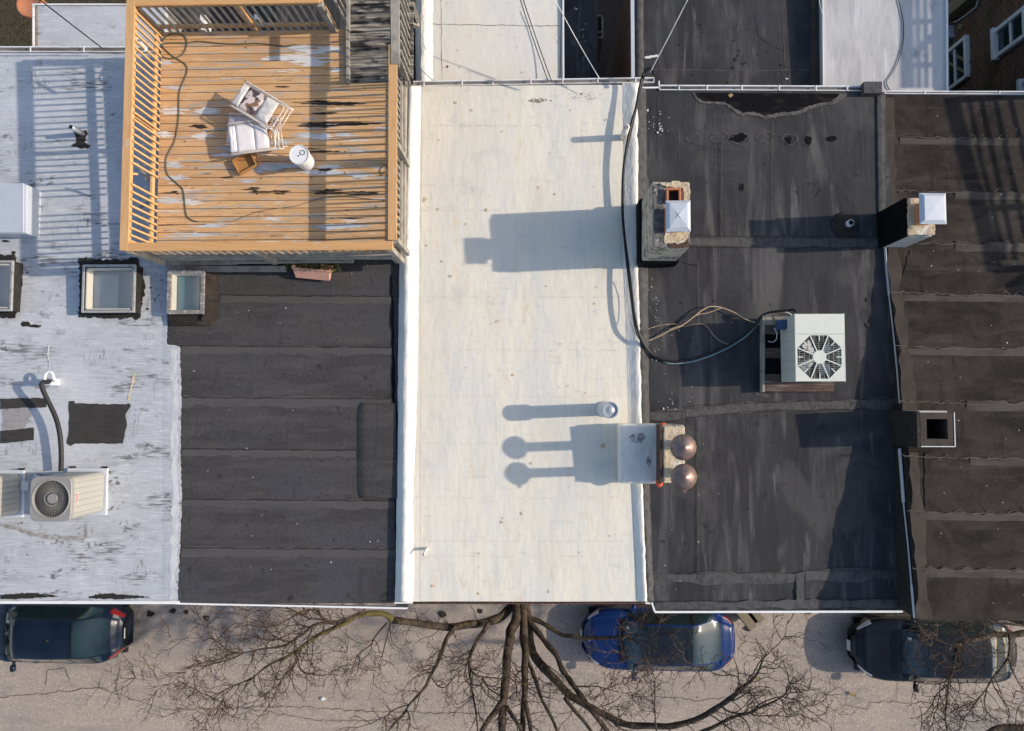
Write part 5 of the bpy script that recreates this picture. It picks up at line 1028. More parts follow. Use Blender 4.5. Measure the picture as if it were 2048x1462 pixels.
def leaves(name, m, n, sx, sy, sz, T, parent, ln, seed, z0=.2):
    r = random.Random(seed); mb = MB(T)
    for i in range(n):
        p = Vector((r.gauss(0, sx), r.gauss(0, sy), z0 + abs(r.gauss(0, sz)))); d = Vector((r.gauss(0, 1), r.gauss(0, 1), r.gauss(0, .7))).normalized(); q = d.orthogonal().normalized() * ln * .3; e = d * ln * r.uniform(.5, 1.3)
        mb.add([p, p + e * .5 + q, p + e, p + e * .5 - q], [(0, 1, 2, 3)])
    return mb.build(name, M[m], parent)
leaves('weeds', 'moss', 700, L * .26, .06, .05, T, pt, .035, 3); leaves('dry_stems', 'dry_leaf', 260, L * .3, .05, .05, T @ Matrix.Translation((L * .15, 0, 0)), pt, .04, 4)
mb = MB(); sheet(mb, jag([(560, 528), (600, 524), (660, 522), (690, 526), (680, 536), (660, 550), (652, 546), (600, 540), (570, 540)], 5, 3, 4), P2, .02, .01); ms = mb.build('moss_mat', M['moss']); tag(ms, 'patch of moss and leaf debris behind the pink planter box', 'moss')
leaves('debris', 'dry_leaf', 220, .3, .07, .01, Matrix.Translation(on(625, 534, P2)), ms, .02, 6, 0.01); leaves('moss_tuft', 'moss', 700, .3, .06, .03, Matrix.Translation(on(625, 532, P2)), ms, .03, 7, 0.01)
c = on(611, 526, P2, .1); fp = MB(); fp.lathe(c - Vector((0, 0, .1)), [(.06, 0), (.085, .12), (.09, .13), (.078, .13), (.07, .10), (.01, .10)], 20); o_ = fp.build('plant_pot', M['dark_brick'], smooth=False); tag(o_, 'small dark round pot of soil half under the deck edge', 'plant pot')
c = on(458, 540, P2, .03); mb = MB(); mb.box(c, (.16, .10, .05), rot=.05); tag(mb.build('concrete_block', M['scum'], bevel=.004), 'small grey block lying on the charcoal roof near the skylight', 'block')
mb = MB(); mb.bar(on(727, 523, P2, .01), on(736, 533, P2, .01), .012, .01); tag(mb.build('stick', M['grey_wood']), 'short pale stick on the charcoal roof near the deck corner', 'stick')

# ================================================================ ROOFTOP DECK BEYOND THE RIGHT EDGE (its railing shades the right roofs)
od = thing('roof_deck_railing', 'slatted roof terrace railing beyond the right edge, shading the brown roof', 'railing', (9.9, 4.2, 10.2))
def base(x, y): return x, y
def orail(p0, p1, zb, hs, posts, wid=.05, topw=.14):
    a = Vector((*p0, zb)); b = Vector((*p1, zb)); d = b - a
    for i, h in enumerate(hs): mb = MB(); mb.bar(a + Vector((0, 0, h)), b + Vector((0, 0, h)), .03, topw if i == 0 else wid); mb.build('rail', M['grey_wood'], od)
    for t in posts: p = a + d * t; mb = MB(); mb.bar(p + Vector((0, 0, -.3)), p + Vector((0, 0, hs[0])), .10, .12, up=d.normalized()); mb.build('post', M['grey_wood'], od)
def shade_src(px, py, pl, h):      # point at height h above the roof point whose shadow falls at (px,py)
    p = on(px, py, pl); z = zof(pl, p.x, p.y); return p + sdir * (h / sdir.z)
# railing whose shadow falls on the brown roof: placed by throwing the shadow back towards the sun
for h, pts, w_ in ((1.55, [(1903, 196), (1935, 330), (1990, 545)], .16), (1.28, [(1938, 196), (1962, 320), (2008, 520)], .045), (1.10, [(1962, 196), (1990, 330), (2030, 520)], .045), (.92, [(1990, 196), (2018, 330), (2052, 480)], .045), (.74, [(2020, 196), (2052, 330), (2075, 430)], .045)):
    mb = MB(); P_ = [shade_src(x, y, P5, h + .35) for x, y in pts]
    for a, b in zip(P_, P_[1:]): mb.bar(a, b, .03, w_)
    mb.build('rail', M['grey_wood'], od)
for y, x in ((200, 1903), (418, 1955), (540, 1990)):
    a = shade_src(x, y, P5, 1.85); mb = MB(); mb.bar(Vector((a.x, a.y, 10.2)), a, .13, .05, up=(1, 0, 0)); mb.build('post', M['grey_wood'], od)
for h, x in ((2.1, 1812), (1.85, 1835), (1.70, 1850), (1.55, 1866)):
    mb = MB(); mb.bar(shade_src(x, -30, PD, h), shade_src(x + 3, 176, PD, h), .03, .14 if x == 1812 else .045); mb.build('rail', M['grey_wood'], od)
for y in (-10, 45, 132):
    a = shade_src(1812, y, PD, 2.1); mb = MB(); mb.bar(Vector((a.x, a.y, 10.3)), a, .10, .10, up=(1, 0, 0)); mb.build('post', M['grey_wood'], od)
mb = MB(); mb.bar(shade_src(1812, 120, PD, 2.1), shade_src(1880, 60, PD, 1.2), .05, .08); mb.build('brace', M['grey_wood'], od)
c = shade_src(2050, 575, P5, 1.2); mb = MB(); mb.lathe((c.x, c.y, 10.2), [(.12, 0), (.12, c.z - 10.5), (.24, c.z - 10.45), (.26, c.z - 10.25), (.1, c.z - 10.05), (.01, c.z - 10.0)], 20); o_ = mb.build('unseen_vent', M['galv'], smooth=True); tag(o_, 'unseen round vent added beyond the right edge for its shadow on the brown roof', 'vent')  # unseen vent, added for the round shadow it throws

# ================================================================ ROOF AIR CONDITIONER ON A TIMBER FRAME
ZA = 9.97; zt = ZA + .94; zbt = ZA + .20
a = on(1593, 762, zt); b = on(1687, 628, zt); cx_, cy_ = (a.x + b.x) / 2, (a.y + b.y) / 2; wx, wy = b.x - a.x, b.y - a.y
ac = thing('air_conditioner', 'cream rooftop air conditioner with an octagonal fan grille standing on a rotten timber frame', 'air conditioner', (cx_, cy_, zbt))
mb = MB(); t = .02
mb.box((cx_ - wx / 2 + t / 2, cy_, (zt + zbt) / 2), (t, wy, zt - zbt)); mb.box((cx_ + wx / 2 - t / 2, cy_, (zt + zbt) / 2), (t, wy, zt - zbt)); mb.box((cx_, cy_ - wy / 2 + t / 2, (zt + zbt) / 2), (wx - 2 * t, t, zt - zbt)); mb.box((cx_, cy_ + wy / 2 - t / 2, (zt + zbt) / 2), (wx - 2 * t, t, zt - zbt)); mb.box((cx_, cy_, zbt + .01), (wx - 2 * t, wy - 2 * t, .02))
mb.build('cabinet', M['blue_grey_metal'], ac, bevel=.004)
fc = on(1639, 714, zt); px_m = (zt - 23) / -F
Rr = 43 * px_m; ri = 13 * px_m
# top panel with octagonal opening
def octv(r, z, n=8, off=22.5): return [Vector((fc.x + r / math.cos(R(22.5)) * math.cos(R(off + 45 * k)), fc.y + r / math.cos(R(22.5)) * math.sin(R(off + 45 * k)), z)) for k in range(n)]
mb = MB(); o8 = octv(Rr, zt + .004); x0_, x1_, y0_, y1_ = cx_ - wx / 2 - .004, cx_ + wx / 2 + .004, cy_ - wy / 2 - .004, cy_ + wy / 2 + .004; ysp = on(1639, 668, zt).y
sq = [Vector((x1_, ysp - .003, zt + .004)), Vector((x0_, ysp - .003, zt + .004)), Vector((x0_, y0_, zt + .004)), Vector((x1_, y0_, zt + .004))]
vs = o8 + sq; K = 8
# o8 order: 22.5(E-NE),67.5,112.5,157.5,202.5,247.5,292.5,337.5
mb.add(vs, [(0, 8, 1), (1, 8, 9, 2), (2, 9, 3), (3, 9, 10, 4), (4, 10, 5), (5, 10, 11, 6), (6, 11, 7), (7, 11, 8, 0)])
mb.add([v for v in o8] + [v - Vector((0, 0, .03)) for v in o8], [(k, (k + 1) % 8, 8 + (k + 1) % 8, 8 + k) for k in range(8)])
mb.build('fan_panel', M['cream_metal'], ac)
mb = MB(); mb.box((cx_, (ysp + y1_) / 2, zt), (x1_ - x0_, y1_ - ysp - .003, .012)); mb.build('top_panel', M['cream_metal'], ac)
mb = MB(); mb.box((x1_ + .0, cy_, zt - .01), (.015, wy + .02, .03)); mb.box((x0_, cy_, zt - .01), (.015, wy + .02, .03)); mb.build('edge_trim', M['cream_metal'], ac)
gr = MB(); gr.poly(octv(ri, zt + .010), .012)
for k in range(8):
    an = R(22.5 + 45 * k); u = Vector((math.cos(an), math.sin(an), 0)); gr.bar(Vector((fc.x, fc.y, zt + .002)) + u * ri, Vector((fc.x, fc.y, zt + .002)) + u * Rr * 1.07, .018, .012)
    an = R(45 * k); u = Vector((math.cos(an), math.sin(an), 0)); gr.bar(Vector((fc.x, fc.y, zt + .001)) + u * Rr * .75, Vector((fc.x, fc.y, zt + .001)) + u * Rr, .016, .010)
g_ = gr.build('fan_grille', M['cream_metal'], ac)
mb = MB(); r_ = .03
for k in range(-11, 12):
    yy = k * Rr / 11.5; hw = math.sqrt(max(0, (Rr * 1.02) ** 2 - yy * yy)); mb.box((fc.x, fc.y + yy, zt - .012), (2 * hw, .0035, .004))
for k in range(-4, 5):
    xx = k * Rr / 4.5; hw = math.sqrt(max(0, (Rr * 1.02) ** 2 - xx * xx)); mb.box((fc.x + xx, fc.y, zt - .016), (.0035, 2 * hw, .004))
mb.build('grille_wire', M['blue_grey_metal'], g_)
mb = MB()
for k in range(4):
    an = R(35 + 90 * k); u = Vector((math.cos(an), math.sin(an), 0)); v = Vector((-u.y, u.x, 0)); c = Vector((fc.x, fc.y, zt - .14))
    mb.add([c + u * .05 - v * .03, c + u * Rr * .85 - v * .10 + Vector((0, 0, -.03)), c + u * Rr * .85 + v * .10 + Vector((0, 0, .04)), c + u * .05 + v * .04], [(0, 1, 2, 3)])
mb.lathe((fc.x, fc.y, zt - .18), [(.07, 0), (.07, .05)], 16); mb.build('fan_blade', M['blade'], g_)
mb = MB(); mb.box((cx_, cy_, zt - .45), (wx - .06, wy - .06, .02)); mb.build('interior', M['fin'], ac)
mb = MB()
for k in range(5): mb.box((cx_ - wx / 2 - .004, cy_ - wy * .33 + k * wy * .15, zbt + .37), (.012, .015, .62))
mb.build('side_louvre', M['blue_grey_metal'], ac)
mb = MB(); mb.box(on(1562, 650, ZA + .45), (.14, .16, .2)); db = mb.build('disconnect_box', M['blue_box'], ac, bevel=.01)
fm = thing('wooden_stand', 'rotting dark timber frame under the cream air conditioner', 'frame', (cx_ - .2, cy_, ZA))
zf = ZA + .17
def plank(x0, y0, x1, y1, m='rust_wood', z=zf, th=.16):
    mb = MB(); mb.boxpx(x0, y0, x1, y1, z, z - th); mb.build('plank', M[m], fm, bevel=.004)
plank(1525, 634, 1530, 784, 'grey_wood'); plank(1530.5, 760, 1668, 783); plank(1530.5, 633, 1640, 650, 'grey_wood'); plank(1530.5, 651, 1640, 668); plank(1530.5, 696, 1640, 716); plank(1530.5, 748, 1668, 759.5)
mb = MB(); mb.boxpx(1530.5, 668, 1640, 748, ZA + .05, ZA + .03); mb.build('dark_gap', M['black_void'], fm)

# ================================================================ LEFT CONDENSERS
def condenser(x0, y0, x1, y1, h, zb, label, badge=True):
    zt = zb + h; a = on(x0, y1, zt); b = on(x1, y0, zt); c = Vector(((a.x + b.x) / 2, (a.y + b.y) / 2, 0)); wx, wy = b.x - a.x, b.y - a.y
    root = thing('condenser', label, 'air conditioner', (c.x, c.y, zb), 'beige condensers on the grey roof')
    def rrect(hx, hy, r_, n=5):
        pts = []
        for (sx, sy, a0) in ((1, 1, 0), (-1, 1, 90), (-1, -1, 180), (1, -1, 270)):
            for q in range(n + 1): an = R(a0 + 90 * q / n); pts.append((sx * (hx - r_) + r_ * math.cos(an), sy * (hy - r_) + r_ * math.sin(an)))
        return pts
    rp = rrect(wx / 2, wy / 2, .11); n = len(rp); mb = MB(); vs = []; fs = []
    for z in (zb + .04, zt - .06):
        vs += [(c.x + x * .97, c.y + y * .97, z) for x, y in rp]
    fs = [(i, (i + 1) % n, n + (i + 1) % n, n + i) for i in range(n)]; mb.add(vs, fs); cab = mb.build('cabinet', M['tan_metal'], root)
    for k in range(6):
        yy = -wy * .34 + k * wy * .136; mb = MB(); mb.box((c.x + wx / 2 * .972, c.y + yy, (zb + zt) / 2), (.010, .008, h - .16)); mb.build('louvre_groove', M['taupe_metal'], cab)
        if k < 7: mb = MB(); mb.box((c.x - wx / 2 * .972, c.y + yy, (zb + zt) / 2), (.010, .008, h - .16)); mb.build('louvre_groove', M['taupe_metal'], cab)
    Rf = min(wx, wy) * .44; m_ = 40; mb = MB(); vs = []; ring = [(Rf * math.cos(2 * math.pi * i / m_), Rf * math.sin(2 * math.pi * i / m_)) for i in range(m_)]
    def outer(i):
        an = 2 * math.pi * i / m_; d = (math.cos(an), math.sin(an)); best = 0
        lo, hi = 0, 1.0
        for _ in range(24):
            mid = (lo + hi) / 2; x, y = abs(d[0] * mid), abs(d[1] * mid); rr_ = .11; ix, iy = wx / 2 - rr_, wy / 2 - rr_
            ins = x <= wx / 2 and y <= wy / 2 and (x <= ix or y <= iy or (x - ix) ** 2 + (y - iy) ** 2 <= rr_ ** 2)
            if ins: lo = mid
            else: hi = mid
        return d[0] * lo, d[1] * lo
    for i in range(m_):
        ox, oy = outer(i); rx_, ry_ = ring[i]
        vs += [(c.x + rx_ * .98, c.y + ry_ * .98, zt - .05), (c.x + rx_, c.y + ry_, zt + .006), (c.x + rx_ * 1.05, c.y + ry_ * 1.05, zt + .006), (c.x + rx_ * 1.07, c.y + ry_ * 1.07, zt - .004), (c.x + ox * .97, c.y + oy * .97, zt), (c.x + ox, c.y + oy, zt - .012), (c.x + ox, c.y + oy, zt - .07)]
    for i in range(m_):
        j = (i + 1) % m_
        for k in range(6): fs_ = (i * 7 + k, i * 7 + k + 1, j * 7 + k + 1, j * 7 + k); mb.add([], []); mb.f.append(fs_); mb.m.append(0)
    mb.v += [Vector(p) for p in vs]; mb.build('top_cover', M['taupe_metal'], root, smooth=False)
    gm = MB()
    for i in range(56):
        an = 2 * math.pi * i / 56; u = Vector((math.cos(an), math.sin(an), 0)); C = Vector((c.x, c.y, zt - .01)); gm.bar(C + u * Rf * .34 + Vector((0, 0, -.05)), C + u * Rf * .985, .0026, .004)
    for rr_ in (.985, .36): gm.tube([Vector((c.x + Rf * rr_ * math.cos(2 * math.pi * i / 32), c.y + Rf * rr_ * math.sin(2 * math.pi * i / 32), zt - .014)) for i in range(33)], .003, 5, cap=False)
    gg = gm.build('fan_grille', M['tan_metal'], root)
    mb = MB(); mb.lathe((c.x, c.y, zt - .035), [(Rf * .26, -.02), (Rf * .28, -.01), (Rf * .26, .002), (.01, .004)], 24); mb.build('motor_cover', M['taupe_metal'], gg)
    for k in range(3):
        an = R(-70 + 120 * k); u = Vector((math.cos(an), math.sin(an), 0)); v = Vector((-u.y, u.x, 0)); C = Vector((c.x, c.y, zt - .15)); mb = MB(); n_ = 8; vs = []; fs = []
        for i in range(n_ + 1):
            t = i / n_; r_ = Rf * (.2 + .72 * t); wd = .05 + .10 * t; vs += [C + u * r_ - v * wd + Vector((0, 0, -.035)), C + u * r_ + v * wd + Vector((0, 0, .035))]
        fs = [(2 * i, 2 * i + 2, 2 * i + 3, 2 * i + 1) for i in range(n_)]; mb.add(vs, fs); mb.build('fan_blade', M['blade'], gg, smooth=True)
    mb = MB(); mb.lathe((c.x, c.y, zb + .2), [(Rf * .95, 0), (Rf * .97, h - .26)], 32); mb.build('fan_shroud', M['fin'], root, smooth=True)
    if badge:
        mb = MB(); mb.box((c.x + wx / 2 * .985 + .004, c.y - .0, zt - .16), (.006, .19, .045)); bd = mb.build('badge', M['badge'], root)
        mb = MB(); mb.box((c.x + wx / 2 * .985 + .008, c.y - .0, zt - .148), (.004, .18, .014)); mb.build('badge_stripe', M['badge_red'], bd)
        cu = bpy.data.curves.new('t', 'FONT'); cu.body = 'LENNOX'; cu.size = .036; cu.extrude = .001; to = bpy.data.objects.new('t', cu); COL.objects.link(to)
        dg = bpy.context.evaluated_depsgraph_get(); me = bpy.data.meshes.new_from_object(to.evaluated_get(dg)); bpy.data.objects.remove(to)
        w_ = max(v.co.x for v in me.vertices)
        Mx = Matrix(((0, 0, 1, c.x + wx / 2 * .985 + .009), (1, 0, 0, c.y - w_ / 2), (0, 1, 0, zt - .176), (0, 0, 0, 1)))
        me.transform(Matrix.Translation(-ORG[root]) @ Mx); me.materials.append(M['badge_red']); lo = bpy.data.objects.new('badge_lettering', me); COL.objects.link(lo); lo.parent = bd; ORG[lo] = ORG[root]
    # pad on feet
    mb = MB(); mb.box((c.x + .01, c.y, zb - .02), (wx * 1.04, wy * 1.12, .05)); mb.build('base_tray', M['white_metal'], root, bevel=.006)
    for sx in (-1, 1): mb = MB(); mb.box((c.x + sx * wx * .42, c.y, zb - .09), (.10, wy * 1.2, .09)); mb.build('foot', M['rubber'], root)
    return root
condenser(58, 953, 144, 1043, .96, 10.13, 'beige condenser in full view on the grey roof, round fan grille facing up')
condenser(-122, 957, -36, 1047, .96, 10.13, 'second beige condenser cut off by the left edge of the photo', badge=False)
mb = MB(); mb.box(on(49, 972, 10.2), (.10, .16, .05)); tag(mb.build('service_box', M['white_metal']), 'small white metal box between the two beige condensers', 'electrical box')

# ================================================================ CABLES ON THE PARTY WALL
def cable(name, pts, r, m, label, pl=P4, n=6, cat='cable'):
    P_ = [on(x, y, pl, h) for x, y, h in pts]; mb = MB(); mb.tube(smooth_path(P_), r, n); o = mb.build(name, M[m], smooth=True); return tag(o, label, cat)
cable('power_cable', [(1308, 150, .5), (1304, 140, .5), (1297, 136, .45), (1290, 142, .35), (1283, 160, .3), (1278, 182, .28), (1272, 215, .28), (1262, 250, .26), (1254, 290, .24), (1247, 340, .22), (1245, 400, .20), (1246, 440, .18), (1251, 490, .18), (1258, 540, .22), (1264, 590, .24), (1269, 630, .24), (1277, 665, .22), (1292, 695, .12), (1312, 714, .05), (1345, 724, .03), (1380, 720, .03), (1420, 708, .03), (1460, 690, .05), (1490, 670, .1), (1510, 650, .2), (1524, 632, .32), (1545, 624, .42), (1575, 621, .5), (1589, 620, .55), (1591, 632, .6)], .026, 'cable', 'thick black cable running down the white party wall and across to the air conditioner')
cable('thin_cable', [(1302, 143, .48), (1296, 140, .44), (1285, 165, .3), (1274, 215, .26), (1257, 290, .22), (1249, 340, .2), (1248, 400, .18), (1246, 450, .14), (1252, 520, .2), (1262, 600, .22), (1271, 660, .2), (1285, 690, .1)], .010, 'rubber', 'thin black cable hugging the thick one along the white party wall')
cable('copper_line', [(1278, 682, .02), (1300, 704, .02), (1330, 724, .02), (1350, 727, .02), (1385, 723, .03), (1425, 710, .03), (1462, 692, .05), (1490, 674, .1), (1508, 656, .16), (1520, 640, .2)], .014, 'teal_pipe', 'pale teal refrigerant line curving beside the black cable on the dark roof', cat='pipe')
cable('tan_cable', [(1292, 682, .02), (1320, 672, .05), (1345, 657, .08), (1365, 650, .1), (1388, 633, .12), (1405, 620, .12), (1422, 613, .12), (1445, 616, .1), (1470, 626, .1), (1490, 638, .12), (1512, 646, .15), (1526, 652, .17)], .011, 'tan_cable', 'frayed tan cable arching over the dark roof to the timber frame')
cable('tan_cable', [(1300, 680, .02), (1330, 664, .05), (1360, 654, .08), (1392, 631, .1), (1415, 626, .1), (1442, 616, .1)], .007, 'tan_cable', 'short loose tan wire splitting from the arching tan cable')
cable('thin_wire', [(1287, 663, .02), (1310, 653, .02), (1345, 648, .03), (1365, 653, .02), (1395, 648, .02), (1412, 652, .02), (1425, 668, .02), (1440, 682, .02), (1460, 690, .03)], .006, 'tan_cable', 'thin grey wire snaking through the air conditioner shadow')
cable('grey_whip', [(1525, 632, .34), (1545, 626, .4), (1570, 624, .42), (1583, 630, .42), (1583, 640, .4)], .010, 'gutter', 'pale grey flexible conduit arching over the timber frame', cat='conduit')
cable('grey_whip', [(1549, 656, .3), (1554, 668, .25), (1552, 680, .2), (1544, 684, .18), (1536, 682, .18)], .010, 'gutter', 'pale loop hanging from the blue box beside the air conditioner', cat='conduit')
cable('looped_wire', [(1258, 560, .15), (1255, 590, .09), (1257, 620, .09), (1261, 640, .12), (1267, 660, .18), (1280, 680, .15)], .006, 'tan_cable', 'thin tan wire looping over the lower white party wall', pl=W3)
# overhead wires at the rear
def aerial(a, b, za, zb_, r, m, label, name='overhead_wire', sag=.05):
    A = on(*a, za); B = on(*b, zb_); mb = MB(); mb.tube([A.lerp(B, t / 16) - Vector((0, 0, sag * 4 * (t / 16) * (1 - t / 16))) for t in range(17)], r, 6); tag(mb.build(name, M[m], smooth=True), label, 'wire')
aerial((1300, 145), (1378, -6), 10.4, 11.5, .008, 'gutter', 'single pale wire slanting up from the party wall over the dark rear roof')
aerial((1096, 162), (1038, -8), 10.0, 11.2, .009, 'cable', 'left of the two dark parallel wires slanting over the white rear roof')
aerial((1103, 162), (1044, -8), 10.0, 11.2, .009, 'cable', 'right of the two dark parallel wires slanting over the white rear roof')
aerial((1199, 157), (1106, -8), 10.0, 10.9, .008, 'gutter', 'pale wire crossing the dark gap between the white and black rear wings')
aerial((1120, 160), (1124, -8), 9.6, 9.8, .008, 'cable', 'thin dark cable running along the right edge of the white rear wing')
aerial((205, 97), (70, -8), 9.85, 11.4, .011, 'cable', 'black wire crossing the pale rear roof at the top left')
# rails and gutter bits between the deck and the white rear wing
br = thing('timber_brace', 'pair of weathered tan timber braces meeting at the edge of the white rear wing', 'timber', on(838, 45, 9.6))
mb = MB(); mb.bar(on(800, 38, 9.9), on(836, 52, 9.5), .08, .09); mb.build('brace', M['grey_wood'], br); mb = MB(); mb.bar(on(820, -8, 10.4), on(836, 42, 9.6), .08, .09); mb.build('brace', M['grey_wood'], br); mb = MB(); mb.bar(on(795, -8, 10.6), on(803, 26, 10.3), .06, .06); mb.build('brace', M['grey_wood'], br)
mb = MB(); mb.bar(on(800, 31, 9.3), on(830, 31, 9.3), .02, .05); tag(mb.build('gutter_piece', M['white_paint']), 'short white gutter piece beside the weathered deck railing, top', 'gutter')
mb = MB(); mb.bar(on(803, 92, 9.3), on(815, 91, 9.3), .02, .05); mb.bar(on(815, 91, 9.3), on(818, 107, 9.3), .02, .05); tag(mb.build('gutter_piece', M['white_paint']), 'L-shaped white gutter corner beside the weathered deck railing', 'gutter')
mb = MB(); mb.bar(on(811, 100, 9.35), on(810, 158, 9.35), .06, .08); tag(mb.build('drain_pipe', M['tar']), 'dark drain pipe below the L-shaped white gutter corner', 'pipe')
# tan box at the kerb
c = on(1497, 1225, .9); tb = thing('utility_box', 'tan metal box with a dark slot standing by the kerb behind the blue car', 'box', (c.x, c.y, .2))
for k, (off, wd) in enumerate(((-.17, .22), (.17, .26))):
    T = Matrix.Translation((c.x, c.y, .5)) @ Matrix.Rotation(R(-52), 4, 'Z'); mb = MB(T); mb.box((0, off * -1, 0), (.95, wd, .75)); mb.build('box_panel', M['tan_box'], tb, bevel=.01)
mb = MB(Matrix.Translation((c.x, c.y, .42)) @ Matrix.Rotation(R(-52), 4, 'Z')); mb.box((0, 0, 0), (.93, .3, .6)); mb.build('slot', M['black_void'], tb)
# ================================================================ CARS
def interp(keys, x):
    if x <= keys[0][0]: return keys[0][1]
    for (x0, a), (x1, b) in zip(keys, keys[1:]):
        if x <= x1:
            t = (x - x0) / (x1 - x0); t = t * t * (3 - 2 * t) * .5 + t * .5; return a + (b - a) * t
    return keys[-1][1]
def make_car(label, cx, cy, rot, L, W_, H, body, roofm, hood, belt, ws, rw, trunk, tail_up=0.0, zoff=0.0, front_lamp=True, hatch=False, plate_front=False, plate_rear=False, logo=False, rails=False):
    """local +x is the front; ws=(base,top) and rw=(top,base) are stations 0..1 counted from the rear"""
    root = thing('parked_car', label, 'car', (cx, cy, 0), 'cars parked along the kerb')
    T = Matrix.Translation((cx, cy, zoff)) @ Matrix.Rotation(rot, 4, 'Z')
    NX, NR = 110, 30; hw = W_ / 2
    zmid = [(0, .80 + tail_up), (.03, .90 + tail_up), (rw[1], trunk), (rw[0], H - .03), ((rw[0] + ws[1]) / 2, H), (ws[1], H - .04), (ws[0], hood), (.93, hood - .13), (.985, hood - .30), (1, .50)]
    belt_k = [(0, .72), (.05, belt + .04), (.3, belt + .03), (ws[0], belt - .03), (.93, hood - .20), (1, .45)]
    rw_k = [(0, .72), (rw[1], .66), (rw[0], .60), (.5, .62), (ws[1], .61), (ws[0], .70), (.93, .74), (1, .72)]
    def plan(t):
        u = abs(2 * t - 1); e = .5 if t > .5 else .5
        k = (1 - max(0, (u - .56) / .44) ** 2.7 * (.64 if t > .5 else .50))
        return hw * k * (1 - .02 * math.cos(math.pi * (t - .45)) ** 2 * 0)
    grid = []; cls = []
    for i in range(NX + 1):
        t = i / NX; x = (t - .5) * L; w_ = plan(t); zc = interp(zmid, t); zb_ = min(interp(belt_k, t), zc - .04); rk = interp(rw_k, t) * w_ / 1
        endk = max(0, (abs(2 * t - 1) - .965) / .035); lo = .22 + .10 * endk
        cab = min(1, max(0, (t - rw[1]) / max(.01, rw[0] - rw[1]))) * min(1, max(0, (ws[0] - t) / max(.01, ws[0] - ws[1]))); cab = cab ** .6
        zre = zc - .05 - .02 * cab                       # roof-edge height
        ctrl = [(w_ * .93, lo), (w_ * .985, .40), (w_, .62), (w_ * .985, zb_ - .05), (w_ * .93, zb_), (rk + .035 * w_, zre - .01 if cab > .02 else (zb_ + zre) / 2 + .02), (rk, zre), (rk * .62, zc - .012), (0, zc)]
        row = []
        seg = [4, 3, 4, 3, 6, 2, 4, 4]
        for (p, q, n) in zip(ctrl, ctrl[1:], seg):
            for k in range(n): s = k / n; row.append((p[0] + (q[0] - p[0]) * s, p[1] + (q[1] - p[1]) * s))
        row.append(ctrl[-1]); grid.append((x, row, t, cab))
    n_ = len(grid[0][1])
    # light smoothing along each row, keeping belt and roof edge
    for g_ in grid:
        r_ = g_[1]; s = list(r_)
        for k in range(1, n_ - 1): s[k] = tuple((r_[k - 1][a] + 2 * r_[k][a] + r_[k + 1][a]) / 4 for a in (0, 1))
        g_[1][:] = s
    meshes = {}
    def put(key, quad, m):
        d = meshes.setdefault((key, m), ({}, [], [])); idx = []
        for p in quad:
            kk = tuple(round(c, 5) for c in p)
            if kk not in d[0]: d[0][kk] = len(d[1]); d[1].append(p)
            idx.append(d[0][kk])
        if len(set(idx)) >= 3: d[2].append(tuple(dict.fromkeys(idx)))
    wsA, wsB = ws; 
    for i in range(NX):
        for k in range(n_ - 1):
            t = (grid[i][2] + grid[i + 1][2]) / 2; f = k / (n_ - 1)
            for s in (-1, 1):
                P = [(grid[i][0], s * grid[i][1][k][0], grid[i][1][k][1]), (grid[i + 1][0], s * grid[i + 1][1][k][0], grid[i + 1][1][k][1]), (grid[i + 1][0], s * grid[i + 1][1][k + 1][0], grid[i + 1][1][k + 1][1]), (grid[i][0], s * grid[i][1][k + 1][0], grid[i][1][k + 1][1])]
                if s < 0: P = P[::-1]
                key, m = 'body', body
                if 14 <= k < 20 and rw[1] + .045 < t < wsA - .035 - (.0) and min(grid[i][3], grid[i + 1][3]) > .12:
                    key, m = ('side_window', s), 'car_glass'
                    if abs(t - (.50 + .02)) < .006 or abs(t - .30) < .006: key, m = 'body', 'car_black'
                elif k >= 22 and wsB < t < wsA: key, m = 'windshield', 'car_glass'
                elif k >= 22 and rw[1] < t < rw[0]: key, m = 'rear_window', 'car_glass'
                elif k >= 22 and rw[0] <= t <= wsB and roofm != body: key, m = 'roof', roofm
                elif k >= 21 and (wsA <= t < wsA + .022): key, m = 'cowl', 'car_black'
                elif front_lamp and .895 < t < .965 and 8 <= k < 15 and abs(P[0][1]) > .0: key, m = ('headlight', s), 'lamp_lens'
                elif .012 < t < .075 and 9 <= k < 15: key, m = ('taillight', s), 'lamp_red'
                elif k < 2: key, m = 'sill', 'car_black'
                put(key, P, m)
    for e, i in ((-1, 0), (1, NX)):       # end caps
        r_ = grid[i][1]; x = grid[i][0]
        P = [(x, y, z) for y, z in r_] + [(x, -y, z) for y, z in r_[::-1][1:]]
        if e < 0: P = P[::-1]
        put('body', P, body)
    bod = None
    order = sorted(meshes, key=lambda q: 0 if q == ('body', body) else 1)
    for q in order:
        key, m = q; nm = key[0] if isinstance(key, tuple) else key; d = meshes[q]; mb = MB(T); mb.add(d[1], d[2]); par = root
        if nm == 'body' and m == 'car_black': nm = 'pillar'
        mb.build(nm, M[m], par, smooth=True)
    # recessed under-body and wheels
    mb = MB(T); mb.box((0, 0, .24), (L * .9, W_ * .86, .12)); mb.build('underbody', M['car_black'], root)
    for sx in (-.315, .315):
        for s in (-1, 1):
            mb = MB(T); mb.lathe((sx * L, s * (hw - .10), .33), [(.22, -.105), (.31, -.105), (.33, -.07), (.33, .07), (.31, .105), (.22, .105)], 28, axis=(0, 1, 0)); wh = mb.build('wheel', M['rubber'], root)
            mb = MB(T); mb.lathe((sx * L, s * (hw - .10), .33), [(.215, -.09), (.215, .098), (.05, .104)], 20, axis=(0, 1, 0)); mb.build('rim', M['rim'], wh)
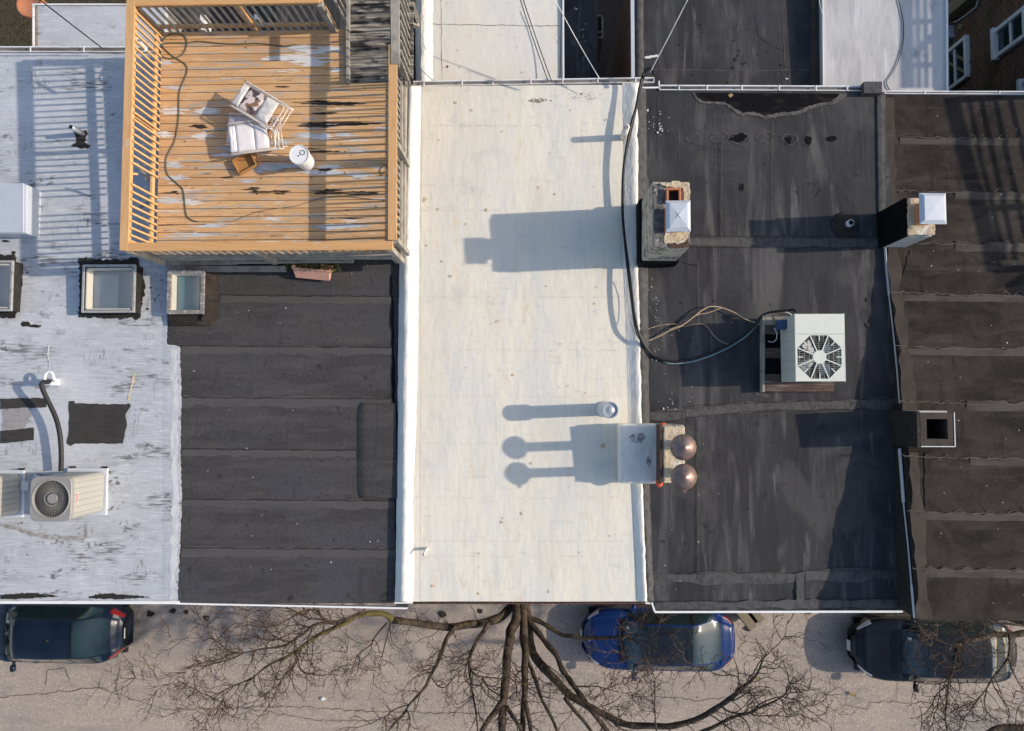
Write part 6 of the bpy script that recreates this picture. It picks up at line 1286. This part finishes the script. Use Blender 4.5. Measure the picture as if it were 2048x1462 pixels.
    for s in (-1, 1):
        xm = (wsA - .5) * L - .33; mb = MB(T); mb.lathe((xm, s * (hw + .10), belt + .10), [(.02, -.11), (.075, -.09), (.085, .0), (.075, .09), (.02, .11)], 14, axis=(0, 1, .08)); mb.box((xm, s * (hw - .02), belt + .06), (.08, .14, .05)); mb.build('mirror', M[body], root, smooth=True)
    # details
    for s in (-1, 1):
        for t in (.36, .60):
            mb = MB(T); mb.box(((t - .5) * L, s * (hw + .008), belt - .10), (.19, .022, .03)); mb.build('door_handle', M['rim' if hatch else body], root, bevel=.006)
    mb = MB(T)
    for s in (-1, 1): mb.bar(((wsA - .5) * L + .05, s * .05, hood + .015), ((wsA - .5) * L - .14, s * hw * .62, hood + .03), .02, .02)
    mb.build('wiper', M['rubber'], root)
    if plate_front: mb = MB(T); mb.box((L / 2 + .006, 0, .45), (.02, .32, .16), tilt=(0, -.25)); mb.build('license_plate', M['plate'], root)
    if plate_rear: mb = MB(T); mb.box((-L / 2 + .01, 0, .80), (.03, .32, .16), tilt=(0, -.5)); mb.build('license_plate', M['plate'], root)
    if logo:
        z = hood - .155; x = L / 2 * .905; mb = MB(T); mb.box((x, 0, z + .045), (.02, .13, .01), tilt=(0, .18)); mb.add([(x - .01, -.016, z + .052), (x - .01, .016, z + .052), (x - .13 - .0, .0, z + .078)], [(0, 2, 1)]); mb.build('emblem', M['white_metal'], root)
    if rails:
        mb = MB(T); mb.lathe((-.35, 0, H + .0), [(.05, -.01), (.03, .02), (.004, .08)], 10); mb.build('antenna', M['rubber'], root)
    for s in (-1, 1):
        for t in (.27, .50, .70):
            xx = (t - .5) * L; mb = MB(T); mb.bar((xx, s * (plan(t) + .001), .34), (xx + (.03 if t > .6 else 0), s * (plan(t) * .985 + .002), belt - .06), .010, .008, up=(1, 0, 0)); mb.build('door_gap', M['car_black'], root)
    for s in (-1, 1):
        mb = MB(T); P_ = []
        for q in range(9):
            t = wsA + .02 + (.925 - wsA - .02) * q / 8; P_.append(((t - .5) * L, s * plan(t) * (.80 - .08 * q / 8), interp(zmid, t) - .055 - .012 * q / 8))
        mb.tube(P_, .006, 4); mb.build('bonnet_gap', M['car_black'], root)
    mb = MB(T); c_ = ((wsA - .5) * L - .16, -hw * .45, hood + .12); mb.box(c_, (.10, .08, .006), tilt=(0, .45)); mb.build('windshield_sticker', M['plate'], root)
    mb = MB(T)     # shut lines on the bonnet and tail
    if hatch: mb.box(((rw[0] - .5) * L + .02, 0, H - .018), (.012, W_ * .56, .012)); mb.build('hatch_gap', M['car_black'], root)
    else: mb.box(((rw[0] + .04 - .5) * L, 0, H - .006), (.01, W_ * .55, .006)); mb.build('roof_gap', M['car_black'], root)
    return root
bx0 = on(1164, 1268, .6).x; bx1 = on(1468, 1268, .7).x
make_car('glossy blue car with a dark glass roof, parked under a bare branch', (bx0 + bx1) / 2, -7.30, math.pi, bx1 - bx0, 1.86, 1.44, 'car_blue', 'car_roof_glass', .93, .93, (.74, .58), (.30, .10), .98, logo=True, plate_front=True)
gx0 = on(1702, 1290, .6).x; gx1 = on(2034, 1290, .8).x
make_car('dark grey car at the right, partly covered by bare twigs', (gx0 + gx1) / 2, -7.52, math.pi, gx1 - gx0, 1.88, 1.50, 'car_grey', 'car_grey', .98, .95, (.72, .60), (.24, .08), 1.05, plate_front=True)
kx1 = on(250, 1265, .8).x
make_car('dark navy hatchback at the left with red tail lights', kx1 - 2.28, -7.28, math.pi, 4.56, 1.84, 1.62, 'car_navy', 'car_navy', 1.05, 1.02, (.80, .66), (.26, .07), 1.15, tail_up=.08, hatch=True, plate_rear=True, rails=True)

# ================================================================ BARE TREES
def tree(label, trunk_xy, limbs, seed, dens=1.0, mossy=()):
    r = random.Random(seed); root = thing('street_tree', label, 'tree', (*trunk_xy, 0), 'bare trees in front of the houses')
    big = MB(); moss = MB(); tw = MB()
    def jit(P, amp, k=3):
        Q_ = smooth_path(P, k)
        return [q + Vector((noise.noise(q * 1.3 + Vector((seed, 0, 0))), noise.noise(q * 1.3 + Vector((0, seed, 5))), noise.noise(q * 1.3 + Vector((3, 0, seed))))) * amp for q in Q_]
    def twig(p, d, L, rad, lev):
        n = max(3, int(L / .09)) if lev < 3 else 3; P = [p]; d = d.normalized(); q = p.copy()
        curl = Vector((r.gauss(0, .16), r.gauss(0, .16), r.gauss(0, .06) + .05))
        for i in range(n):
            d = (d + curl * .5 + Vector((r.gauss(0, .22), r.gauss(0, .22), r.gauss(0, .14)))).normalized(); q = q + d * (L / n); P.append(q.copy())
        tw.tube(P, [rad * (1 - .65 * i / n) for i in range(n + 1)], 3 if lev > 1 else 5, cap=False)
        if lev >= 3: return
        m = {0: max(4, int(L * 6.5 * dens)), 1: max(3, int(L * 8.5 * dens)), 2: max(2, int(L * 11 * dens))}[lev]
        for k in range(m):
            i = r.randint(1, n); bd = (P[i] - P[i - 1]).normalized(); s = bd.cross(Vector((0, 0, 1))).normalized() * r.choice((-1, 1)); an = r.uniform(.45, 1.15)
            nd = bd * math.cos(an) + s * math.sin(an) + Vector((0, 0, r.gauss(0, .35))); twig(P[i], nd, {0: r.uniform(.3, .8), 1: r.uniform(.18, .55) * min(1, L), 2: r.uniform(.07, .20)}[lev], {0: .0095, 1: .0066, 2: .0046}[lev], lev + 1)
    for li, (pts, r0, r1, dn_, t0) in enumerate(limbs):
        P = [on(x, y, z) if len(q_) == 3 else Vector(q_[:3]) for q_ in pts for (x, y, z) in [q_[:3]]]
        Q_ = jit(P, .06 if r0 > .05 else .08); n = len(Q_); rs = [r0 + (r1 - r0) * (i / (n - 1)) ** .8 for i in range(n)]
        rs = [a * .98 * (1 + .22 * noise.noise(Vector((i * .5, li, 0)))) for i, a in enumerate(rs)]
        (moss if li in mossy else big).tube(Q_, rs, 9 if r0 > .03 else 6)
        Lc = sum((Q_[i + 1] - Q_[i]).length for i in range(n - 1)); m = int(Lc * 5.5 * dn_ * dens)
        for k in range(int(Lc * 1.15) if dn_ >= .9 else int(Lc * .35)):
            t = t0 + (1 - t0) * r.random(); i = min(n - 2, max(0, int(t * (n - 1)))); bd = (Q_[i + 1] - Q_[i]).normalized(); s = bd.cross(Vector((0, 0, 1))).normalized() * r.choice((-1, 1))
            an = r.uniform(.3, .9); nd = bd * math.cos(an) + s * math.sin(an) + Vector((0, 0, r.gauss(.05, .2))); L = r.uniform(1.0, 2.2) * (1.1 - .35 * t)
            twig(Q_[i], nd, L, min(.017, rs[i] * .7), 0)
        for k in range(m):
            t = t0 + (1 - t0) * r.random() ** .8; i = min(n - 2, max(0, int(t * (n - 1)))); bd = (Q_[i + 1] - Q_[i]).normalized(); s = bd.cross(Vector((0, 0, 1))).normalized() * r.choice((-1, 1))
            an = r.uniform(.35, 1.1); nd = bd * math.cos(an) + s * math.sin(an) + Vector((0, 0, r.gauss(.12, .3))); L = r.uniform(.35, 1.15) * (1.15 - .45 * t) * (1 if r0 > .03 else .7)
            twig(Q_[i], nd, L, min(.012, rs[i] * .6), 1)
    b0 = Vector((*trunk_xy, 0)); tp = on(*limbs[0][0][0]); tk = MB(); tk.tube(smooth_path([b0, b0 + Vector((.03, .02, 1.6)), b0.lerp(tp, .55) + Vector((0, 0, .6)), tp], 5), [.30] * 3 + [.24] * 8 + [.2] * 5, 14)
    tk.build('trunk', M['bark'], root, smooth=True); big.build('limbs', M['bark'], root, smooth=True)
    if moss.v: moss.build('mossy_limb', M['bark_moss'], root, smooth=True)
    tw.build('twigs', M['twig'], root); return root
def z_(pts, z0, z1): n = len(pts); return [(x, y, z0 + (z1 - z0) * i / (n - 1)) for i, (x, y) in enumerate(pts)]
T1 = [
 (z_([(1040, 1195), (1020, 1213), (1000, 1235), (965, 1247), (935, 1249), (900, 1254), (850, 1250), (815, 1244), (785, 1240)], 5.0, 6.3), .125, .075, .35, .45),
 (z_([(785, 1240), (770, 1229), (735, 1229), (712, 1231), (700, 1240), (670, 1254), (640, 1270), (615, 1286), (590, 1302), (565, 1318)], 6.3, 6.9), .075, .035, .9, .1),
 (z_([(565, 1318), (530, 1336), (508, 1352), (480, 1366), (450, 1382), (425, 1400)], 6.9, 7.2), .033, .009, 1.5, 0),
 (z_([(680, 1245), (655, 1243), (628, 1252), (610, 1268), (590, 1278), (560, 1292), (520, 1300), (490, 1308), (466, 1310), (440, 1322), (400, 1328), (360, 1342)], 6.6, 7.3), .04, .008, 1.4, .1),
 (z_([(712, 1231), (700, 1234), (675, 1240), (650, 1236), (630, 1222), (600, 1224), (570, 1240), (530, 1252), (500, 1250), (470, 1258)], 6.6, 7.1), .035, .007, 1.3, .1),
 (z_([(490, 1308), (460, 1322), (425, 1330), (395, 1345), (370, 1372), (345, 1395)], 7.0, 7.2), .018, .005, 1.6, 0),
 (z_([(590, 1302), (585, 1330), (570, 1350), (556, 1375), (545, 1400), (528, 1428), (505, 1450)], 6.9, 7.3), .024, .006, 1.6, 0),
 (z_([(568, 1272), (545, 1280), (530, 1278), (500, 1272), (460, 1275), (430, 1285)], 6.8, 7.1), .016, .005, 1.6, 0),
 (z_([(776, 1244), (750, 1270), (738, 1290), (715, 1310), (705, 1335), (690, 1340)], 6.4, 6.9), .028, .006, 1.6, 0),
 (z_([(782, 1245), (772, 1280), (765, 1310), (755, 1330)], 6.4, 6.9), .02, .006, 1.7, 0),
 (z_([(975, 1246), (968, 1262), (955, 1282), (944, 1300), (938, 1318), (939, 1338), (943, 1365), (946, 1390), (953, 1420), (955, 1465)], 5.7, 6.7), .06, .018, 1.0, .15),
 (z_([(940, 1335), (948, 1348), (965, 1354), (1000, 1352), (1040, 1350)], 6.3, 6.6), .028, .008, 1.5, 0),
 (z_([(965, 1354), (978, 1374), (1000, 1386), (1030, 1395), (1080, 1402)], 6.4, 6.9), .02, .006, 1.5, 0),
 (z_([(912, 1250), (895, 1275), (886, 1300), (876, 1325), (862, 1348), (852, 1370), (836, 1390), (820, 1408), (812, 1420), (795, 1440), (770, 1465)], 5.9, 6.9), .062, .016, 1.2, .1),
 (z_([(813, 1418), (818, 1435), (816, 1455), (812, 1475)], 6.7, 7.0), .02, .008, 1.6, 0),
 (z_([(1036, 1200), (1034, 1236), (1021, 1262), (1020, 1276), (1014, 1315), (1012, 1345), (1010, 1371), (1009, 1400), (1004, 1430), (1001, 1475)], 5.2, 7.2), .135, .085, .55, .35),
 (z_([(1012, 1392), (990, 1425), (972, 1448), (955, 1475)], 6.8, 7.3), .075, .05, .8, .0),
 (z_([(1014, 1410), (1024, 1430), (1036, 1450), (1042, 1475)], 6.9, 7.3), .05, .035, .8, .0),
 (z_([(1046, 1200), (1048, 1245), (1047, 1280), (1052, 1306), (1048, 1348), (1050, 1393), (1046, 1430), (1042, 1475)], 5.2, 7.1), .12, .06, .35, .5),
 (z_([(1050, 1400), (1056, 1430), (1062, 1475)], 6.8, 7.2), .06, .045, .4, .0),
 (z_([(1050, 1205), (1054, 1240), (1057, 1281), (1066, 1305), (1082, 1326), (1100, 1346), (1120, 1367), (1137, 1388), (1160, 1405), (1185, 1419), (1212, 1430), (1235, 1443), (1262, 1451), (1300, 1453), (1340, 1451), (1378, 1443), (1415, 1428), (1446, 1411), (1470, 1393), (1484, 1378)], 5.2, 7.4), .13, .05, .35, .5),
 (z_([(1484, 1378), (1500, 1365), (1515, 1348), (1524, 1333), (1528, 1322), (1524, 1312)], 7.4, 7.7), .042, .010, 1.3, 0),
 (z_([(1484, 1378), (1478, 1362), (1476, 1345), (1470, 1325), (1463, 1308)], 7.4, 7.7), .022, .006, 1.2, 0),
 (z_([(1528, 1335), (1545, 1338), (1560, 1336), (1566, 1325), (1575, 1318)], 7.6, 7.8), .014, .005, 1.4, 0),
 (z_([(1452, 1404), (1475, 1402), (1495, 1388), (1515, 1372), (1535, 1372)], 7.3, 7.6), .022, .005, 1.3, 0),
 (z_([(1446, 1411), (1460, 1424), (1480, 1430), (1500, 1428), (1520, 1434), (1550, 1432), (1580, 1434), (1600, 1422)], 7.2, 7.5), .026, .006, 1.2, 0),
 (z_([(1380, 1475), (1405, 1461), (1430, 1452), (1457, 1443), (1480, 1434), (1502, 1427), (1525, 1412), (1545, 1398), (1570, 1382), (1582, 1368), (1590, 1355)], 7.0, 7.7), .05, .010, 1.0, .15),
 (z_([(1052, 1215), (1060, 1233), (1080, 1243), (1100, 1254), (1124, 1268), (1145, 1271), (1165, 1275), (1200, 1277), (1235, 1277), (1252, 1277), (1262, 1283)], 5.3, 6.1), .07, .035, .2, .75),
 (z_([(1262, 1283), (1272, 1275), (1282, 1255), (1288, 1235), (1292, 1215)], 6.2, 6.6), .018, .006, 2.2, 0),
 (z_([(1262, 1280), (1278, 1290), (1290, 1305), (1296, 1322)], 6.2, 6.5), .018, .006, 2.0, 0),
 (z_([(1053, 1225), (1062, 1246), (1080, 1268), (1100, 1292), (1112, 1306), (1122, 1335), (1135, 1356), (1150, 1378), (1166, 1400), (1184, 1424), (1205, 1450), (1222, 1475)], 5.3, 6.9), .08, .055, .4, .4),
 (z_([(1056, 1318), (1064, 1345), (1074, 1372), (1086, 1400), (1100, 1432), (1115, 1475)], 6.1, 7.1), .05, .035, .6, .2),
 (z_([(1130, 1392), (1142, 1410), (1155, 1428), (1172, 1450), (1190, 1475)], 6.6, 7.1), .055, .035, .6, .1),
 (z_([(1096, 1330), (1115, 1345), (1132, 1362)], 6.3, 6.5), .014, .007, .8, 0),
 (z_([(1313, 1475), (1310, 1440), (1309, 1393), (1306, 1360), (1300, 1335), (1294, 1315), (1290, 1300)], 7.0, 7.4), .020, .006, 1.3, 0),
 (z_([(1238, 1448), (1240, 1425), (1236, 1412), (1250, 1408)], 6.9, 7.2), .012, .005, 1.5, 0),
 (z_([(1180, 1418), (1215, 1412), (1240, 1395), (1245, 1378)], 6.9, 7.2), .012, .005, 1.4, 0),
]
tree('large bare street tree whose limbs spread from below the white roof', (-.35, -5.05), T1, 3, .92, mossy=(1,))
T2 = [
 (z_([(2130, 1258), (2085, 1262), (2048, 1266), (2015, 1271), (1990, 1270), (1968, 1274), (1945, 1280), (1926, 1284), (1914, 1292)], 6.3, 7.0), .085, .04, .8, .3),
 (z_([(1914, 1292), (1907, 1310), (1904, 1328), (1901, 1340), (1896, 1362), (1894, 1390), (1893, 1422), (1892, 1445), (1894, 1475)], 7.0, 7.5), .036, .012, 1.1, 0),
 (z_([(1902, 1338), (1912, 1355), (1916, 1375), (1914, 1392)], 7.1, 7.4), .018, .006, 1.5, 0),
 (z_([(1894, 1368), (1872, 1390), (1862, 1412), (1845, 1428), (1820, 1432)], 7.2, 7.5), .018, .006, 1.5, 0),
 (z_([(2015, 1271), (2018, 1295), (2017, 1316), (2000, 1338), (1984, 1358), (1970, 1380), (1950, 1400), (1926, 1412), (1900, 1428)], 6.7, 7.3), .032, .008, 1.2, .1),
 (z_([(2018, 1318), (2028, 1340), (2036, 1362), (2050, 1385)], 6.9, 7.2), .02, .008, 1.3, 0),
 (z_([(1970, 1382), (1966, 1405), (1975, 1425), (1995, 1440), (2015, 1450)], 7.2, 7.5), .016, .006, 1.4, 0),
 (z_([(2120, 1250), (2060, 1252), (2020, 1250), (1993, 1249), (1968, 1240), (1940, 1238), (1905, 1243)], 6.4, 6.9), .04, .008, 1.0, .2),
 (z_([(1914, 1292), (1900, 1284), (1880, 1278), (1862, 1272), (1850, 1268)], 7.0, 7.3), .014, .005, 2.0, 0),
 (z_([(1926, 1284), (1960, 1302), (1990, 1306), (2020, 1305)], 7.0, 7.2), .014, .005, 1.4, 0),
 (z_([(2120, 1452), (2060, 1456), (2020, 1460), (1990, 1463), (1960, 1480)], 6.6, 6.9), .10, .07, .3, .2),
 (z_([(2130, 1262), (2200, 1280), (2300, 1330), (2420, 1400), (2520, 1480)], 6.5, 8.0), .12, .04, 1.0, .1),  # from here on unseen limbs past the right edge, added to shade the street
 (z_([(2150, 1258), (2260, 1262), (2400, 1290), (2560, 1300)], 6.5, 8.0), .11, .03, 1.0, .1),
 (z_([(2140, 1265), (2150, 1330), (2170, 1420), (2180, 1520)], 6.5, 7.6), .11, .04, 1.0, .1),
 (z_([(2300, 1330), (2330, 1400), (2340, 1480)], 7.2, 8.0), .07, .02, 1.2, .1),
]
tree('bare tree reaching in from the right edge over the dark grey car', (9.6, -5.0), T2, 9, .85)
# ================================================================ one mesh per piece for the parts that lie apart; loose flecks are stuff
def split_islands(o):
    me = o.data; n = len(me.vertices); par = list(range(n))
    def f(i):
        while par[i] != i: par[i] = par[par[i]]; i = par[i]
        return i
    for p in me.polygons:
        v = list(p.vertices)
        for k in v[1:]:
            a, b = f(v[0]), f(k)
            if a != b: par[a] = b
    groups = {}
    for p in me.polygons: groups.setdefault(f(p.vertices[0]), []).append(p)
    gs = list(groups.values())
    if len(gs) < 2 or len(gs) > 70: return
    sm = me.polygons[0].use_smooth
    for k, g_ in enumerate(gs):
        ids = {}; vs = []; fs = []
        for p in g_:
            q = []
            for v in p.vertices:
                if v not in ids: ids[v] = len(vs); vs.append(me.vertices[v].co.copy())
                q.append(ids[v])
            fs.append(q)
        m2 = bpy.data.meshes.new(o.name.split('.')[0]); m2.from_pydata(vs, [], fs)
        for mt in me.materials: m2.materials.append(mt)
        m2.polygons.foreach_set('use_smooth', [sm] * len(m2.polygons)); m2.update()
        if k == 0: first = m2
        else:
            c = o.copy(); c.data = m2; COL.objects.link(c)
    o.data = first
SPLIT = {'seam_tape', 'roof_seam', 'tar_patch', 'white_downspout', 'darker_patch', 'tar_stain', 'mortar_wash', 'dried_ring', 'tar_spot', 'chalk_line', 'wing_seam', 'paint_mark', 'oil_stain', 'road_crack', 'sealant_line', 'wing_gutter_bed', 'wing_gutter', 'corner_trim', 'party_wall_coping', 'edge_flashing', 'edge_strip', 'white_edge', 'wiper', 'nail_hole', 'drain_streak', 'step_flashing', 'road_repair', 'grime_patch'}
STUFF = {'paint_splatter', 'lichen_ring', 'debris_fleck', 'rust_fleck', 'grit', 'mildew_speck', 'paint_flake', 'grey_paint', 'rotten_wood', 'weeds', 'dry_stems', 'debris', 'moss_tuft', 'twigs'}
for o in list(bpy.data.objects):
    st_ = o.name.split('.')[0]
    if o.type == 'MESH' and o.parent is not None:
        if st_ in SPLIT and not [c for c in bpy.data.objects if c.parent == o]: split_islands(o)
        elif st_ in STUFF: o['kind'] = 'stuff'
